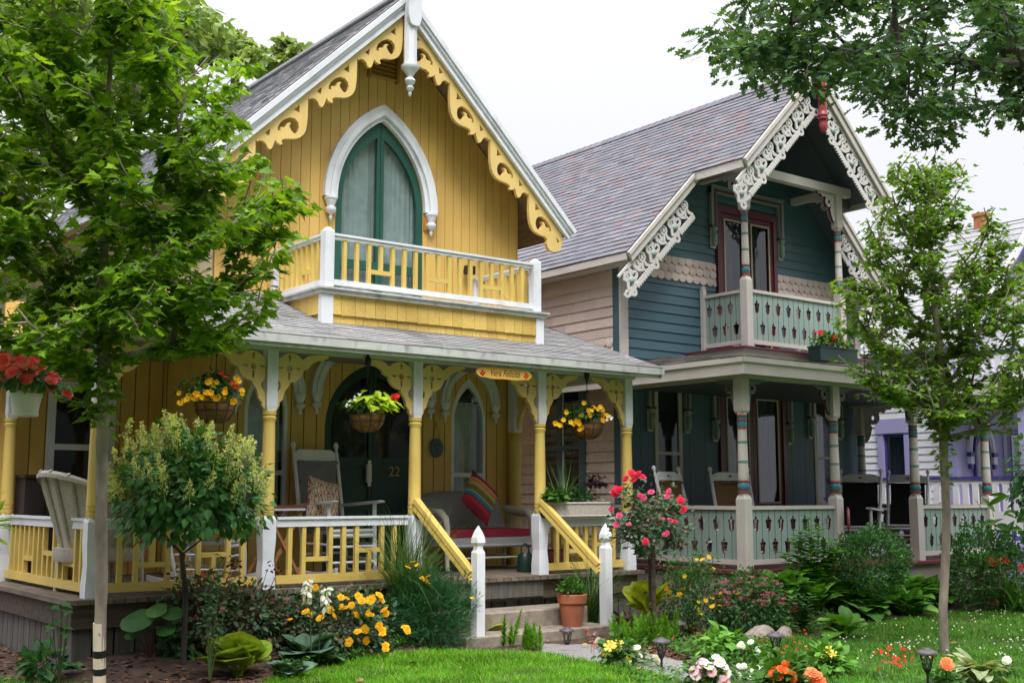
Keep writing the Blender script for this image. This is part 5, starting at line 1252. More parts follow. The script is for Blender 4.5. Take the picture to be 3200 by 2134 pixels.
slot_rail((16.70, 9.2), (16.70, 13.0), .75, 1.52); slot_rail((16.7, 9.15), (21, 9.15), .55, 1.20); slot_rail((16.65, 9.15), (21, 9.15), 2.83, 3.42); slot_rail((16.65, 9.2), (16.65, 10.5), 2.83, 3.42)
for x in (16.72, 18.6, 20.5):
    mb = MB(); mb.cbox(x, 9.22, .52, 2.62, .11); mb.build('porch_post', M['purple'], pcot)
# ================================================================ porch furniture
M['darkbox'] = paint('dark_brown_cabinet', (.022, .012, .014), .6, .2)
def rocker(label, frame, sling, loc, rz, group, style='plain', k=1.0):
    t = thing('rocking_chair', label, 'rocking chair', loc, rz, group)
    B = lambda: MB()
    TR_ = [(0, .010), (.06, .010), (.10, .019), (.2, .023), (.6, .022), (.8, .020), (.83, .024), (.86, .018), (.89, .022), (.92, .015), (.94, .014), (.955, .024), (.975, .028), (.992, .020), (1.0, .004)]
    for s in (-1, 1):
        a = np.array([s*.265, .20, .07]); b = np.array([s*.275, .47, 1.17])
        m = B(); m.tube([a+(b-a)*q for q, _ in TR_], [max(.006, r*1.05) for _, r in TR_], 9); m.build('back_post', M[frame], t, world=False)
        m = B(); m.tube([(s*.29, -.26, .05), (s*.29, -.26, .12), (s*.285, -.255, .30), (s*.285, -.255, .33), (s*.285, -.25, .40), (s*.285, -.245, .63)], [.014, .022, .026, .020, .025, .021], 9); m.build('leg', M[frame], t, world=False)
        m = B(); m.prism([(-.34, .0), (.30, .0), (.33, .012), (.30, .024), (-.34, .024), (-.375, .012)], lambda p, q, d, s=s: (s*.29+(-.035+d)+(.02*(q/.02) if False else 0), p, .63+q-.05*(p+.3)), .07); m.build('armrest', M[frame], t, world=False)
        arc = [(y, .012+.30*(y-.02)**2) for y in np.linspace(-.40, .46, 12)]
        m = B(); m.prism([(y, z) for y, z in arc]+[(y, z+.045) for y, z in arc[::-1]], lambda p, q, d, s=s: (s*.285-.016+d, p, q), .032); m.build('rocker', M[frame], t, world=False)
    m = B()
    if style == 'notch': pl = [(-.25, -.05), (.25, -.05), (.25, .015), (.19, .045), (.14, .055), (-.14, .055), (-.19, .045), (-.25, .015)]
    else: pl = [(-.25, -.045), (.25, -.045), (.25, .03), (.20, .055), (-.20, .055), (-.25, .03)]
    m.prism(pl, lambda a, b, d: (a, .435+b*.24+d, 1.045+b), .022); m.build('top_rail', M[frame], t, world=False)
    if style == 'notch':
        m = B(); m.lathe([(0, 0), (.022, 0), (.022, .004), (0, .004)], (0, .433, 1.05), 10, axis=(0, -1, .2), sy=.6); m.build('badge', M['slingbrown'], t, world=False)
    m = B(); zt_ = .97 if style == 'notch' else .985; n = 8; V = []; F = []
    for i in range(n+1):
        q = i/n; z = .40+(zt_-.40)*q; y = .225+(.435-.225)*((z-.12)/1.05)*1.02+.045*sin(pi*q)*.6
        for x in (-.235, -.1, .1, .235): V.append((x, y+(.012 if abs(x) < .2 else 0), z+(.02*(q == 1)*(abs(x)/.235))))
    for i in range(n):
        for j in range(3): F.append([4*i+j, 4*i+j+1, 4*i+j+5, 4*i+j+4])
    m.add(V, F, 0, True); V2 = [(x, y+.012, z) for x, y, z in V]; m.add(V2, [f[::-1] for f in F], 0, True)
    m.tube([(-.26, .395, zt_), (.26, .395, zt_)], .014, 6); m.build('backrest', M[sling], t, world=False)
    m = B(); m.box(-.28, .28, -.25, .21, .375, .40); m.build('seat', M[sling], t, world=False)
    m = B()
    for z, y0 in ((.14, -.26), (.27, -.257), (.36, -.252), (.40, -.25)): m.tube([(-.285, y0, z), (.285, y0, z)], .012 if z < .35 else .018, 6)
    for s in (-1, 1):
        for z in (.16, .29): m.tube([(s*.288, -.258, z), (s*.268, .22, z)], .011, 6)
    m.tube([(-.27, .24, .2), (.27, .24, .2)], .012, 6); m.build('stretcher', M[frame], t, world=False)
    if k != 1: t.scale = k
    return t
q = at(985, 1425, Y=10.95)
rocker('white rocking chair with a grey sling back and floral pillow by the green front door', 'chairwhite', 'sling', (q[0]+.02, 10.48, ZFL), R(4), 'white rocking chairs on the yellow porch', k=(.94, 1.0, 1.165))
q = at(655, 1600, Y=10.3)
rocker('white rocking chair mostly hidden behind the round hydrangea tree', 'chairwhite', 'sling', (q[0], 10.30, ZFL), R(50), 'white rocking chairs on the yellow porch')
for (px, lab) in ((2100, 'white rocking chair with a brown woven back, nearer the rose tree'), (2255, 'white rocking chair with a brown woven back, just left of the striped turned corner post')):
    yy = 9.92 if px < 2200 else 9.72
    q = at(px, 1490, Y=yy+.45)
    rocker(lab, 'chairwhite', 'slingbrown', (q[0], yy, ZFL), R(12 if px < 2200 else -16), 'brown backed rocking chairs on the teal porch', 'notch')
for (px, lab) in ((2720, 'grey white rocking chair with a black back, facing left, nearest the numbered post'), (2868, 'grey white rocking chair with a black back, partly behind the third turned post')):
    q = at(px, 1500, Y=9.75)
    rocker(lab, 'chairgrey', 'slingblack', (q[0]-.40, 9.75, ZFL), R(-68), 'black backed rocking chairs on the teal porch', 'notch')
# pillows
def pillow(name, label, mat, loc, rot, w=.42, h=.42, th=.13):
    t = MB(); n = 10; V = []; F = []
    for sgn in (1, -1):
        b = len(V)
        for i in range(n+1):
            for j in range(n+1):
                a, c = i/n*2-1, j/n*2-1; e = (1-a**4)*(1-c**4); pin = 1-.10*(1-abs(a*c))*(abs(a)**3+abs(c)**3)*.7
                V.append((a*w/2*pin, sgn*th/2*sqrt(max(0, e)), c*h/2*pin))
        F += [[b+i*(n+1)+j, b+(i+1)*(n+1)+j, b+(i+1)*(n+1)+j+1, b+i*(n+1)+j+1] for i in range(n) for j in range(n)]
    t.add(V, F, 0, True); o = t.build(name, mat); o.location = tuple(loc); o.rotation_euler = rot
    return tag(o, label, 'pillow')
def stripes(name, stops):
    m, t, b, o = _new(name); c = N(t, 'ShaderNodeTexCoord'); sx = N(t, 'ShaderNodeSeparateXYZ'); t.links.new(c.outputs['Generated'], sx.inputs[0])
    r = N(t, 'ShaderNodeValToRGB'); r.color_ramp.interpolation = 'CONSTANT'; e = r.color_ramp.elements
    while len(e) < len(stops): e.new(.5)
    for el, (p, cc) in zip(e, stops): el.position = p; el.color = (*cc, 1)
    t.links.new(sx.outputs[2], r.inputs[0]); t.links.new(r.outputs[0], b.inputs['Base Color']); b.inputs['Roughness'].default_value = .9
    n = noise(t, 120, 2); bump(t, b, n.outputs['Fac'], .4, .002); return m
rd, te, ol, oc, gr = (.38, .012, .03), (.03, .16, .22), (.16, .14, .02), (.55, .24, .03), (.45, .42, .38)
M['stripe'] = stripes('striped_pillow_fabric', [(0, (.22, .01, .03)), (.14, rd), (.24, (.02, .05, .09)), (.28, te), (.38, gr), (.40, ol), (.55, (.30, .25, .05)), (.60, gr), (.63, oc), (.75, gr), (.78, rd), (.92, (.02, .05, .10)), (.96, te)])
def floral(name):
    m, t, b, o = _new(name); c = N(t, 'ShaderNodeTexCoord')
    v = N(t, 'ShaderNodeTexVoronoi'); v.inputs['Scale'].default_value = 7; t.links.new(c.outputs['Generated'], v.inputs['Vector'])
    f = ramp(t, v.outputs['Distance'], [(0, (.55, .10, .02)), (.12, (.50, .05, .03)), (.22, (.05, .07, .12)), (.27, (.62, .50, .40)), (.40, (.66, .56, .46)), (.55, (.22, .26, .05)), (.60, (.66, .56, .46))])
    w_ = N(t, 'ShaderNodeTexWave'); w_.inputs['Scale'].default_value = 3.5; w_.inputs['Distortion'].default_value = 9; t.links.new(c.outputs['Generated'], w_.inputs['Vector'])
    f2 = ramp(t, w_.outputs['Fac'], [(.86, (0, 0, 0)), (.93, (1, 1, 1))]); col = mixc(t, f2.outputs[0], f.outputs[0], (.45, .05, .03))
    t.links.new(col, b.inputs['Base Color']); b.inputs['Roughness'].default_value = .9; return m
M['floral'] = floral('floral_pillow_fabric')
q = at(1010, 1560, Y=10.50); pillow('pillow', 'cream pillow with a red and orange flower print leaning in the white rocking chair', M['floral'], (q[0], 10.50, q[2]-.02), (R(-16), R(14), R(6)), .40, .46)
# wicker loveseat
def wicker_lines(mb, pts0, pts1, n, r=.006):
    for i in range(n+1):
        f = i/n; mb.tube([np.array(a)*(1-f)+np.array(b)*f for a, b in zip(pts0, pts1)], r, 4)
q0 = at(1400, 1700, Y=10.35); q1_ = at(1668, 1700, Y=10.35); LX, LW = (q0[0]+q1_[0])/2+.02, (q1_[0]-q0[0])
lv = thing('wicker_loveseat', 'grey white wicker loveseat with a deep red seat cushion under the pointed window', 'loveseat', (LX, 10.70, ZFL), R(0))
hw = LW/2
m = MB(); n = 22; V = []; F = []
prof = [(.14, .35), (.17, .48), (.22, .62), (.28, .76), (.34, .84), (.40, .855), (.43, .82)]
for i in range(n+1):
    a = -1+2*i/n; hh = 1-.18*abs(a)**3
    for y, z in prof: V.append((a*hw*.98, y+.02, .36+(z-.36)*hh))
kk_ = len(prof); F = [[i*kk_+j, (i+1)*kk_+j, (i+1)*kk_+j+1, i*kk_+j+1] for i in range(n) for j in range(kk_-1)]
m.add(V, F, 0, True); m.build('backrest', M['wickergrey'], lv, world=False)
m = MB()
for i in range(40):
    x = -hw*.95+i*hw*1.9/39; m.tube([(x, .12, .36), (x+.012, .15, .48)], .005, 4); 
m.build('open_weave', M['wicker'], lv, world=False)
for s in (-1, 1):
    m = MB(); m.tube([(s*hw*.98, -.30, .02), (s*hw, -.30, .2), (s*hw*1.0, -.31, .45), (s*hw*1.02, -.29, .56), (s*hw*1.03, -.2, .62), (s*hw*1.03, 0, .63), (s*hw*1.0, .2, .66)], [.024, .026, .03, .04, .05, .05, .045], 9); m.build('armrest', M['wicker'], lv, world=False)
    m = MB(); m.tube([(s*hw*.97, .2, .02), (s*hw*.97, .18, .36)], .022, 8); m.build('leg', M['wicker'], lv, world=False)
    m = MB()
    for i in range(12):
        y = -.28+i*.04; m.tube([(s*hw*1.0, y, .36), (s*hw*1.02, y+.02, .60)], .005, 4); m.tube([(s*hw*1.0, y+.04, .36), (s*hw*1.02, y-.0, .60)], .005, 4)
    m.build('arm_weave', M['wicker'], lv, world=False)
m = MB(); m.box(-hw, hw, -.30, .18, .27, .36); m.tube([(-hw, -.30, .27), (hw, -.30, .27)], .02, 6); m.build('seat', M['wickergrey'], lv, world=False)
m = MB(); m.tube([(-hw, -.28, .14), (hw, -.28, .14)], .013, 6); m.tube([(-hw, .18, .14), (hw, .18, .14)], .013, 6)
for s in (-1, 1): m.tube([(s*hw*.97, -.29, .2), (s*hw*.8, -.29, .28)], .012, 6)
m.build('stretcher', M['wicker'], lv, world=False)
m = MB(); m.box(-hw*.94, hw*.94, -.30, .12, .365, .445); m.build('cushion', M['redcloth'], lv, world=False)
q = at(1505, 1555, Y=10.55); pillow('pillow', 'boldly striped red, olive and teal pillow tilted on the wicker loveseat', M['stripe'], (q[0], 10.58, q[2]), (R(-18), R(38), R(0)), .46, .46, .15)
# wicker armchair by the side porch
q = at(240, 1540, Y=10.25)
wc = thing('wicker_armchair', 'beige white wicker armchair with a curved fan back on the left porch corner', 'armchair', (q[0]+.22, 10.28, ZFL), R(98)); wc.scale = (1.1,)*3
m = MB(); n = 20; V = []; F = []; rows = [(.30, .30, 0), (.34, .46, .02), (.38, .62, .06), (.42, .80, .12), (.44, .90, .16), (.46, .93, .19), (.48, .91, .215), (.475, .88, .22)]
for i in range(n+1):
    a = pi*(-.10+1.2*i/n); hk = .55+.45*sin(max(0, min(pi, a)))**.7
    for r_, z, fl_2 in rows: V.append((r_*cos(a), .0+(r_*.85+fl_2*.35)*sin(a), .30+(z-.30)*hk))
kk_ = len(rows); F = [[i*kk_+j, (i+1)*kk_+j, (i+1)*kk_+j+1, i*kk_+j+1] for i in range(n) for j in range(kk_-1)]
m.add(V, F, 0, True); m.build('backrest', M['wicker'], wc, world=False)
m = MB()
for i in range(1, n, 2):
    b = i*kk_; m.tube([np.array(V[b+j])*np.array([1.03, 1.03, 1]) for j in range(6)], [.012, .014, .018, .022, .02, .016], 6)
m.build('rib', M['wicker'], wc, world=False)
m = MB(); m.lathe([(0, .24), (.33, .24), (.34, .27), (.34, .34), (0, .34)], (0, 0, 0), 18); m.build('seat', M['wicker'], wc, world=False)
m = MB(); m.lathe([(0, .342), (.30, .342), (.31, .37), (.30, .41), (0, .42)], (0, -.04, 0), 18); m.build('cushion', M['redcloth'], wc, world=False)
for s in (-1, 1):
    for y in (-.24, .22): m = MB(); m.tube([(s*.25, y, 0), (s*.24, y*.95, .26)], [.018, .024], 7); m.build('leg', M['wicker'], wc, world=False)
q0, q1_ = at(64, 1500, Y=12.0), at(190, 1500, Y=12.0)
cb = thing('storage_cabinet', 'dark brown cabinet standing in the shade at the back of the side porch', 'cabinet', ((q0[0]+q1_[0])/2, 12.0, ZFL)); hw_ = (q1_[0]-q0[0])/2
m = MB(); m.box(-hw_, hw_, -.17, .17, .04, .98); m.box(-hw_-.015, hw_+.015, -.19, .18, .981, 1.01); m.build('body', M['darkbox'], cb, world=False)
for s in (-1, 1): m = MB(); m.box(min(s*.01, s*(hw_-.015)), max(s*.01, s*(hw_-.015)), -.186, -.171, .07, .95); m.build('door', M['darkbox'], cb, world=False)
# folding table
q = at(858, 1578, Y=10.35)
ft = thing('folding_table', 'small red topped folding table on crossed orange wooden legs beside the rocking chair', 'table', (q[0], 10.35, ZFL), R(12))
H = q[2]-ZFL; m = MB(); m.box(-.24, .24, -.18, .18, H-.025, H); m.build('table_top', M['redtop'], ft, world=False); m = MB(); m.box(-.235, .235, -.175, .175, H-.05, H-.026); m.build('apron', M['white'], ft, world=False)
for y in (-.15, .15):
    for s in (-1, 1): m = MB(); m.bar((-s*.22, y+.012*s, 0), (s*.22, y+.012*s, H-.05), .03, .018, ref=(0, 1, 0)); m.build('leg', M['slatwood'], ft, world=False)
# watering can, red pail
q = at(1650, 1765, Y=10.0); wcn = thing('watering_can', 'dark green watering can on the porch floor behind the right newel post', 'watering can', (q[0], 10.05, ZFL))
m = MB(); m.lathe([(0, 0), (.085, 0), (.09, .02), (.085, .16), (.06, .20), (.055, .20), (0, .19)], (0, 0, 0), 16); m.build('body', M['cangreen'], wcn, world=False)
m = MB(); m.tube([(.07, 0, .05), (.15, 0, .16), (.20, 0, .24)], [.02, .014, .018], 7); m.build('spout', M['cangreen'], wcn, world=False); m = MB(); m.tube([(-.05, 0, .19), (-.05, 0, .27), (0, 0, .30), (.05, 0, .27), (.05, 0, .19)], .010, 6); m.build('handle', M['cangreen'], wcn, world=False)
q = at(1738, 1750, Y=10.2); t = MB(); t.lathe([(0, 0), (.08, 0), (.10, .03), (.11, .15), (.095, .20), (.105, .22), (.09, .22), (.085, .19), (0, .18)], (q[0], 10.2, ZFL), 18); tag(t.build('flower_jar', M['canred']), 'dull red round jar on the porch floor seen through the right balusters', 'jar')
# hanging sign
q = at(1575, 1168, Y=9.37)
sg = thing('hanging_sign', 'yellow scalloped wooden sign reading Vera Felicità with red flowers at both ends', 'sign', (q[0], 9.37, q[2]))
m = MB(); pl = []
for i in range(64):
    a = 2*pi*i/64; c, s_ = cos(a), sin(a); w_ = .345*(abs(c)**.75)*(1 if c > 0 else -1); h_ = .058*(abs(s_)**.55)*(1 if s_ > 0 else -1)
    pl.append((w_*(1+.015*cos(12*a)), h_*(1+.05*cos(10*a))))
m.prism(pl, lambda a, b, d: (a, -.01+d, b), .018); m.build('board', M['signyel'], sg, world=False)
V, F = text_fill('Vera Felicità', .082, .35); m = MB(); m.add([(x*.92, -.0115, z*1.15) for x, z in V], F); m.build('lettering', M['ink'], sg, world=False)
for s in (-1, 1):
    m = MB()
    for dx, dz in ((0, .012), (.022, -.004), (-.018, -.012), (.004, -.022)): m.lathe([(0, .0), (.013, .0), (.009, .005), (0, .006)], (s*.275+dx, -.011, dz), 8, axis=(0, -1, 0))
    m.build('painted_flower', M['pred'], sg, world=False)
    m = MB(); m.tube([(s*.06, 0, .055), (s*.06, 0, .12)], .004, 5); m.build('hook', M['gold'], sg, world=False)
# oval plaque beside the door
q = at(1364, 1400, Y=YW-.05); op = thing('oval_plaque', 'dark blue oval plaque with faded flowers hanging on a cord right of the door', 'plaque', (q[0], YW-.05, q[2]))
m = MB(); m.lathe([(0, 0), (.085, 0), (.09, .006), (.085, .014), (0, .014)], (0, 0, 0), 24, axis=(0, -1, 0)); m.v[0][:, 2] *= 1.22; m.build('board', M['darkblue'] if 'darkblue' in M else M['tealdk'], op, world=False)
m = MB()
for dx, dz, in ((-.03, .03), (.03, .04), (0, -.01), (.02, -.06), (-.02, -.05)): m.lathe([(0, .0145), (.018, .0145), (.012, .018), (0, .018)], (dx, 0, dz), 7, axis=(0, -1, 0))
m.build('painted_flower', M['maroon'], op, world=False)
m = MB(); m.tube([(-.045, -.005, .09), (0, .02, .30), (.045, -.005, .09)], .004, 4); m.build('cord', M['slingbrown'], op, world=False)
# ================================================================ leaf templates
def T_maple():
    P = [(0, 0), (.10, .06), (.34, .02), (.28, .16), (.50, .34), (.34, .38), (.36, .48), (.18, .44), (.20, .62), (.12, .66), (0, 1.0)]
    R_ = [(x, y) for x, y in P]; V = [(0, 0, 0), (0, .45, .0), (0, 1.0, -.10)]; F = []
    for s in (1, -1):
        b = len(V); pts = R_[1:-1]
        for x, y in pts: V.append((s*x, y, .10*abs(x)-.14*y*y+.02))
        ids = [0]+[b+i for i in range(len(pts))]+[2]
        for i in range(len(ids)-1): F.append([1, ids[i], ids[i+1]] if s > 0 else [1, ids[i+1], ids[i]])
    return V, F
def T_oval(w=.30, droop=.12, n=3):
    V = [(0, 0, 0)]; F = []
    for i in range(1, n+1):
        t = i/(n+1); ww = w*sin(pi*t**.85); z = -droop*t*t
        V += [(-ww, t, z+ww*.25), (0, t, z), (ww, t, z+ww*.25)]
    V.append((0, 1, -droop)); L = len(V)-1
    F += [[0, 2, 1], [0, 3, 2]]
    for i in range(n-1):
        a = 1+3*i; b = a+3; F += [[a, a+1, b+1, b], [a+1, a+2, b+2, b+1]]
    a = 1+3*(n-1); F += [[a, a+1, L], [a+1, a+2, L]]
    return V, F
def T_simple(w=.28): return [(0, 0, 0), (w, .45, .06), (0, 1, -.05), (-w, .45, .06)], [[0, 1, 2], [0, 2, 3]]
def T_oak():
    P = [(0.05, .1), (.20, .22), (.10, .34), (.34, .50), (.14, .56), (.30, .78), (.10, .80), (0, 1.0)]; V = [(0, 0, 0), (0, .5, 0), (0, 1, -.06)]; F = []
    for s in (1, -1):
        b = len(V); pts = P[:-1]
        for x, y in pts: V.append((s*x, y, .15*abs(x)-.08*y))
        ids = [0]+[b+i for i in range(len(pts))]+[2]
        for i in range(len(ids)-1): F.append([1, ids[i], ids[i+1]] if s > 0 else [1, ids[i+1], ids[i]])
    return V, F
def T_blade(n=4, w=.012, arch=.5, tip=.1):
    V = []; F = []
    for i in range(n+1):
        t = i/n; ww = w*(1-t*(1-tip)); V += [(-ww, t*(1-.25*arch*t), -arch*t*t), (ww, t*(1-.25*arch*t), -arch*t*t)]
    return V, [[2*i, 2*i+1, 2*i+3, 2*i+2] for i in range(n)]
def T_hosta(w=.30, arch=.55, lift=.0, pet=.28, n=7, cup=.10, ripple=.02):
    V = []; F = []
    for i in range(n+1):
        t = i/n
        if t < pet: ww = .018
        else:
            u = (t-pet)/(1-pet); ww = w*(sin(pi*min(1, u**.70)))**.62*(1-.10*u)+.004
        y = t*(1-.22*arch*t); z = lift*t+.18*sin(pi*t)*.6-arch*t**2.2*.55
        for k, q in enumerate((-1, -.5, 0, .5, 1)): V.append((q*ww, y+.01*ripple*sin(9*t+k), z+cup*abs(q)**1.5*ww*2.2+ripple*sin(14*t+k*2)*abs(q)))
    for i in range(n):
        for k in range(4): F.append([5*i+k, 5*i+k+1, 5*i+k+6, 5*i+k+5])
    return V, F
def T_flower(n=5, w=.42, cup=.25, c=.16):
    V = []; F = []; m = []
    for k in range(n):
        a = 2*pi*k/n; b = len(V); d = (cos(a), sin(a)); p = (-d[1], d[0])
        for r, ww, z in ((.10, .05, .02), (.55, w*.8, cup*.6), (.85, w, cup), (1.0, w*.55, cup*.9)):
            V += [(d[0]*r+p[0]*ww, d[1]*r+p[1]*ww, z), (d[0]*r-p[0]*ww, d[1]*r-p[1]*ww, z)]
        for j in range(3): F.append([b+2*j, b+2*j+1, b+2*j+3, b+2*j+2]); m.append(0)
    b = len(V); V += [(c*cos(2*pi*i/6), c*sin(2*pi*i/6), .10) for i in range(6)]+[(0, 0, .16)]
    for i in range(6): F.append([b+i, b+(i+1) % 6, b+6]); m.append(1)
    return V, F, m
def T_double(rings=((1.0, 9, .05), (.78, 8, .25), (.52, 7, .42), (.26, 5, .52)), w=.30):
    V = []; F = []; m = []; q = 0
    for R0, n, z0 in rings:
        for k in range(n):
            a = 2*pi*(k+.5*(q % 2))/n; b = len(V); d = (cos(a), sin(a)); p = (-d[1], d[0]); ww = w*R0*.9+.03
            for r, w2, z in ((.05, .03, z0*.8-.05), (R0*.6, ww, z0+.02), (R0*.88, ww*.9, z0+.07), (R0, ww*.25, z0+.03)):
                V += [(d[0]*r+p[0]*w2, d[1]*r+p[1]*w2, z-.04), (d[0]*r-p[0]*w2, d[1]*r-p[1]*w2, z-.04)]
            for j in range(3): F.append([b+2*j, b+2*j+1, b+2*j+3, b+2*j+2]); m.append(0)
        q += 1
    return V, F, m
MAPLE, OVAL, OAK, SIMPLE = T_maple(), T_oval(), T_oak(), T_simple()
def rdir(n, zlo=-1, zhi=1):
    a = rng.uniform(0, 2*pi, n); z = rng.uniform(zlo, zhi, n); r = np.sqrt(np.maximum(0, 1-z*z)); return np.stack([r*np.cos(a), r*np.sin(a), z], 1)

# ================================================================ trees
def grow(trunk, tips, step=.14, down=1.2, bend=.35, trunk_from=0):
    """branch skeleton: every tip is joined to the nearest suitable node by an upward-curving path"""
    P = [np.array(p, float) for p in trunk]; par = [-1]+list(range(len(P)-1)); ntr = len(P); okk = [i >= trunk_from for i in range(ntr)]
    ends = []
    for tp in tips:
        A = np.array(P); d = np.linalg.norm(A-tp, axis=1)+down*np.maximum(0, A[:, 2]-tp[2]+.25*np.linalg.norm(A[:, :2]-tp[:2], axis=1))
        d[~np.array(okk)] += 50
        i = int(np.argmin(d)); a = P[i]; L = np.linalg.norm(tp-a); k = max(2, int(L/step)); prev = i
        out_ = tp-a; h = np.array([out_[0], out_[1], 0]); c = a+out_*.5+h*.12*bend*2-np.array([0, 0, .10*L*bend])+rng.normal(0, .035*L, 3)
        for q in range(1, k+1):
            t = q/k; P.append(a*(1-t)**2+2*c*t*(1-t)+tp*t*t); par.append(prev); okk.append(q < k); prev = len(P)-1
        ends.append(prev)
    return np.array(P), par, ends, ntr
def tubes(mb, P, par, ends, ntr, rt, rtip=.004, expo=.42, n=5, skip_trunk=True):
    cnt = np.zeros(len(P))
    for e in ends:
        i = e
        while i >= 0: cnt[i] += 1; i = par[i]
    rad = rtip*np.maximum(1, cnt)**expo; used = set()
    for i in range(ntr): used.add(i)
    for e in ends:
        ch = [e]; i = par[e]
        while i >= 0:
            ch.append(i)
            if i in used: break
            i = par[i]
        for j in ch: used.add(j)
        ch = ch[::-1]
        rr = [min(rad[j], rt) for j in ch]; rr[0] = min(rr[0], rr[1]*1.15) if len(rr) > 1 else rr[0]
        if len(ch) > 1: mb.tube([P[j] for j in ch], rr, n, cap=False)
    return rad
def smooth_line(L, k):
    L = [np.array(q_, float) for q_ in L]; out_ = []
    for i in range(len(L)-1):
        for j in range(k): out_.append(L[i]*(1-j/k)+L[i+1]*j/k)
    return out_+[L[-1]]
def wob(L):
    return [float(q_[0])*(1+.035*sin(i*1.9)+.05*(i % 7 == 3)) for i, q_ in enumerate(L)]
def inpoly(pt, poly):
    x, y = pt; c = False; j = len(poly)-1
    for i in range(len(poly)):
        xi, yi = poly[i]; xj, yj = poly[j]
        if (yi > y) != (yj > y) and x < (xj-xi)*(y-yi)/(yj-yi)+xi: c = not c
        j = i
    return c
def sample_tips(poly, n, D, dd, mind=0.0, maxtry=6000):
    xs = [p[0] for p in poly]; ys = [p[1] for p in poly]; T = []; k = 0
    while len(T) < n and k < maxtry:
        k += 1; p = (random.uniform(min(xs), max(xs)), random.uniform(min(ys), max(ys)))
        if not inpoly(p, poly): continue
        q = at(*p, D=D+random.uniform(-dd, dd))
        if mind and any(np.linalg.norm(q-t) < mind for t in T): continue
        T.append(q)
    return T
def leafy(mb, P, par, ends, per, tmpl, size, back=4, spread=.09, droop=(.1, .6), sv=.25, mi=0, flat=.8):
    pos = []; fw = []
    for e in ends:
        i = e; path = [e]
        for _ in range(back):
            if par[i] < 0: break
            i = par[i]; path.append(i)
        pp_ = P[path]; ax = P[e]-P[path[-1]]
        for _ in range(per):
            t = random.random()**1.3*(len(path)-1); j = int(t); f = t-j
            c = pp_[j]*(1-f)+pp_[min(j+1, len(path)-1)]*f
            a = random.uniform(0, 2*pi); d = np.array([cos(a), sin(a), 0])+.5*ax/ max(1e-6, np.linalg.norm(ax))
            d[2] = -random.uniform(*droop); pos.append(c+d*spread*random.uniform(.3, 1)); fw.append(d)
    pos = np.array(pos); fw = np.array(fw); n = len(pos)
    up = np.stack([rng.normal(0, 1-flat+.25, n), rng.normal(0, 1-flat+.25, n), np.ones(n)], 1)
    mb.scatter(tmpl, pos, fw, up, size*rng.uniform(1-sv, 1+sv, n), mi)
def tree(name, label, trunk, rads, tips, tmpl, lmat, size, per, bark, group=None, step=.14, spread=.09, trunk_from=2, rtip=.004, expo=.42, droop=(.1, .6), back=4, down=1.2, bend=.35, n=9, flat=.8):
    t = thing(name, label, 'tree', trunk[0], 0, group)
    P, par, ends, ntr = grow(trunk, tips, step, down, bend, trunk_from)
    m = MB(); m.tube(trunk, rads, n); tr = m.build('trunk', M[bark], t)
    b = MB(); tubes(b, P, par, ends, ntr, max(rads)*.7, rtip, expo); b.build('branches', M[bark], t)
    l = MB(); leafy(l, P, par, ends, per, tmpl, size, back, spread, droop, flat=flat); l.build('crown', M[lmat], t)
    return t, tr
# --- street maple at the left
def tp(px, py, D): return at(px, py, D=D)
b = at(310, 2240, D=7.97); D0 = 7.97
ltr = [b]+[tp(x, y, D0) for x, y in ((312, 2000), (318, 1800), (316, 1600), (318, 1400), (322, 1340), (322, 1200), (318, 1050), (322, 900), (326, 740), (330, 560), (335, 380), (345, 200), (350, 40), (352, -120))]
poly = [(-330, 1000), (-330, -420), (430, -420), (600, 20), (690, 110), (775, 150), (790, 340), (800, 455), (835, 545), (925, 590), (900, 680), (865, 770), (830, 900), (770, 1010), (690, 1075), (540, 1060), (480, 1110), (360, 1060), (220, 1110), (60, 1090)]
tips = sample_tips(poly, 420, D0, .95, .11)
tips = [q_ for q_ in tips if np.linalg.norm((q_-tp(270, 420, D0))*np.array([.75, .75, .6])) < 1.75]
tips += [tp(x, y, D0+random.uniform(-.25, .35)) for x, y in ((905, 600), (925, 640), (880, 560), (900, 720), (850, 840), (840, 900), (790, 640), (800, 720), (720, 1060), (640, 1040), (560, 1090), (230, 1240), (330, 1210), (190, 1120), (100, 1080), (30, 1050), (700, 900), (760, 820), (560, 980), (620, 900))]
tips.sort(key=lambda q_: np.linalg.norm(q_[:2]-b[:2])+.25*abs(q_[2]-2.2))
ltr = smooth_line(ltr, 4); lrad = wob(smooth_line([[r_] for r_ in [.043, .040, .041, .040, .041, .042, .036, .034, .031, .028, .024, .020, .016, .012, .007]], 4))
lt, ltk = tree('maple_tree', 'leafy maple with slim grey trunk in cream paper wrap left of the yellow cottage', ltr, lrad, tips, MAPLE, 'maple', .090, 42, 'bark', trunk_from=20, spread=.10, rtip=.0042, down=1.5, n=12, droop=(.05, .55), flat=.72)
m = MB(); wz = [(tp(311, y, D0), .0425) for y in (2230, 2134, 2060, 2000, 1945)]; m.tube([a for a, _ in wz], [r_ for _, r_ in wz], 16); wr = m.build('paper_wrap', M['wrap'], ltk)
for y0, y1 in ((2030, 2052), (2086, 2106)): m = MB(); m.tube([tp(311.4, y0, D0), tp(311.4, y1, D0)], .0440, 16); m.build('tape_band', M['black'], ltk)
V, F = text_fill('AP', .022); m = MB(); c = tp(318, 1980, D0); r2 = _rt; f2 = np.array([0, 0, 1.]); nrm = -_fh
m.add([c+nrm*.0435+r2*(-.3*x*0+x*.0+y*-1.0)*1.0*.9+f2*x for x, y in V], F); m.build('lettering', M['ink'], ltk)
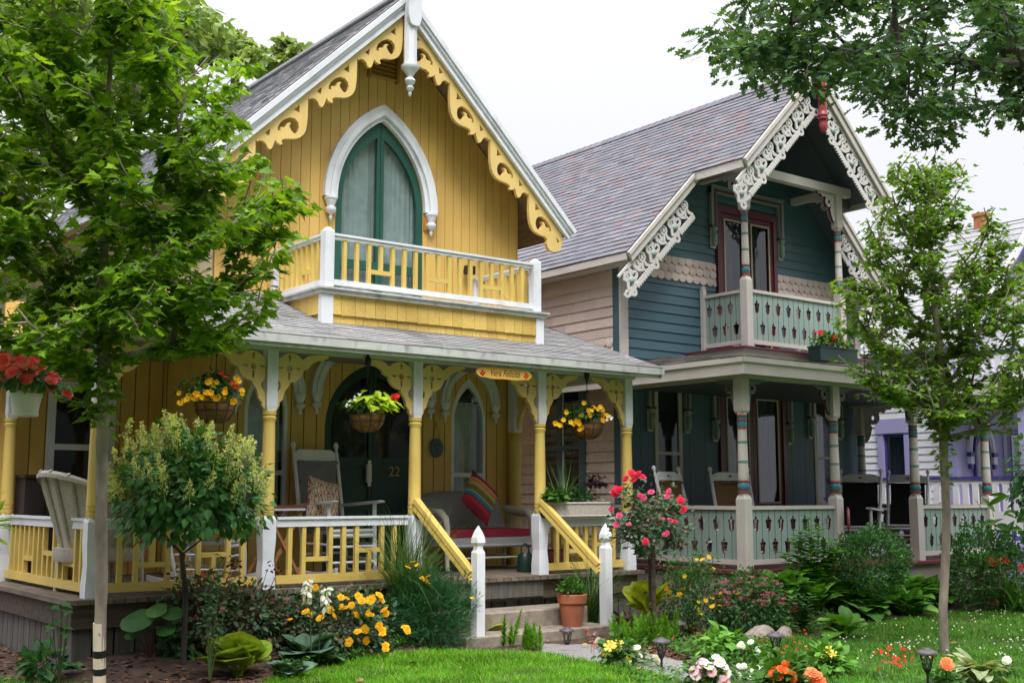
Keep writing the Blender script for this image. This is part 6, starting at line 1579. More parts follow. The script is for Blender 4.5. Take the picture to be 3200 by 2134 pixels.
# --- slim maple on the right lawn
b = at(2952, 2050, Z=-.11); D1 = float((b-np.array([0, 0, CZ]))@_fw)
st_ = [b]+[tp(x, y, D1) for x, y in ((2947, 1900), (2955, 1740), (2958, 1600), (2952, 1480), (2948, 1370), (2946, 1200), (2935, 1050), (2915, 900), (2905, 750), (2900, 620))]
poly2 = [(2625, 1010), (2590, 900), (2640, 840), (2700, 860), (2690, 720), (2740, 600), (2780, 500), (2850, 465), (2950, 470), (3025, 510), (3020, 640), (3015, 780), (3050, 760), (3080, 640), (3130, 690), (3190, 780), (3260, 900), (3290, 1100), (3240, 1290), (3090, 1270), (2960, 1310), (2830, 1290), (2740, 1230), (2660, 1150)]
tips = sample_tips(poly2, 500, D1, .60, .09)
tips += [tp(x, y, D1+random.uniform(-.2, .2)) for x, y in ((2790, 530), (2830, 520), (2900, 530), (2960, 545), (2870, 505), (2930, 570), (3110, 650), (3140, 700), (2620, 900), (2640, 870), (2690, 880), (2730, 600), (2800, 560), (2860, 540), (3075, 650), (3100, 690), (2650, 1150), (2690, 1230), (3180, 1350), (3120, 1320), (2620, 1110))]
tips.sort(key=lambda q_: np.linalg.norm(q_[:2]-b[:2])+.15*abs(q_[2]-1.6))
tree('maple_tree', 'slim young maple with upswept branches standing on the right lawn', st_, [.040, .037, .036, .035, .035, .037, .030, .026, .021, .015, .007], tips, MAPLE, 'mapleR', .058, 25, 'bark', trunk_from=5, spread=.07, rtip=.0042, down=3.2, bend=.10, n=12, droop=(.0, .45), flat=.75)
# --- big oak reaching in from the upper right
D2 = 12.0
otr = [at(3560, 1990, D=D2+.6)]+[tp(x, y, D2+.5) for x, y in ((3540, 1500), (3490, 1000), (3400, 600), (3290, 320), (3170, 140), (3050, -20), (2940, -200), (2860, -420))]
poly3 = [(2160, 100), (2290, 40), (2330, -60), (2420, -260), (3600, -320), (3600, 560), (3330, 600), (3240, 470), (3130, 330), (3060, 450), (2960, 440), (2850, 450), (2760, 400), (2660, 320), (2560, 215), (2490, 280), (2400, 320), (2310, 230), (2200, 160)]
holes3 = [(3040, 130, 62), (2960, 200, 55), (3010, 330, 48), (2870, 60, 40), (2560, 70, 38), (2440, 60, 48), (2780, 300, 45), (3110, 260, 50)]
tips = [q_ for q_ in sample_tips(poly3, 315, D2, 1.5, .13)]
def topx(q_):
    v = q_-np.array([0, 0, CZ]); w_ = v@_fw; return 1600+FPX*(v@_rt)/w_, 1067-FPX*(v@_up)/w_
tips = [q_ for q_ in tips if all(hypot(topx(q_)[0]-h[0], topx(q_)[1]-h[1]) > h[2] for h in holes3)]
limb = [[tp(3190, 200, D2+.5), tp(3080, 205, D2+.2), tp(2990, 190, D2), tp(2880, 175, D2), tp(2770, 180, D2-.1), tp(2640, 160, D2-.2), tp(2480, 130, D2-.2)], [tp(2820, 176, D2), tp(2800, 90, D2), tp(2790, -20, D2)]]
tips = [q_ for q_ in tips if not (topx(q_)[0] > 2960 and topx(q_)[1] < 230 and (q_-np.array([0, 0, CZ]))@_fw < D2+.7 and random.random() < .45)]
tips.sort(key=lambda q_: min(np.linalg.norm(q_-l) for L in limb for l in L))
t = thing('oak_tree', 'big dark leaved oak reaching in over the teal roof from the upper right', 'tree', otr[0])
m = MB(); m.tube(smooth_line(otr, 3), [.26*(1-.55*i/24)*(1+.05*sin(i*1.7)) for i in range(25)], 14); m.build('trunk', M['barkdk'], t)
nodes = [otr[5]]; 
P0 = list(limb[0])+list(limb[1]); P, par, ends, ntr = grow(limb[0], tips, .2, .4, .25, 0)
m = MB(); m.tube(limb[0], [.075, .065, .058, .05, .042, .032, .018], 8); m.tube(limb[1], [.04, .03, .02], 7); m.build('limb', M['barkdk'], t)
m = MB(); tubes(m, P, par, ends, ntr, .05, .0055, .38); m.build('branches', M['barkdk'], t)
m = MB(); leafy(m, P, par, ends, 40, OAK, .125, 3, .20, (-.1, .8), flat=.5); m.build('crown', M['oak'], t)
# --- distant trees behind the yellow roof and at the far left
def far_tree(cpx, cpy, D, r, label, nl, sz, name='far_tree'):
    c = at(cpx, cpy, D=D); g = np.array([c[0], c[1], GZ]); t = thing(name, label, 'tree', g, 0, 'trees behind the cottages')
    m = MB(); m.tube([g, g+(c-g)*.6+np.array([.2, .1, 0]), c], [.35, .25, .12], 8); m.build('trunk', M['barkdk'], t)
    k = int(max(8, 14)); cl = rdir(k, -.6, 1)*np.array([r[0], r[0], r[1]])*rng.uniform(.35, .95, (k, 1)); m = MB(); pos = []
    for q_ in cl:
        n_ = nl//k; s_ = rng.uniform(.28, .5)*r[0]; d = rdir(n_); pos.append(c+q_+d*s_*rng.uniform(.3, 1, (n_, 1))**.5*np.array([1, 1, .8]))
    pos = np.concatenate(pos); n_ = len(pos); m.scatter(SIMPLE, pos, rdir(n_, -.9, .3), rdir(n_, .2, 1), sz*rng.uniform(.6, 1.3, n_)); m.build('crown', M['far'], t)
far_tree(905, 235, 34, (1.25, .95), 'distant pale green treetop showing just left of the yellow gable ridge', 2600, .30)
far_tree(735, 150, 36, (.75, .50), 'small distant treetop left of the other pale crown above the yellow roof', 900, .28)
far_tree(330, 120, 30, (2.6, 2.3), 'broad pale green tree behind the street maple at the upper left', 6000, .36)
far_tree(60, 420, 27, (2.6, 3.2), 'tall tree far behind the street maple along the left picture edge', 5500, .36)
far_tree(-40, 1000, 24, (2.2, 1.8), 'low leafy tree beyond the left end of the yellow cottage', 3500, .30)
# ================================================================ small garden things and plants
def blossoms(parent, name, T, mats, pos, nrm, size, world=True, label=None):
    """each bloom an object of its own under its plant; they share one mesh"""
    m = MB(); mi = T[2] if len(T) > 2 else 0
    m.add(np.array(T[0]), T[1], mi); proto = None; L0 = root_loc(parent) if world else np.zeros(3)
    for i, (p, n) in enumerate(zip(pos, nrm)):
        if proto is None: o = proto = m.build(name, mats, parent, world=False)
        else: o = proto.copy(); COL.objects.link(o); o.parent = parent
        o.location = tuple(np.array(p)-L0); q_ = Vector(tuple(n)).to_track_quat('Z', 'Y'); o.rotation_euler = (q_ @ Matrix.Rotation(random.uniform(0, 6.28), 3, 'Z').to_quaternion()).to_euler()
        s_ = size*random.uniform(.78, 1.15); o.scale = (s_,)*3
def tocam(p, k=.6, up=.5):
    c = np.array([0, 0, CZ])-np.array(p); c /= np.linalg.norm(c); r = rdir(1)[0]*.5; n = c*k+np.array([0, 0, up])+r; return n/np.linalg.norm(n)
def ball(n, c, r, lo=.55, zlo=-.5, shell=1.0):
    d = rdir(n, zlo, 1); ph = rng.uniform(0, 6.28, 4)
    k = 1+.13*np.sin(3*d[:, 0]+ph[0])*np.sin(4*d[:, 1]+ph[1])+.10*np.sin(7*d[:, 0]+5*d[:, 2]+ph[2])+.07*np.sin(11*d[:, 1]-6*d[:, 2]+ph[3])
    return np.array(c)+d*np.array(r)*k[:, None]*(rng.uniform(lo, 1, (n, 1))**shell), d
def gpos(px, py, z=None):
    p = at(px, py, Z=GZ if z is None else z)
    if p[0] < 3.7 and p[1] > 9.3 and px < 260: p = at(px, py, X=2.72); p[2] = GZ
    elif p[0] < 9.35 and p[1] > 9.28: p = at(px, py, Y=9.28)
    elif p[0] >= 9.35 and p[1] > 8.35: p = at(px, py, Y=8.35)
    return p
def shrub(name, label, cat, base, c, r, n, T, size, lm, stem_m='stem', group=None, stems=14, zlo=-.5, dz=.2, upk=.6, sv=.3, lo=.5):
    t = thing(name, label, cat, base, 0, group); base = np.array(base, float)
    P, d = ball(n, c, r, lo, zlo); fw = d+rng.normal(0, .5, (n, 3)); fw[:, 2] -= dz
    up = d*.5+np.array([0, 0, upk])+rng.normal(0, .3, (n, 3))
    m = MB(); m.scatter(T, P, fw, up, size*rng.uniform(1-sv, 1+sv, n)); m.build('foliage', M[lm], t)
    m = MB()
    for i in range(stems):
        e = np.array(c)+rdir(1, -.1, 1)[0]*np.array(r)*.85; mid = base*.5+e*.5; mid[:2] = base[:2]*.4+e[:2]*.6; mid[2] = base[2]*.55+e[2]*.45
        m.tube([np.array([base[0]+random.uniform(-.03, .03), base[1]+random.uniform(-.03, .03), GZ-.02]), mid, e], [.006, .004, .002], 4)
    m.build('stems', M[stem_m], t); return t
def at_d(px, py, D): return at(px, py, D=D)
def dep(p): return float((np.array(p)-np.array([0, 0, CZ]))@_fw)

# ---- hydrangea tree
D = 9.2; c = at_d(590, 1545, D); b = at_d(576, 1985, D); b[2] = GZ-.02
t = thing('hydrangea_tree', 'round headed hydrangea tree with cream pointed flower panicles in front of the yellow porch', 'shrub', b)
fork = at_d(570, 1730, D)
m = MB(); m.tube([b, at_d(580, 1850, D), fork+np.array([0, 0, -.05]), fork], [.024, .021, .020, .026], 9); m.build('trunk', M['barkdk'], t)
tips = [c+q_*np.array([.50, .50, .42])*random.uniform(.55, .95) for q_ in rdir(60, -.75, .9)]
tips.sort(key=lambda q_: np.linalg.norm(q_-fork)); P, par, ends, ntr = grow([b, fork], tips, .10, .8, .3, 1)
m = MB(); tubes(m, P, par, ends, ntr, .014, .0026, .40); m.build('branches', M['barkdk'], t)
m = MB(); n = 2300; Pp, d = ball(n, c, (.62, .62, .50), .45, -.72); fw = d+rng.normal(0, .45, (n, 3)); fw[:, 2] -= .55; up = d*.6+np.array([0, 0, .8])+rng.normal(0, .25, (n, 3))
m.scatter(OVAL, Pp, fw, up, .088*rng.uniform(.6, 1.3, n), wid=1.0); m.build('foliage', M['hydleaf'], t)
def panicle(mb, p, ax, L, w, n, sz=.019):
    ax = ax/np.linalg.norm(ax); u, v, _ = basis(ax); T = SIMPLE; tt = rng.uniform(0, 1, n)**.8; a = rng.uniform(0, 2*pi, n); r = w*(1-tt)**.8*rng.uniform(.35, 1, n)
    P = p+ax*(tt*L)[:, None]+u*(r*np.cos(a))[:, None]+v*(r*np.sin(a))[:, None]
    mb.scatter(T, P, rdir(n), rdir(n), sz*rng.uniform(.7, 1.4, n)); mb.tube([p-ax*.05, p+ax*L*.9], [.003, .0015], 4)
k = 0
for i in range(96):
    d = rdir(1, -.15, 1)[0]
    if d@(-_fh) < -.55: continue
    p = c+d*np.array([.60, .60, .47])*random.uniform(.86, 1.0); ax = d*.5+np.array([0, 0, 1.0])+rng.normal(0, .12, 3); m = MB(); panicle(m, p, ax, random.uniform(.14, .21), random.uniform(.055, .08), 95); m.build('flower_panicle', M['hydflower'], t)
for (px, py) in ((395, 1330), (520, 1305), (650, 1370), (745, 1420), (810, 1600), (795, 1470), (480, 1345)):
    p = at_d(px, py+45, D-.2); m = MB(); panicle(m, p, np.array([random.uniform(-.2, .2), 0, 1.0]), .17, .06, 90); m.build('flower_panicle', M['hydflower'], t)

# ---- standard rose
b = at(2035, 1985, Z=GZ); D = dep(b)-.0; b = at(2035, 1940, D=11.0); b[2] = GZ-.03; D = 11.0; c = at_d(2030, 1625, D)
t = thing('rose_tree', 'standard rose bush with crimson flowers on a staked stem right of the yellow steps', 'rose bush', b)
m = MB(); m.tube([b, at_d(2030, 1740, D)], [.020, .016], 8); m.build('trunk', M['barkdk'], t)
m = MB(); s_ = at_d(2043, 1870, D-.06); e_ = at_d(2040, 1690, D-.06); s_[2] = GZ; m.bar(s_, e_, .03, .03); m.build('stake', M['slatwood'] if False else M['darkwood'], t)
tips = [c+q_*np.array([.36, .36, .36])*random.uniform(.5, 1) for q_ in rdir(46, -.8, 1)]+[at_d(x, y, D) for x, y in ((1985, 1490), (1945, 1535), (2110, 1570), (2150, 1640), (1900, 1680))]
fork = at_d(2030, 1740, D); tips.sort(key=lambda q_: np.linalg.norm(q_-fork)); P, par, ends, ntr = grow([b, fork], tips, .08, .8, .3, 1)
m = MB(); tubes(m, P, par, ends, ntr, .010, .0022, .36); m.build('branches', M['stem'], t)
m = MB(); leafy(m, P, par, ends, 26, OVAL, .048, 4, .06, (-.1, .5), flat=.6); n = 700; Pp, d = ball(n, c, (.42, .42, .38), .3, -.8); m.scatter(OVAL, Pp, d+rng.normal(0, .6, (n, 3)), d*.4+np.array([0, 0, .8])+rng.normal(0, .3, (n, 3)), .046*rng.uniform(.7, 1.3, n)); m.build('foliage', M['roseleaf'], t)
ROSE = T_double(((1.0, 6, .05), (.75, 6, .25), (.5, 5, .42), (.25, 4, .5)), .42)
rp = [(1975, 1480, 1), (1995, 1478, 1), (1955, 1495, 1), (2005, 1490, 1), (1980, 1500, 1), (1928, 1530, 1), (1940, 1525, 1), (1920, 1540, 1), (2035, 1537, 0), (2000, 1548, 0), (2090, 1535, 0), (2085, 1550, 0), (2127, 1563, 1), (2137, 1592, 1), (2095, 1625, 0), (2108, 1630, 1), (2085, 1665, 0), (2078, 1670, 0), (2017, 1692, 1), (1910, 1590, 0), (1935, 1610, 0), (1965, 1638, 0), (2010, 1555, 0), (2070, 1620, 0), (1925, 1640, 0)]
for col, nm in ((1, 'prose'), (0, 'phot')):
    ps = [at_d(x, y, D-.36*sqrt(max(.05, 1-((x-2030)/150)**2))) for x, y, q_ in rp if q_ == col]; blossoms(t, 'rose_flower', ROSE, [M[nm], M[nm]], ps, [tocam(p) for p in ps], .042 if col else .031)

# ---- hanging baskets
def basket(px, py, topy, name_label, flowers, Y=9.56, r=.175, tilt=0):
    q_ = at(px, py, Y=Y); hk = at(px+1, topy, Y=Y); t = thing('hanging_basket', name_label, 'hanging basket', (q_[0], Y, q_[2]), 0, 'baskets hanging from the yellow porch beam')
    m = MB(); m.lathe([(0, -.16), (.07, -.155), (.12, -.125), (.155, -.07), (.17, 0), (.16, 0), (.14, -.03), (0, -.035)], (0, 0, 0), 22); m.v[0] += rng.normal(0, .003, m.v[0].shape); m.build('coir_liner', M['coir'], t, world=False)
    m = MB()
    for i in range(10):
        a = 2*pi*i/10; m.tube([(.178*cos(a), .178*sin(a), .004), (.163*cos(a), .163*sin(a), -.07), (.126*cos(a), .126*sin(a), -.13), (.06*cos(a), .06*sin(a), -.163)], .0035, 4)
    for rr, z in ((.178, .004), (.166, -.06)): m.tube([(rr*cos(2*pi*i/20), rr*sin(2*pi*i/20), z) for i in range(21)], .004, 4)
    m.build('wire_frame', M['black'], t, world=False)
    hz = hk[2]-q_[2]; m = MB()
    for i in range(3):
        a = 2*pi*i/3+.5; m.tube([(.17*cos(a), .17*sin(a), 0), (0, 0, hz*.52)], .0035, 4)
    m.tube([(0, 0, hz*.52), (0, 0, hz*.75)], .005, 5); m.lathe([(0, hz*.74), (.010, hz*.75), (.012, hz*.80), (.028, hz*.87), (.033, hz*.93), (.020, hz*.985), (.010, hz), (.008, hz+.05), (0, hz+.06)], (0, 0, 0), 12); m.build('pulley_hook', M['black'], t, world=False)
    return t, np.array([q_[0], Y, q_[2]])
def cloud(mb, c, r, n, T, size, mi=0, dz=.3, zlo=-.3, lo=.3):
    Pp, d = ball(n, c, r, lo, zlo); fw = d+rng.normal(0, .5, (n, 3)); fw[:, 2] -= dz; mb.scatter(T, Pp, fw, d*.4+np.array([0, 0, .9])+rng.normal(0, .3, (n, 3)), size*rng.uniform(.7, 1.3, n), mi)
PET = T_flower(5, .45, .35, .2)
t, c = basket(672, 1262, 1062, 'hanging coir basket full of yellow petunias with a few red flowers, leftmost of the baskets', None)
m = MB(); cloud(m, c+np.array([-.06, 0, .09]), (.30, .22, .15), 900, OVAL, .034); cloud(m, c+np.array([0, 0, .16]), (.14, .12, .14), 300, OVAL, .034); m.build('foliage', M['green2'], t)
fp = [(565, 1255), (590, 1250), (605, 1240), (628, 1248), (615, 1228), (648, 1200), (660, 1195), (676, 1198), (655, 1230), (675, 1252), (668, 1240), (690, 1248), (700, 1230), (686, 1243), (740, 1190), (743, 1180), (752, 1225), (728, 1250), (733, 1262), (640, 1225), (568, 1230), (585, 1228), (700, 1210)]
ps = [at(x+random.uniform(-9, 9), y+random.uniform(-7, 7), Y=9.40+random.uniform(-.06, .06)) for x, y in fp+fp[:20]]; blossoms(t, 'petunia_flower', PET, [M['pyellow'], M['center']], ps, [tocam(p, 1.0, .2) for p in ps], .026)
ps = [at(x, y, Y=9.45) for x, y in ((690, 1170), (700, 1178), (708, 1182), (695, 1166), (735, 1205), (742, 1200), (722, 1198), (738, 1212))]; blossoms(t, 'geranium_flower', PET, [M['pred'], M['pred']], ps, [tocam(p) for p in ps], .026)
t, c = basket(1147, 1297, 1112, 'hanging coir basket with lime green potato vine, middle of the baskets before the green door', None)
m = MB(); cloud(m, c+np.array([-.06, 0, .07]), (.20, .2, .11), 420, OVAL, .04); m.build('foliage', M['green2'], t)
VINE = T_maple(); n = 60; m = MB(); Pp, d = ball(n, c+np.array([.03, -.10, .10]), (.22, .18, .13), .5, -.6); fw = d*np.array([1, 1, .2])+np.array([.15, -.3, -.55])+rng.normal(0, .25, (n, 3)); m.scatter(VINE, Pp, fw, d+np.array([0, -.5, 1.0]), .115*rng.uniform(.7, 1.2, n)); m.build('vine', M['vinelime'], t)
ps = [at(x, y, Y=9.42) for x, y in ((1228, 1240), (1236, 1247), (1222, 1246), (1240, 1238), (1232, 1252))]; blossoms(t, 'geranium_flower', PET, [M['pred'], M['pred']], ps, [tocam(p) for p in ps], .027)
ps = [at(x+random.uniform(-4, 4), y+random.uniform(-4, 4), Y=9.42) for x, y in ((1122, 1230), (1112, 1246), (1130, 1235), (1098, 1252), (1085, 1262), (1080, 1270), (1095, 1268), (1110, 1236), (1088, 1252))]; blossoms(t, 'tiny_flower', PET, [M['pwhite'], M['pwhite']], ps, [tocam(p) for p in ps], .014)
t, c = basket(1835, 1325, 1158, 'hanging coir basket trailing yellow petunias, rightmost of the baskets near the pink wall', None)
m = MB(); cloud(m, c+np.array([-.08, 0, .07]), (.26, .2, .13), 700, OVAL, .034); m.build('foliage', M['green2'], t); m = MB(); cloud(m, c+np.array([.06, -.03, .10]), (.09, .09, .10), 120, OVAL, .045); m.build('dark_foliage', M['darkleaf'], t)
fp = [(1768, 1288), (1740, 1325), (1745, 1330), (1795, 1322), (1805, 1318), (1810, 1323), (1815, 1340), (1835, 1288), (1855, 1278), (1870, 1275), (1880, 1310), (1893, 1296), (1885, 1318), (1850, 1300), (1790, 1325), (1824, 1253), (1755, 1310), (1812, 1300), (1890, 1280)]
ps = [at(x+random.uniform(-6, 6), y+random.uniform(-6, 6), Y=9.40+random.uniform(-.06, .06)) for x, y in fp+fp[:12]]; blossoms(t, 'petunia_flower', PET, [M['pyellow'], M['center']], ps, [tocam(p, 1.0, .2) for p in ps], .026)
ps = [at(x, y, Y=9.45) for x, y in ((1900, 1305), (1908, 1310), (1904, 1300), (1912, 1306), (1897, 1312))]; blossoms(t, 'tiny_flower', PET, [M['pwhite'], M['pwhite']], ps, [tocam(p) for p in ps], .018)
# begonia in a white pot
q_ = at(82, 1236, Y=9.15); t = thing('hanging_pot', 'white plastic hanging pot overflowing with coral red begonias at the left edge', 'hanging pot', (q_[0], 9.15, q_[2])); c = np.array([q_[0], 9.15, q_[2]])
m = MB(); m.lathe([(0, -.155), (.088, -.155), (.092, -.15), (.094, -.135), (.088, -.133), (.108, -.012), (.116, -.010), (.116, .012), (.105, .012), (.10, -.02), (0, -.03)], (0, 0, 0), 24); m.build('pot', M['potwhite'], t, world=False)
m = MB(); hk = at(85, 1060, Y=9.15)[2]-q_[2]
for i in range(3):
    a = 2*pi*i/3; m.tube([(.11*cos(a), .11*sin(a), 0), (0, 0, hk*.85)], .0035, 4)
m.tube([(0, 0, hk*.85), (0, 0, hk*1.0), (.02, .15, hk*1.22)], .004, 5); m.build('hanger', M['potwhite'], t, world=False)
m = MB(); cloud(m, c+np.array([.0, 0, .10]), (.30, .25, .16), 420, OVAL, .07); m.build('foliage', M['dkgreen'], t)
bp = [(8, 1125), (30, 1118), (55, 1120), (20, 1145), (40, 1140), (65, 1130), (85, 1112), (100, 1128), (5, 1165), (35, 1165), (60, 1150), (115, 1112), (100, 1140), (82, 1182), (105, 1170), (118, 1176), (160, 1190), (165, 1172), (158, 1212), (178, 1190), (210, 1232), (-20, 1140), (-25, 1170), (130, 1140), (175, 1168)]
ps = [at(x, y, Y=9.0+random.uniform(-.15, .1)) for x, y in bp]; blossoms(t, 'begonia_flower', T_double(((1.0, 6, .1), (.7, 6, .3), (.4, 4, .45)), .5), [M['pbeg'], M['pbeg']], ps, [tocam(p) for p in ps], .048)
ps = [at(x+random.uniform(-12, 12), y+random.uniform(-10, 10), Y=8.98+random.uniform(-.12, .1)) for x, y in [b_ for b_ in bp if b_[0] < 90 and b_[1] < 1168]]; blossoms(t, 'begonia_flower', T_double(((1.0, 6, .1), (.7, 6, .3), (.4, 4, .45)), .5), [M['pbegp'], M['pbegp']], ps, [tocam(p) for p in ps], .052)

# ---- planter box on the rail
q_ = at(1795, 1610, Y=9.62); bx0, bx1 = at(1700, 1610, Y=9.6)[0], at(1897, 1610, Y=9.6)[0]; zb, zt = 1.024, 1.024+.165
t = thing('planter_box', 'white wicker planter box with spiky grass and purple leaves on the right porch rail', 'planter box', ((bx0+bx1)/2, 9.62, zb))
m = MB(); m.box(bx0, bx1, 9.54, 9.70, zb, zt-.02); 
for i in range(int((bx1-bx0)/.016)): m.tube([(bx0+.008+i*.016, 9.538, zb+.01), (bx0+.008+i*.016, 9.538, zt-.02)], .006, 4, cap=False)
m.tube([(bx0, 9.54, zt-.01), (bx1, 9.54, zt-.01), (bx1, 9.70, zt-.01), (bx0, 9.70, zt-.01), (bx0, 9.54, zt-.01)], .014, 6); m.tube([(bx0, 9.54, zb+.02), (bx1, 9.54, zb+.02)], .012, 6); m.build('box', M['wicker'], t)
BLADE = T_blade(4, .018, .35, .08); n = 45; cc = at(1760, 1560, Y=9.62); m = MB(); fw = np.stack([rng.normal(.1, .3, n), rng.normal(0, .3, n), np.ones(n)], 1); m.scatter(BLADE, np.tile(np.array([cc[0], 9.62, zt]), (n, 1))+rng.normal(0, .03, (n, 3)), fw, rdir(n), rng.uniform(.28, .52, n)); m.build('spiky_grass', M['grassblade'], t)
m = MB(); cloud(m, np.array([bx0+.10, 9.58, zt+.05]), (.16, .12, .09), 200, MAPLE, .06); m.build('vine', M['vinelime'] if False else M['green1'], t); m = MB(); cloud(m, np.array([bx0+.5, 9.62, zt+.06]), (.28, .08, .10), 420, OVAL, .035); m.build('foliage', M['green2'], t)
m = MB(); cloud(m, np.array([bx1-.16, 9.62, zt+.20]), (.13, .1, .09), 70, MAPLE, .07); m.build('dark_foliage', M['darkleaf'], t)
# red geranium window box on the teal porch roof
q_ = at(2590, 1095, Y=9.72); t = thing('flower_box', 'dark green flower box with red geraniums in front of the teal balcony', 'flower box', (q_[0], 9.72, q_[2])); x0, x1 = at(2545, 1100, Y=9.72)[0], at(2660, 1100, Y=9.72)[0]; zz = at(2560, 1128, Y=9.72)[2]
zz = max(zz, 2.985); m = MB(); m.box(x0, x1, 9.62, 9.82, zz, zz+.17); m.box(x0-.01, x1+.01, 9.61, 9.83, zz+.171, zz+.195); m.build('box', M['cangreen'], t)
m = MB(); cloud(m, np.array([(x0+x1)/2-.05, 9.70, zz+.26]), (.36, .16, .12), 420, OVAL, .06); m.build('foliage', M['green1'], t)
ps = [at(x+random.uniform(-5, 5), y+random.uniform(-5, 5), Y=9.6) for x, y in ((2555, 1035), (2558, 1042), (2550, 1040), (2562, 1036), (2605, 1055), (2612, 1062), (2608, 1068), (2600, 1060), (2600, 1072), (2618, 1056), (2640, 1075), (2665, 1080))]; blossoms(t, 'geranium_flower', PET, [M['pred'], M['pred']], ps, [tocam(p) for p in ps], .032)

# ---- pots
def potf(t, k=1.0, h=.28):
    m = MB(); m.lathe([(0, 0), (.095*k, 0), (.10*k, .01), (.128*k, h*.72), (.142*k, h*.725), (.148*k, h*.98), (.142*k, h), (.125*k, h), (.122*k, h*.9), (0, h*.88)], (0, 0, 0), 26); m.build('pot', M['terra'], t, world=False)
    m = MB(); m.lathe([(0, h*.895), (.121*k, h*.895), (.121*k, h*.90), (0, h*.91)], (0, 0, 0), 18); m.build('soil', M['soil'], t, world=False)
q_ = at(1795, 1960, Y=8.98); t = thing('terracotta_pot', 'terracotta pot with a small leafy plant standing on the concrete steps', 'flower pot', (q_[0]-.02, 8.99, -.01)); potf(t, 1.0, .31)
m = MB(); cloud(m, np.array([q_[0]-.02, 8.99, .34]), (.13, .13, .11), 420, OVAL, .042, dz=-.5); m.build('foliage', M['green1'], t)
b = gpos(3085, 1893); t = thing('terracotta_pot', 'brown terracotta pot with a lime leaved plant before the dark shrub at the right edge', 'flower pot', (b[0], b[1], GZ)); potf(t, 1.35, .40)
m = MB(); cloud(m, b+np.array([.03, 0, .50]), (.24, .24, .14), 160, OVAL, .13); m.build('foliage', M['hostagreen'], t)

# ---- solar path lamps
def lamp(px, py, w_px, label, lean=0):
    D = .145*FPX/w_px; c = at(px, py, D=D); z0 = GZ-.05; H = c[2]-z0; t = thing('path_lamp', label, 'garden lamp', (c[0], c[1], z0), 0, 'solar lamps along the garden path')
    m = MB(); m.lathe([(0, H), (.030, H-.002), (.034, H-.010), (.066, H-.022), (.072, H-.030), (.072, H-.040), (.060, H-.044), (0, H-.045)], (0, 0, 0), 20); m.build('cap', M['lampcap'], t, world=False)
    m = MB(); m.lathe([(.036, H-.046), (.022, H-.135)], (0, 0, 0), 14); m.build('glass', M['lampglass'], t, world=False)
    m = MB()
    for i in range(5):
        for s_ in (-1, 1):
            m.tube([((.045-.02*f)*cos(2*pi*i/5+s_*.62*sin(pi*f)), (.045-.02*f)*sin(2*pi*i/5+s_*.62*sin(pi*f)), H-.045-.095*f) for f in np.linspace(0, 1, 6)], .0035, 4)
    m.lathe([(0, H-.175), (.012, H-.17), (.024, H-.15), (.027, H-.138), (0, H-.137)], (0, 0, 0), 12); m.build('cage', M['black'], t, world=False)
    m = MB(); m.tube([(0, 0, 0), (0, 0, H-.17)], .0095, 8); m.build('stake', M['black'], t, world=False)
for a in ((1772, 1958, 49, 'bronze garden path lamp nearest the steps, before the foxtail ferns'), (2066, 1990, 57, 'bronze garden path lamp standing in front of the lime hosta, by the white flowers'), (2121, 1937, 48, 'bronze garden path lamp beside the lime foxtail fern, behind the other lamps'), (2423, 1972, 56, 'bronze garden path lamp in the grass before the flat grey rock'), (2466, 2066, 62, 'bronze garden path lamp half hidden by the orange dahlias'), (2895, 2023, 66, 'bronze garden path lamp alone on the right lawn, left of the slim maple trunk')): lamp(*a)

# ---- rocks, hose
def rock(px, py, w_, h_, label, dpt=.7):
    b = gpos(px, py); bm = bmesh.new(); bmesh.ops.create_icosphere(bm, subdivisions=3, radius=1); s0 = random.uniform(0, 9)
    for v in bm.verts:
        x, y, z = v.co; f = 1+.16*sin(3.1*x+s0)+.12*sin(4.3*y+2*s0)+.10*sin(5*z+x*3+s0); v.co = Vector((x*w_*f, y*w_*dpt*f, max(-.2, z)*h_*f))
    V = np.array([v.co[:] for v in bm.verts]); F = [[v.index for v in f.verts] for f in bm.faces]; bm.free(); m = MB(); m.add(V+np.array([b[0], b[1], GZ]), F, 0, True); return tag(m.build('rock', M['rock']), label, 'rock', 'rocks in the front garden')
rock(2380, 2000, .20, .13, 'broad pinkish grey rock in front of the pink spirea', .5); rock(2445, 1995, .14, .10, 'grey rock lying beside the broad one under the dark leaved plant', .6); rock(1858, 1985, .05, .06, 'small rounded stone beside the right gate post'); rock(1875, 2010, .06, .055, 'small pale stone at the edge of the path below the gate post'); rock(1905, 2015, .045, .04, 'smallest stone, right of the two pale stones by the path')
m = MB(); hp = [gpos(x, y)+np.array([0, 0, .02+z]) for x, y, z in ((1925, 1975, 0), (1950, 1985, .02), (1985, 1985, .03), (2010, 1975, .0), (1990, 1960, .02), (1940, 1950, .06), (1900, 1940, .12), (1890, 1925, .2))]; m.tube(hp, .012, 6)
for k in range(2): m.tube([gpos(1930+45*cos(a)+k*15, 1965+16*sin(a))+np.array([0, 0, .03+.03*k]) for a in np.linspace(0, 2*pi, 18)], .012, 6)
tag(m.build('garden_hose', M['hose']), 'black garden hose coiled on the mulch right of the gate post', 'hose')
m = MB(); m.tube([gpos(x, y)+np.array([0, 0, .03]) for x, y in ((1915, 1945), (1925, 1958), (1945, 1970), (1970, 1972))], .016, 7); tag(m.build('garden_hose', M['hoseteal']), 'short length of teal hose on the mulch right of the gate post', 'hose')

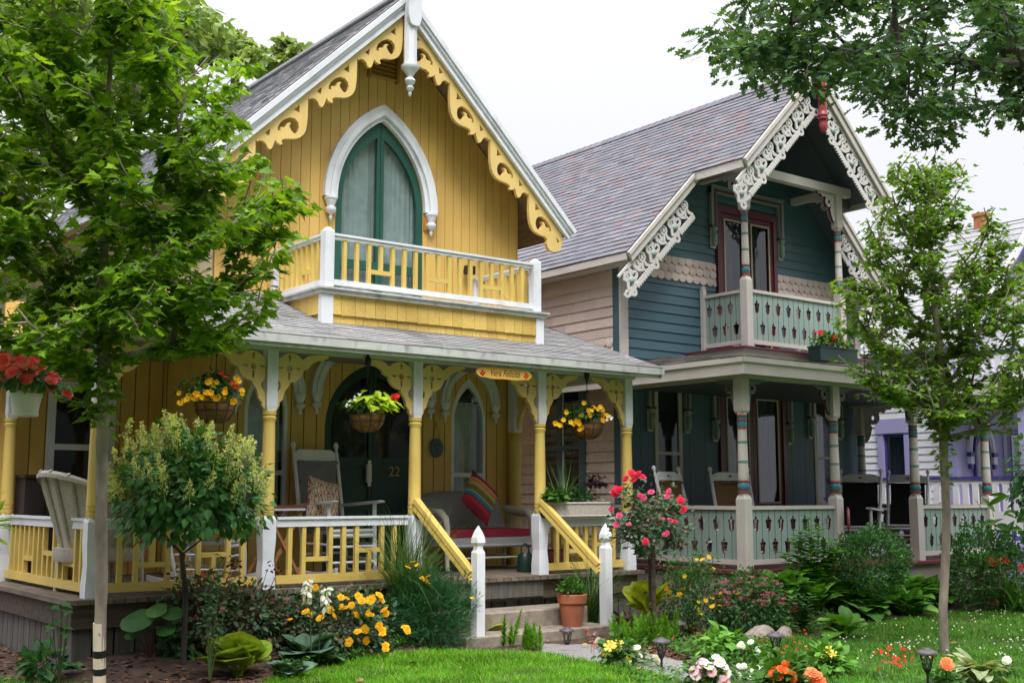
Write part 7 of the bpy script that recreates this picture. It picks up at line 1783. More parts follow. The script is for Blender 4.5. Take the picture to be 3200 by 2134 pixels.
# ================================================================ beds
HL = [T_hosta(.30, .55, .35, cup=.05), T_hosta(.33, .70, .20, cup=.07), T_hosta(.28, .45, .5, cup=.05)]
HB_ = [T_hosta(.34, .30, .15, cup=.03, pet=.34), T_hosta(.36, .45, .05, cup=.05, pet=.30)]
HU_ = [T_hosta(.27, .25, .2, cup=.12), T_hosta(.25, .35, .1, cup=.10)]
def hosta(px, py, n, size, lm, label, group=None, wide=1.0, elev=(.25, 1.1), T=None, ring=.03, z=None):
    b = gpos(px, py); t = thing('hosta_plant', label, 'hosta', b, 0, group); m = MB()
    for k, Tm in enumerate(T or HL):
        nn = n//len(T or HL)+1; a = rng.uniform(0, 2*pi, nn); e = rng.uniform(*elev, nn); fw = np.stack([np.cos(a)*np.cos(e), np.sin(a)*np.cos(e), np.sin(e)], 1)
        m.scatter(Tm, np.tile(b, (nn, 1))+np.stack([np.cos(a)*ring, np.sin(a)*ring, np.zeros(nn)], 1), fw, np.tile([0, 0, 1.], (nn, 1))+rng.normal(0, .15, (nn, 3)), size*rng.uniform(.7, 1.15, nn), wid=wide, smooth=True)
    m.build('leaves', M[lm], t); return t, b
hosta(745, 2110, 26, .35, 'hostalime', 'chartreuse hosta with broad glowing leaves at the bottom left of the lawn edge', 'hostas in the front garden', 1.35, (.4, 1.35), T=HB_)
hosta(965, 2075, 24, .30, 'hostablue', 'blue green hosta at the lawn edge under the white flower spikes', 'hostas in the front garden', 1.4, (.3, 1.25), T=HB_)
hosta(900, 2125, 16, .22, 'hostablue', 'small low hosta between the chartreuse and the blue green ones', 'hostas in the front garden', 1.0, (.1, 1.0))
t, b = hosta(2030, 2004, 20, .36, 'lime', 'bright lime hosta with upright leaves right of the white gate post', 'hostas in the front garden', 1.1, (.35, 1.35), T=HU_)
t.location.z += .23
hosta(1490, 2000, 6, .30, 'lime', 'small lime hosta peeping round the left gate post', 'hostas in the front garden', .9, (.0, .8))
hosta(2645, 1992, 15, .34, 'hostagreen', 'single fresh green hosta on the right lawn before the big hosta mass', 'hostas in the front garden', 1.1, (.2, 1.0))
hosta(3060, 2128, 26, .30, 'varieg', 'cream edged hosta at the bottom right corner of the lawn', 'hostas in the front garden', .6, (.0, .8))
for i, (px, py, lab) in enumerate(((2430, 1880, 'leafy green hosta at the left end of the row below the teal porch'), (2530, 1902, 'large green hosta beneath the tall phlox'), (2630, 1900, 'large green hosta below the clipped round shrub'), (2735, 1898, 'large green hosta spilling onto the lawn under the round shrub'), (2835, 1880, 'dark green hosta at the right end of the row by the stone step'), (2700, 1935, 'low green hosta at the lawn edge in front of the hosta row'), (2820, 1925, 'low green hosta at the lawn edge nearest the slim maple'), (2900, 1895, 'small green hosta behind the slim maple trunk'))):
    hosta(px, py, 70, .37, 'hostagreen', lab, 'hostas below the teal porch', .95, (.15, 1.25), ring=.11)
def bigleaf(px, py, label):
    b = gpos(px, py); t = thing('broad_leaf_plant', label, 'plant', b); m = MB(); s_ = MB(); V = [(0, 0, 0)]+[((.5+.03*cos(4*a))*cos(a), (.5+.03*sin(3*a))*sin(a), -.05*abs(sin(a*1.5))) for a in np.linspace(0, 2*pi, 17)[:-1]]; T = (V, [[0, 1+i, 1+(i+1) % 16] for i in range(16)])
    for (x, y, sz) in ((430, 1935, .27), (490, 1905, .17), (540, 1915, .17), (520, 1965, .16), (410, 1985, .10)):
        p = at(x, y, D=dep(b)-.1); m.scatter(T, [p], [[.3, -.2, random.uniform(-.1, .1)]], [[-.35+random.uniform(-.1, .1), -.55, 1]], sz); s_.tube([b, (b+p)/2+np.array([0, 0, .05]), p], [.006, .005, .004], 5)
    m.build('leaves', M['green2'], t); s_.build('stems', M['stemred'], t)
bigleaf(470, 2060, 'plant with a few round flat green leaves on red stalks before the porch skirt')
# white hosta flower spikes
b = gpos(985, 2085); t = thing('hosta_flower_stalks', 'two drooping white hosta flower heads on tall stems before the porch', 'flowers', b)
for (x, y) in ((952, 1815), (1010, 1840)):
    e = at(x+12, y, D=dep(b)); m = MB(); m.tube([b+np.array([(x-985)/900, 0, 0]), (b+e)/2+np.array([-.01, 0, 0]), e], [.005, .0045, .003], 5); m.build('stem', M['stem'], t); n = 38; m = MB(); q_ = rng.uniform(0, 1, n)**1.2; a = rng.uniform(0, 2*pi, n); P = e+np.stack([np.cos(a)*.012-.02*q_, np.sin(a)*.012, -.17*q_+.02], 1); m.scatter(OVAL, P, np.stack([np.cos(a)*.6, np.sin(a)*.6, -1.1*np.ones(n)*(.2+q_)], 1), rdir(n), .068*rng.uniform(.7, 1.15, n)*(.6+.5*q_), wid=.9); m.build('flower_head', M['pwhite'], t)
# rose bed, red tinted
for i, (px, py, rx, h, lab) in enumerate(((620, 2030, .35, .50, 'straggly dark rose bush under the hydrangea tree'), (760, 2030, .38, .46, 'rose bush with red tinted young leaves before the porch skirt'), (880, 2030, .30, .36, 'low dark rose bush left of the golden flowers'))):
    b = gpos(px, py); t = shrub('rose_bush', lab, 'rose bush', b, b+np.array([0, 0, h*.55]), (rx, rx*.8, h*.68), 800, OVAL, .052, 'roseleaf', 'stemred', 'rose bushes before the yellow porch', 20, -.8)
    m = MB(); tips_ = [b+np.array([random.uniform(-rx, rx)*.8, random.uniform(-.2, .1), h*random.uniform(.9, 1.45)]) for _ in range(9)]
    for e in tips_: m.scatter(OVAL, np.tile(e, (9, 1))+rng.normal(0, .03, (9, 3)), rdir(9, -.3, .6), rdir(9, .2, 1), .042*rng.uniform(.6, 1.2, 9)); m.tube([b+np.array([0, 0, .1]), b*.4+e*.6, e], [.005, .004, .002], 4)
    m.build('young_shoots', M['rosered'], t)
b = at(660, 1960, D=8.7); b[2] = GZ; t = thing('rose_shoot', 'tall thin rose shoot with red buds rising before the porch rail', 'rose bush', b, 0, 'rose bushes before the yellow porch'); m = MB(); l = MB()
for (x, y) in ((660, 1800), (690, 1755), (655, 1810), (720, 1820), (640, 1835)):
    e = at(x, y, D=8.7); m.tube([b, (b+e)/2, e], [.006, .005, .003], 5)
    for f in (.45, .6, .7, .8, .9, 1): c = b*(1-f)+e*f; l.scatter(OVAL, np.tile(c, (6, 1))+rng.normal(0, .03, (6, 3)), rdir(6, -.4, .4), rdir(6, .3, 1), .05*rng.uniform(.6, 1.1, 6))
m.build('stems', M['stem'], t); l.build('foliage', M['roseleaf'], t); ps = [at(x, y, D=8.65) for x, y in ((640, 1800), (636, 1812), (652, 1802), (630, 1905), (665, 1795))]; blossoms(t, 'bud', SIMPLE, [M['pred']], ps, [rdir(1)[0] for _ in ps], .035)
# golden rose / primrose
b = gpos(1060, 2050); D = dep(b); t = shrub('golden_flower_bush', 'bush covered in golden yellow flowers at the lawn edge before the porch', 'flowering bush', b, b+np.array([0, 0, .22]), (.50, .36, .37), 2600, OVAL, .048, 'roseleaf', 'stem', None, 20, -.7)
FL = T_flower(5, .46, .22, .12)
fp = [(1065, 1865), (1080, 1868), (1120, 1862), (1130, 1875), (1157, 1875), (1162, 1870), (1185, 1858), (1192, 1872), (1065, 1895), (1080, 1898), (1098, 1890), (1030, 1905), (1108, 1910), (1115, 1920), (1150, 1915), (1158, 1920), (1200, 1905), (1205, 1915), (985, 1835), (1140, 1965), (1118, 1972), (1185, 1955), (1195, 1968), (1195, 1980), (1145, 2000), (1090, 2005), (1205, 2015), (1205, 2028), (1095, 2055), (1085, 2080), (1266, 1958), (1272, 1968), (955, 1910), (970, 1920), (905, 1935), (1000, 1930), (1045, 1925)]
ps = [at(x, y, D=D-.22+random.uniform(-.1, .1)) for x, y in fp]; blossoms(t, 'golden_flower', T_double(((1.0, 5, .05), (.62, 4, .22), (.3, 3, .3)), .48), [M['pyellow'], M['center']], ps, [tocam(p, .5, .5)+rdir(1)[0]*.35 for p in ps], .037)
# feathery coreopsis
FEA = ([(-.02, 0, 0), (.02, 0, 0), (.03, .5, .03), (-.03, .5, .03), (0, 1, -.05), (.22, .7, .02), (-.22, .7, .02), (.2, .45, .02), (-.2, .45, .02)], [[0, 1, 2, 3], [3, 2, 4], [3, 2, 5], [3, 2, 6], [0, 1, 7], [0, 1, 8]])
b = gpos(1345, 2020); D = dep(b); t = shrub('feathery_shrub', 'dense feathery green shrub with a few yellow daisies left of the gate post', 'shrub', b, b+np.array([-.02, 0, .30]), (.42, .40, .40), 5200, FEA, .075, 'coreleaf', 'stem', None, 26, -.8, dz=-.6, lo=.45)
fp = [(1290, 1755), (1275, 1772), (1303, 1765), (1330, 1812), (1318, 1805), (1338, 1800), (1335, 1820), (1475, 1868)]; ps = [at(x, y, D=D-.1) for x, y in fp]; blossoms(t, 'daisy_flower', T_flower(8, .3, .1, .25), [M['pyellow'], M['center']], ps, [tocam(p, .3, 1) for p in ps], .028)
m = MB(); [m.tube([b+np.array([0, 0, .3]), (b+np.array([0, 0, .3]))*.5+np.array(p)*.5, p], .0025, 4) for p in ps]; m.build('flower_stems', M['stem'], t)
# ornamental grasses
def grass_clump(px, py, n, hgt, label, D=None, spread=.35, w_=.006):
    b = gpos(px, py); t = thing('ornamental_grass', label, 'grass clump', b, 0, 'tall grasses beside the steps'); m = MB()
    for k, arch in enumerate((.25, .6, 1.0)):
        nn = n//3; T = T_blade(6, w_/hgt, arch, .1); a = rng.uniform(0, 2*pi, nn); e = rng.uniform(.95, 1.55, nn) if k else rng.uniform(1.2, 1.57, nn); fw = np.stack([np.cos(a)*np.cos(e), np.sin(a)*np.cos(e), np.sin(e)], 1)
        m.scatter(T, np.tile(b, (nn, 1))+np.stack([rng.normal(0, .05, nn), rng.normal(0, .05, nn), np.zeros(nn)], 1), fw, np.tile([0, 0, 1.], (nn, 1)), hgt*rng.uniform(.55, 1.1, nn))
    m.build('blades', M['grassblade'], t)
grass_clump(1268, 1880, 420, .95, 'tall arching grass clump before the porch rail left of the steps')
grass_clump(1850, 1945, 260, .95, 'tall thin grass behind the terracotta pot and right gate post')
# foxtail ferns
def foxtail(px, py, n, h, label, lm='fern', spread=.5, D=None):
    b = gpos(px, py); t = thing('foxtail_fern', label, 'fern', b, 0, 'foxtail ferns in the front garden')
    for i in range(n):
        a = random.uniform(0, 2*pi); e = random.uniform(.9, 1.5) if i > n//3 else random.uniform(1.25, 1.55); L = h*random.uniform(.55, 1.05); d = np.array([cos(a)*cos(e), sin(a)*cos(e), sin(e)]); nn = 260; q_ = rng.uniform(.02, 1, nn); aa = rng.uniform(0, 2*pi, nn); u, v, _ = basis(d); rad = .042*(1-q_**3)*rng.uniform(.5, 1, nn); dirs = u*np.cos(aa)[:, None]+v*np.sin(aa)[:, None]
        m = MB(); base = b+np.array([random.uniform(-.08, .08)*spread*2, random.uniform(-.06, .06), 0]); m.scatter(([(-.12, 0, 0), (.12, 0, 0), (0, 1, 0)], [[0, 1, 2]]), base+d*(q_*L)[:, None], dirs+d*.9, rdir(nn), rad*1.3+.008); m.tube([base, base+d*L], [.004, .002], 4); m.build('frond', M[lm], t)
foxtail(1585, 2020, 3, .36, 'two upright foxtail fern fronds just right of the left gate post'); foxtail(1660, 2028, 12, .27, 'clump of short foxtail fern plumes before the concrete steps')
foxtail(2022, 2014, 44, .34, 'dense lime foxtail fern under the lime hosta', spread=2.2)
# potentilla, spirea, astilbe, phlox, boxwood, shrubs
b = gpos(2160, 1985); D = dep(b); t = shrub('potentilla_bush', 'airy bush dotted with small yellow flowers beneath the teal porch skirt', 'flowering bush', b, b+np.array([0, 0, .34]), (.40, .34, .44), 2600, OVAL, .032, 'green2', 'stem', None, 34, -.75)
e0 = at(2150, 1730, D=D); m = MB(); 
for i in range(26):
    e = at(random.uniform(2110, 2235), random.uniform(1725, 1840), D=D+random.uniform(-.1, .2)); m.scatter(OVAL, np.tile(e, (16, 1))+rng.normal(0, .035, (16, 3)), rdir(16), rdir(16, .1, 1), .026*rng.uniform(.7, 1.3, 16)); m.tube([b+np.array([0, 0, .2]), (b+e)/2, e], [.004, .003, .002], 4)
m.build('upper_shoots', M['green1'], t)
fp = [(2178, 1748), (2195, 1748), (2215, 1740), (2230, 1775), (2135, 1838), (2080, 1838), (2086, 1845), (2092, 1850), (2098, 1866), (2062, 1850), (2123, 1855), (2127, 1860), (2120, 1862), (2225, 1868), (2205, 1875), (2230, 1892), (2225, 1895), (2183, 1880), (2185, 1905), (2188, 1918), (2252, 1852), (2250, 1892), (2305, 1855), (2140, 1800), (2085, 1832)]; ps = [at(x, y, D=D-.2+random.uniform(-.1, .15)) for x, y in fp]; blossoms(t, 'yellow_flower', FL, [M['pyellow'], M['pyellow']], ps, [tocam(p) for p in ps], .024)
b = gpos(2345, 1985); D = dep(b); t = shrub('spirea_bush', 'rounded spirea bush with flat dusty pink flower heads', 'flowering bush', b, b+np.array([0, 0, .28]), (.40, .36, .36), 2300, OVAL, .045, 'green2', 'stem', None, 26, -.75)
for i in range(38):
    x, y = random.uniform(2235, 2440), random.uniform(1795, 1885); y += abs(x-2345)*.22; p = at(x, y, D=D-.22+random.uniform(-.12, .15)); n = 40; m = MB(); m.scatter(SIMPLE, p+np.stack([rng.normal(0, .020, n), rng.normal(0, .020, n), rng.normal(0, .005, n)], 1), rdir(n, 0, 1), rdir(n, .3, 1), .013*rng.uniform(.7, 1.3, n)); m.build('flower_head', M['pspirea'], t)
b = gpos(2455, 1960); D = dep(b)-.1; t = thing('astilbe_plant', 'astilbe with raspberry pink feathery plumes beside the spirea', 'flowers', b)
for (x, y, x2, y2) in ((2455, 1850, 2460, 1895), (2478, 1872, 2470, 1905), (2440, 1870, 2455, 1900), (2488, 1890, 2475, 1912)):
    p, e = at(x2, y2, D=D), at(x, y, D=D); m = MB(); panicle(m, p, e-p, np.linalg.norm(e-p)*1.1, .035, 110, .016); m.tube([b, p], .003, 4); m.build('plume', M['pmag'], t)
m = MB(); cloud(m, b+np.array([0, 0, .16]), (.14, .12, .14), 90, OVAL, .08); m.build('foliage', M['green1'], t)
b = gpos(2510, 1985); t = thing('leafy_plant', 'upright dark leaved plant between the astilbe and the lone hosta', 'plant', b); m = MB(); s_ = MB()
for i in range(7):
    e = b+np.array([random.uniform(-.14, .14), random.uniform(-.1, .1), random.uniform(.25, .40)]); s_.tube([b, (b+e)/2, e], [.005, .004, .003], 5)
    for q_ in np.linspace(.25, 1, 12): a = q_*17; c = b*(1-q_)+e*q_; m.scatter(OVAL, [c, c], [[cos(a), sin(a), .25], [-cos(a), -sin(a), .25]], [[0, 0, 1.]]*2, .10*random.uniform(.7, 1.1), wid=.8)
m.build('foliage', M['dkgreen'], t); s_.build('stems', M['stem'], t)
b = gpos(2545, 1890); D = dep(b); t = thing('phlox_plant', 'tall leafy phlox without flowers standing before the teal acorn railing', 'plant', b); m = MB(); s_ = MB()
for (x, y) in ((2525, 1615), (2500, 1660), (2560, 1640), (2600, 1690), (2480, 1690), (2620, 1720), (2535, 1680), (2580, 1700), (2450, 1730)):
    e = at(x, y, D=D+random.uniform(-.1, .2)); bb = b+np.array([(x-2545)/1500, 0, 0]); s_.tube([bb, (bb+e)/2, e], [.007, .006, .003], 5)
    for q_ in np.linspace(.3, 1, 18): a = q_*31+x; c = bb*(1-q_)+e*q_; m.scatter(OVAL, [c, c], [[cos(a), sin(a), .35], [-cos(a), -sin(a), .35]], [[0, 0, 1.]]*2, .20*random.uniform(.65, 1.1)*(1.1-.4*q_), wid=.85)
m.build('foliage', M['hostagreen'], t); s_.build('stems', M['stem'], t)
b = at(2725, 1850, D=13.0); b[2] = GZ; shrub('clipped_shrub', 'rounded dense shrub with tiny glossy leaves below the numbered porch post', 'shrub', b, at(2722, 1755, D=13.0), (.46, .42, .36), 5200, OVAL, .034, 'dkgreen', 'stem', None, 10, -.95, dz=-.5, lo=.72)
b = at(3070, 1880, D=14.0); b[2] = GZ; shrub('clipped_shrub', 'wide dark shrub in front of the right end of the teal porch', 'shrub', b, at(3075, 1770, D=14.0), (.55, .45, .48), 5600, OVAL, .036, 'dkgreen', 'stem', None, 10, -.95, dz=-.5, lo=.72)
b = gpos(3180, 1915); t = thing('daylily_clump', 'clump of long strap leaves with red blooms at the right picture edge', 'plant', b); m = MB(); n = 120; a = rng.uniform(0, 2*pi, n); e = rng.uniform(.7, 1.5, n); fw = np.stack([np.cos(a)*np.cos(e), np.sin(a)*np.cos(e), np.sin(e)], 1); m.scatter(T_blade(6, .022, .7, .1), np.tile(b, (n, 1))+rng.normal(0, .09, (n, 3))*np.array([1, 1, 0]), fw, np.tile([0, 0, 1.], (n, 1)), rng.uniform(.5, .95, n)); m.build('blades', M['green1'], t)
ps = [at(x, y, D=dep(b)) for x, y in ((3095, 1748), (3105, 1755), (3138, 1752), (3112, 1760), (3198, 1775))]; blossoms(t, 'red_flower', T_flower(6, .28, .4, .1), [M['pred'], M['pred']], ps, [tocam(p) for p in ps], .055)
m = MB(); bb = at(3170, 1660, D=14.2); n = 46; m.scatter(T_oval(.16), bb+rng.normal(0, .16, (n, 3)), rdir(n, -.3, .9), rdir(n, .2, 1), .26*rng.uniform(.7, 1.2, n)); b2 = np.array([bb[0], bb[1], GZ]); t = thing('tall_leafy_plant', 'tall plant with long bright leaves behind the wide dark shrub', 'plant', b2); m.build('foliage', M['green1'], t); m = MB(); m.tube([b2, bb], [.012, .006], 6); m.build('stem', M['stem'], t)
bb = at(3215, 1500, D=13.6); t = thing('leafy_shrub', 'dark leafy branch of a shrub entering at the right edge by the violet door', 'shrub', (bb[0]+.1, bb[1], GZ)); m = MB(); n = 420; Pp, d = ball(n, bb, (.34, .3, .50), .2, -1); m.scatter(OVAL, Pp, d+np.array([-.3, 0, -.7])+rng.normal(0, .4, (n, 3)), d*.3+np.array([0, 0, 1.]), .085*rng.uniform(.7, 1.3, n)); m.build('foliage', M['hydleaf'], t); m = MB(); m.tube([(bb[0]+.1, bb[1], GZ), bb], [.03, .012], 7); m.build('trunk', M['barkdk'], t)
# rhododendron leaves at the left edge, seedling maple, small left plants
bb = at(-15, 1640, D=7.6); t = thing('rhododendron_shrub', 'shrub with glossy yellow green leaves at the far left edge', 'shrub', (bb[0]-.2, bb[1], GZ)); m = MB(); n = 70; Pp, d = ball(n, bb-_rt*.06, (.14, .14, .17), .3, -1); m.scatter(T_oval(.16), Pp, d*.8+_rt*.5+np.array([0, 0, .15])+rng.normal(0, .3, (n, 3)), np.tile([0, 0, 1.], (n, 1))+rng.normal(0, .3, (n, 3)), .12*rng.uniform(.7, 1.15, n)); m.build('foliage', M['hostalime'], t); m = MB(); m.tube([(bb[0]-.2, bb[1], GZ), bb], [.02, .01], 7); m.build('stem', M['barkdk'], t)
b = gpos(190, 2010); t = thing('maple_seedling', 'little maple seedling with a few bright leaves by the dark porch corner', 'plant', b); m = MB(); l = MB()
for (x, y) in ((160, 1895), (195, 1885), (215, 1905), (180, 1935), (165, 1955), (195, 1955), (210, 1975)): p = at(x, y, D=dep(b)-.05); l.scatter(MAPLE, [p], [[random.uniform(-.6, .8), -.5, -.2]], [[0, -.4, 1]], .095); m.tube([b, (b+p)/2, p], .0035, 4)
l.build('leaves', M['green2'], t); m.build('stem', M['stem'], t)
for (px, py, lab) in ((140, 2040, 'low dark leafy plant in the shade beside the porch corner'), (560, 2075, 'dark leafy plant on the mulch under the hydrangea tree')):
    b = gpos(px, py); shrub('shade_plant', lab, 'plant', b, b+np.array([0, 0, .10]), (.16, .14, .13), 90, OVAL, .10, 'dkgreen', 'stem', 'shade plants by the porch', 6, -.2)
# ---- border flowers along the path
def border(px, py, label, fl, T, mats, size, lm='green1', r=(.15, .12, .13), n=260, ls=.06, lift=.0, fo=True, D=None, nm='flower', name='border_flowers'):
    b = gpos(px, py) if D is None else at(px, py, D=D); D_ = dep(b); b[2] = GZ; t = thing(name, label, 'flowers', b, 0, 'flower clumps along the path')
    m = MB(); cloud(m, b+np.array([0, 0, r[2]*.75+lift]), r, n, OVAL, ls, zlo=-.6); m.build('foliage', M[lm], t); ps = [at(x, y, D=D_-r[1]*.6+random.uniform(-.06, .06)) for x, y in fl]
    for mt, idx in mats: q_ = [ps[i] for i in idx]; blossoms(t, nm, T, [M[mt], M['center'] if mt != 'pwhite' else M['pyel2']], q_, [tocam(p, .8, .5) for p in q_], size)
    m = MB(); [m.tube([b+np.array([0, 0, .02]), (b*.6+p*.4), p], .003, 4) for p in ps]; m.build('stems', M['stem'], t); return t
DAH = T_double(); DAI = T_flower(9, .30, .10, .26)
border(1925, 2085, 'clump of lemon yellow lilies at the path edge left of the lamps', [(1935, 2008), (1905, 2020), (1928, 2025), (1895, 2040), (1920, 2030), (1962, 2065), (1912, 2016)], T_flower(6, .3, .4, .12), [('pyel2', range(7))], .042, r=(.16, .13, .16))
border(1985, 2075, 'white ball shaped flowers beside the lemon yellow lilies', [(1970, 2038), (1992, 2022), (1985, 2026), (1975, 2044), (2052, 2062), (2048, 2055), (2000, 2048)], DAH, [('pwhite', range(7))], .032, n=120, ls=.04)
border(2215, 2165, 'pale pink and white daisy dahlias in front of the grey path', [(2185, 2085), (2200, 2070), (2225, 2098), (2215, 2080), (2172, 2105), (2250, 2068), (2262, 2080), (2270, 2105), (2262, 2115), (2240, 2062), (2205, 2098), (2168, 2095), (2260, 2130), (2190, 2075)], DAI, [('ppink', [0, 1, 2, 4, 8, 10, 11, 12, 13]), ('pwhite', [3, 5, 6, 7, 9])], .044, r=(.22, .15, .16), n=380)
border(2320, 2130, 'small white blossoms to the right of the pink dahlias', [(2312, 2082), (2325, 2080), (2372, 2092), (2355, 2095), (2385, 2090), (2345, 2112), (2310, 2108), (2340, 2108), (2365, 2085), (2318, 2088)], DAH, [('pwhite', range(10))], .026, n=200, ls=.035, r=(.2, .12, .09))
border(2440, 2185, 'bright orange dahlias in the bottom foreground', [(2418, 2105), (2432, 2110), (2452, 2085), (2468, 2102), (2475, 2112), (2445, 2090), (2425, 2098), (2538, 2100), (2552, 2110), (2530, 2108), (2548, 2125), (2560, 2132)], DAH, [('porange', range(7)), ('pcoral', range(7, 12))], .046, r=(.26, .16, .18), n=420, ls=.085)
border(2955, 2165, 'single coral orange dahlia near the foot of the slim maple', [(2957, 2072), (2960, 2074)], DAH, [('pcoral', range(2))], .046, n=160, ls=.06, r=(.14, .12, .10))
border(2590, 2110, 'yellow flowered leafy clump in the grass behind the orange dahlias', [(2590, 2032), (2596, 2040), (2588, 2048), (2560, 2052), (2604, 2046)], T_flower(5, .3, .5, .1), [('pyel2', range(5))], .036, 'hostagreen', (.17, .14, .13), 150, .10)
border(2255, 2055, 'pale green leafy clump with budding spikes behind the pink dahlias', [(2245, 2000), (2262, 2008), (2282, 2004), (2250, 2020)], SIMPLE, [('fern', range(4))], .04, 'hostagreen', (.22, .16, .13), 200, .10)
border(2350, 2065, 'low airy white flowers in the grass below the flat rock', [(2315, 2012), (2320, 2018), (2346, 2005), (2370, 2028), (2376, 2032), (2310, 2016)], DAH, [('pwhite', range(6))], .026, r=(.2, .15, .09), n=300, ls=.03)
border(3140, 2110, 'one white bloom near the cream edged hosta', [(3145, 2062), (3150, 2063)], DAH, [('pwhite', range(2))], .035, n=80, ls=.05, r=(.1, .1, .06))
RS_ = T_flower(4, .4, .1, .1)
def reds(px, py, label, pts, sx=0):
    b = gpos(px, py); D_ = dep(b); t = thing('red_flowers', label, 'flowers', b, 0, 'scattered small red flowers'); ps = [gpos(x, y+14)+np.array([0, 0, random.uniform(.05, .10)]) for x, y in pts]; blossoms(t, 'red_flower', RS_, [M['pred'], M['pred']], ps, [tocam(p, .8, .4) for p in ps], .0135)
    for p in ps: m = MB(); m.tube([p-np.array([.01, 0, p[2]-GZ]), p], .002, 3); m.build('stem', M['stem'], t)
rnd = lambda x0, x1, y0, y1, n: [(random.uniform(x0, x1), random.uniform(y0, y1)) for _ in range(n)]
reds(2160, 2005, 'scarlet flowers sprinkled between the two nearest lamps', [(2158, 1950), (2165, 1955), (2175, 1970), (2180, 1978), (2170, 1982), (2190, 1985), (2223, 1955), (2125, 1970), (2105, 2010), (2128, 2012), (2198, 2000), (2185, 1992), (2170, 1990), (2150, 1945), (2163, 1962), (2205, 2002), (2215, 2012), (2165, 2065), (2155, 2085), (2160, 1976)])
reds(2430, 2060, 'scarlet flowers scattered in the grass round the middle lamp', [(2400, 2000), (2380, 2012), (2398, 2018), (2440, 2035), (2478, 1995), (2500, 1980), (2515, 1982), (2520, 1998), (2532, 2012), (2460, 2038), (2485, 2025), (2522, 2035), (2430, 2060), (2447, 2062), (2404, 2058), (2490, 2052), (2500, 2030), (2412, 2060)])
reds(2780, 2080, 'patch of tiny red flowers on the right lawn beside the lone lamp', rnd(2735, 2858, 2035, 2100, 34))
reds(1890, 2030, 'few red flowers by the pale stones at the path edge', [(1867, 1978), (1869, 2015), (1872, 2020), (1885, 2012), (1850, 2025), (1888, 2030), (1858, 2030), (1832, 1975), (1835, 2000)])
b = gpos(1965, 1990); t = thing('coleus_plant', 'dark red leaved plant under the lime hosta beside the hose', 'plant', b); m = MB(); cloud(m, b+np.array([0, 0, .10]), (.10, .08, .12), 60, OVAL, .08); m.build('foliage', M['rosered'], t)
# ================================================================ ground
def sheet(name, poly, z, mat, kind='structure', sub=0):
    m = MB(); m.add([(x, y, z) for x, y in poly], [list(range(len(poly)))]); return tag(m.build(name, mat), kind=kind)
M['earth'] = paint('dark_mulch_earth', (.060, .034, .022), .95, .45, dirt=(.030, .020, .014), dirt_amt=.7, scale=9, bmp=1.0, island=0, dscale=2)
M['turf'] = paint('turf_soil', (.035, .075, .010), .95, .35, scale=12, bmp=.8, island=0)
M['pathm'] = paint('grey_path_stone', (.23, .215, .21), .9, .22, dirt=(.12, .10, .085), dirt_amt=.6, scale=30, bmp=.9, island=0)
M['chip'] = islands('bark_mulch_chips', [(0, (.055, .025, .014)), (.5, (.115, .050, .026)), (.9, (.17, .085, .045)), (1, (.22, .13, .07))], .9, .4, 60)
M['litter'] = islands('fallen_leaves', [(0, (.30, .16, .06)), (.6, (.36, .22, .09)), (.9, (.55, .34, .03)), (1, (.40, .05, .05))], .8, .3, 40)
sheet('ground', [(-250, -60), (250, -60), (250, 500), (-250, 500)], GZ-.016, M['turf'])
sheet('flower_bed', [(-2, 6.6), (3.2, 6.6), (6.5, 5.6), (9.5, 4.2), (17, 6.4), (26, 8.5), (26, 22), (-2, 22)], GZ-.010, M['earth'])
g2 = lambda L: [tuple(at(x, y, Z=GZ)[:2]) for x, y in L]
lawnL = [(790, 2200), (850, 2128), (985, 2085), (1130, 2062), (1250, 2046), (1370, 2034), (1480, 2036), (1600, 2038), (1720, 2042), (1850, 2075), (1990, 2096), (2110, 2120), (2260, 2190), (2500, 2330), (2400, 2800), (300, 2800), (500, 2400)]
lawnR = [(2185, 2050), (2230, 2015), (2330, 2010), (2420, 1998), (2540, 1990), (2610, 1962), (2740, 1922), (2850, 1892), (2960, 1880), (3100, 1884), (3230, 1900), (3900, 1960), (3900, 2600), (3000, 2600), (2720, 2190), (2620, 2140), (2450, 2090), (2300, 2070)]
lawnC = [(-500, 2140), (60, 2118), (200, 2122), (300, 2140), (260, 2230), (0, 2500), (-700, 2600)]
pathP = [(1690, 2036), (1700, 2010), (1860, 2012), (1990, 2030), (2120, 2062), (2260, 2085), (2420, 2098), (2600, 2140), (2760, 2220), (2500, 2330), (2230, 2190), (2080, 2116), (1900, 2082)]
for nm, L in (('lawn', lawnL), ('lawn', lawnR), ('lawn', lawnC)): sheet(nm, g2(L), GZ-.004, M['turf'])
def berm(x0, x1, y0, y1, h, ys):
    m = MB(); nx, ny = 50, 14; V = []
    for i in range(nx+1):
        for j in range(ny+1):
            x = x0+(x1-x0)*i/nx; y = y0+(y1-y0)*j/ny; e = min(1, (x-x0)/.5, (x1-x)/.5); k = max(0, min(1, (y-y0)/ys)); k = k*k*(3-2*k)
            V.append((x, y, GZ-.02+(h+.02)*k*max(0, e)+.012*sin(x*9)*cos(y*11)*k))
    m.add(V, [[i*(ny+1)+j, (i+1)*(ny+1)+j, (i+1)*(ny+1)+j+1, i*(ny+1)+j+1] for i in range(nx) for j in range(ny)], 0, True); tag(m.build('flower_bed', M['earth']), kind='structure')
BERMS = [(9.1, 15.6, 7.75, 8.72, .17, .75), (2.7, 6.2, 8.55, 9.62, .10, .8)]
for b_ in BERMS: berm(*b_)
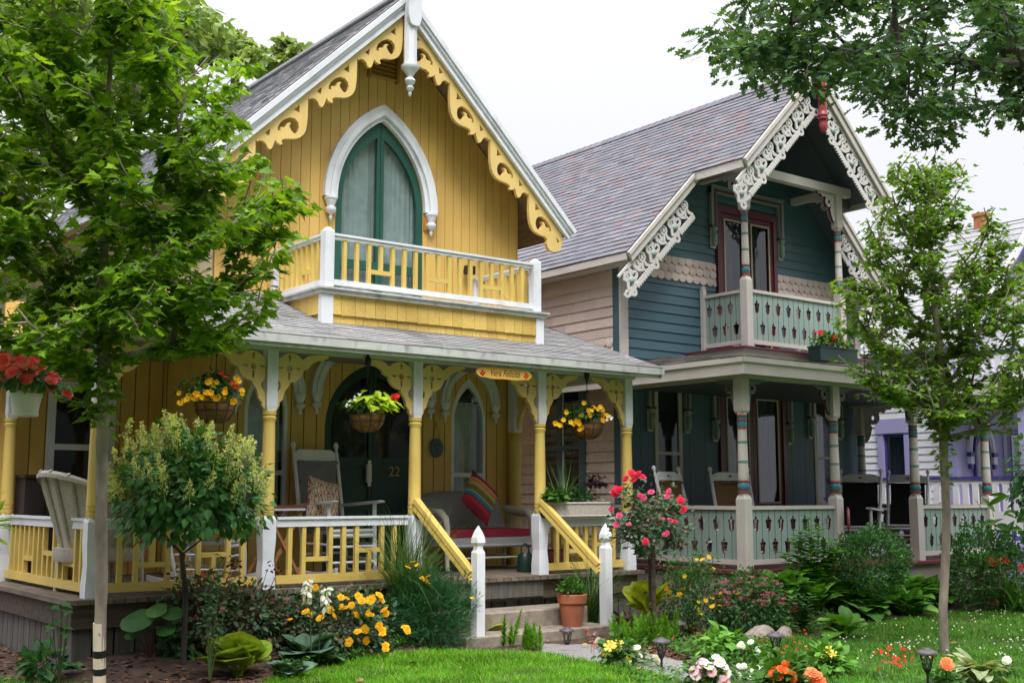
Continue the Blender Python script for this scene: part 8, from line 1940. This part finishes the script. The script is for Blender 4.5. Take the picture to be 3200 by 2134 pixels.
def bermz(x, y):
    for x0, x1, y0, y1, h, ys in BERMS:
        if x0 < x < x1 and y0 < y < y1: k = max(0, min(1, (y-y0)/ys)); return (h+.02)*k*k*(3-2*k)*max(0, min(1, (x-x0)/.5, (x1-x)/.5))-.02
    return 0
sheet('path', g2(pathP), GZ, M['pathm'])
def blades(polys, dens, h, mat, name, wv=.0032, far=13.5):
    m = MB(); T = T_blade(2, 1, .45, .12); T = ([(x*1, y, z) for x, y, z in T[0]], T[1]); tot = 0
    for L in polys:
        q_ = np.array(g2(L)); x0, y0 = q_.min(0); x1, y1 = q_.max(0); n = int((x1-x0)*(y1-y0)*dens); X = rng.uniform(x0, x1, n); Y = rng.uniform(y0, y1, n)
        w_ = X*_fh[0]+Y*_fh[1]; u = (X*_rt[0]+Y*_rt[1])/np.maximum(.1, w_); k = (w_ > 7.3) & (w_ < far) & (np.abs(u) < .50)
        JX, JY = X+rng.normal(0, .035, n), Y+rng.normal(0, .035, n); c = np.zeros(n, bool); j = len(q_)-1
        for i in range(len(q_)):
            a, b = q_[i], q_[j]; jx, jy = JX, JY
            with np.errstate(divide='ignore', invalid='ignore'): f = ((a[1] > jy) != (b[1] > jy)) & (jx < (b[0]-a[0])*(jy-a[1])/(b[1]-a[1])+a[0])
            c ^= f; j = i
        k &= c; X, Y = X[k], Y[k]; n = len(X); a = rng.uniform(0, 2*pi, n); e = rng.uniform(.8, 1.5, n)
        pt = .75+.35*np.sin(X*3.1+1.3*np.sin(Y*2.2))*np.sin(Y*2.7+.8)+rng.normal(0, .18, n)
        dry = rng.uniform(0, 1, n) < .035+.10*(pt < .55); FW = np.stack([np.cos(a)*np.cos(e), np.sin(a)*np.cos(e), np.sin(e)], 1); PP_ = np.stack([X, Y, np.full(n, GZ-.006)], 1); SC = h*np.clip(pt, .3, 1.6)
        for mk, mi_ in ((~dry, 0), (dry, 1)): m.scatter(T, PP_[mk], FW[mk], np.tile([0, 0, 1.], (int(mk.sum()), 1)), SC[mk], mi_, wid=wv/h)
        tot += n
    print('blades', name, tot); o = m.build(name, [mat, M['drygrass']]); tag(o, kind='stuff'); return o
g1 = blades([lawnL], 9500, .070, M['lawnblade'], 'grass', .0042); tag(g1, 'bright mown lawn grass in the front garden', 'grass')
g2_ = blades([lawnR], 5200, .065, M['lawnblade2'], 'grass', .0046, 16); tag(g2_, 'green lawn grass under the slim maple on the right', 'grass')
g3 = blades([lawnC], 4200, .05, M['lawnblade2'], 'grass', .004); tag(g3, 'thin patchy grass at the bottom left corner', 'grass')
# white clover heads
m = MB(); pc = []
while len(pc) < 190:
    x, y = random.uniform(2560, 3250), random.uniform(1905, 2075)
    if inpoly((x, y), lawnR) and random.random() < .3+.7*(.5+.5*sin(x*.02+y*.05)): pc.append(at(x, y, Z=GZ)+np.array([0, 0, .05]))
SPH = ([(1, 0, 0), (-1, 0, 0), (0, 1, 0), (0, -1, 0), (0, 0, 1), (0, 0, -1)], [[0, 2, 4], [2, 1, 4], [1, 3, 4], [3, 0, 4], [2, 0, 5], [1, 2, 5], [3, 1, 5], [0, 3, 5]])
m.scatter(SPH, pc, rdir(190), rdir(190), .0085*rng.uniform(.7, 1.3, 190)); o = m.build('clover_flowers', M['pwhite']); tag(o, 'tiny white clover heads dotted over the right lawn', 'clover', kind='stuff')
# mulch chips and litter in the beds
m = MB(); beds = [[(-100, 2134), (0, 1990), (260, 2010), (600, 1985), (1250, 1990), (1500, 2020), (1370, 2036), (1130, 2064), (985, 2088), (790, 2200), (300, 2300)], [(1830, 1990), (1900, 1960), (2040, 1985), (2400, 1960), (2420, 1998), (2230, 2015), (2185, 2050), (2120, 2062), (1990, 2030), (1860, 2012)], [(2380, 1990), (2400, 1870), (3150, 1850), (3200, 1905), (2960, 1900), (2740, 1945), (2610, 1965)]]
CH = ([(-.25, 0, 0), (.25, .05, 0), (.2, 1, .06), (-.2, .95, 0)], [[0, 1, 2, 3]])
for L in beds:
    P = []
    xs = [p[0] for p in L]; ys = [p[1] for p in L]
    while len(P) < 5200:
        p = (random.uniform(min(xs), max(xs)), random.uniform(min(ys), max(ys)))
        if inpoly(p, L): q_ = at(*p, Z=GZ-.008+random.uniform(0, .014)); q_[2] += max(0, bermz(q_[0], q_[1])); P.append(q_)
    n = len(P); m.scatter(CH, P, rdir(n, -.25, .25), np.tile([0, 0, 1.], (n, 1))+rng.normal(0, .3, (n, 3)), rng.uniform(.02, .06, n))
o = m.build('bark_mulch', M['chip']); tag(o, 'reddish brown bark mulch in the flower beds', 'mulch', kind='stuff')
m = MB(); P = [at(random.uniform(0, 800), random.uniform(2000, 2134), Z=GZ+.012) for _ in range(46)]+[at(random.uniform(1850, 2150), random.uniform(1990, 2050), Z=GZ+.012) for _ in range(14)]+[at(random.uniform(1100, 3200), random.uniform(1960, 2134), Z=GZ+.03) for _ in range(40)]; n = len(P)
m.scatter(OVAL, P, rdir(n, -.2, .3), np.tile([0, 0, 1.], (n, 1))+rng.normal(0, .35, (n, 3)), rng.uniform(.03, .075, n)); o = m.build('leaf_litter', M['litter']); tag(o, 'dry fallen leaves scattered on the mulch', 'leaf litter', kind='stuff')

# low leafy ground cover between the path flowers
gc = [[(2050, 2005), (2240, 1985), (2420, 1998), (2470, 2085), (2330, 2076), (2120, 2052)], [(1860, 2088), (1990, 2060), (2060, 2088), (2200, 2112), (2420, 2120), (2620, 2150), (2700, 2250), (2100, 2250), (2000, 2140)], [(2380, 1990), (2400, 1930), (2600, 1930), (2620, 1960), (2520, 1990)], [(880, 2075), (1120, 2035), (1330, 2025), (1130, 2062), (985, 2086), (850, 2128)]]
m = MB()
for L in gc:
    P = []; xs = [p[0] for p in L]; ys = [p[1] for p in L]
    while len(P) < 2600:
        p = (random.uniform(min(xs), max(xs)), random.uniform(min(ys), max(ys)))
        if inpoly(p, L): q_ = at(*p, Z=GZ); q_[2] += max(0, bermz(q_[0], q_[1]))+random.uniform(.005, .09)*(.4+.6*abs(sin(q_[0]*5+q_[1]*3))); P.append(q_)
    n = len(P); m.scatter(OVAL, P, rdir(n, -.2, .8), np.tile([0, 0, 1.], (n, 1))+rng.normal(0, .35, (n, 3)), rng.uniform(.018, .045, n))
o = m.build('ground_cover', M['green1']); tag(o, 'low leafy ground cover between the path and the flower clumps', 'ground cover', kind='stuff')
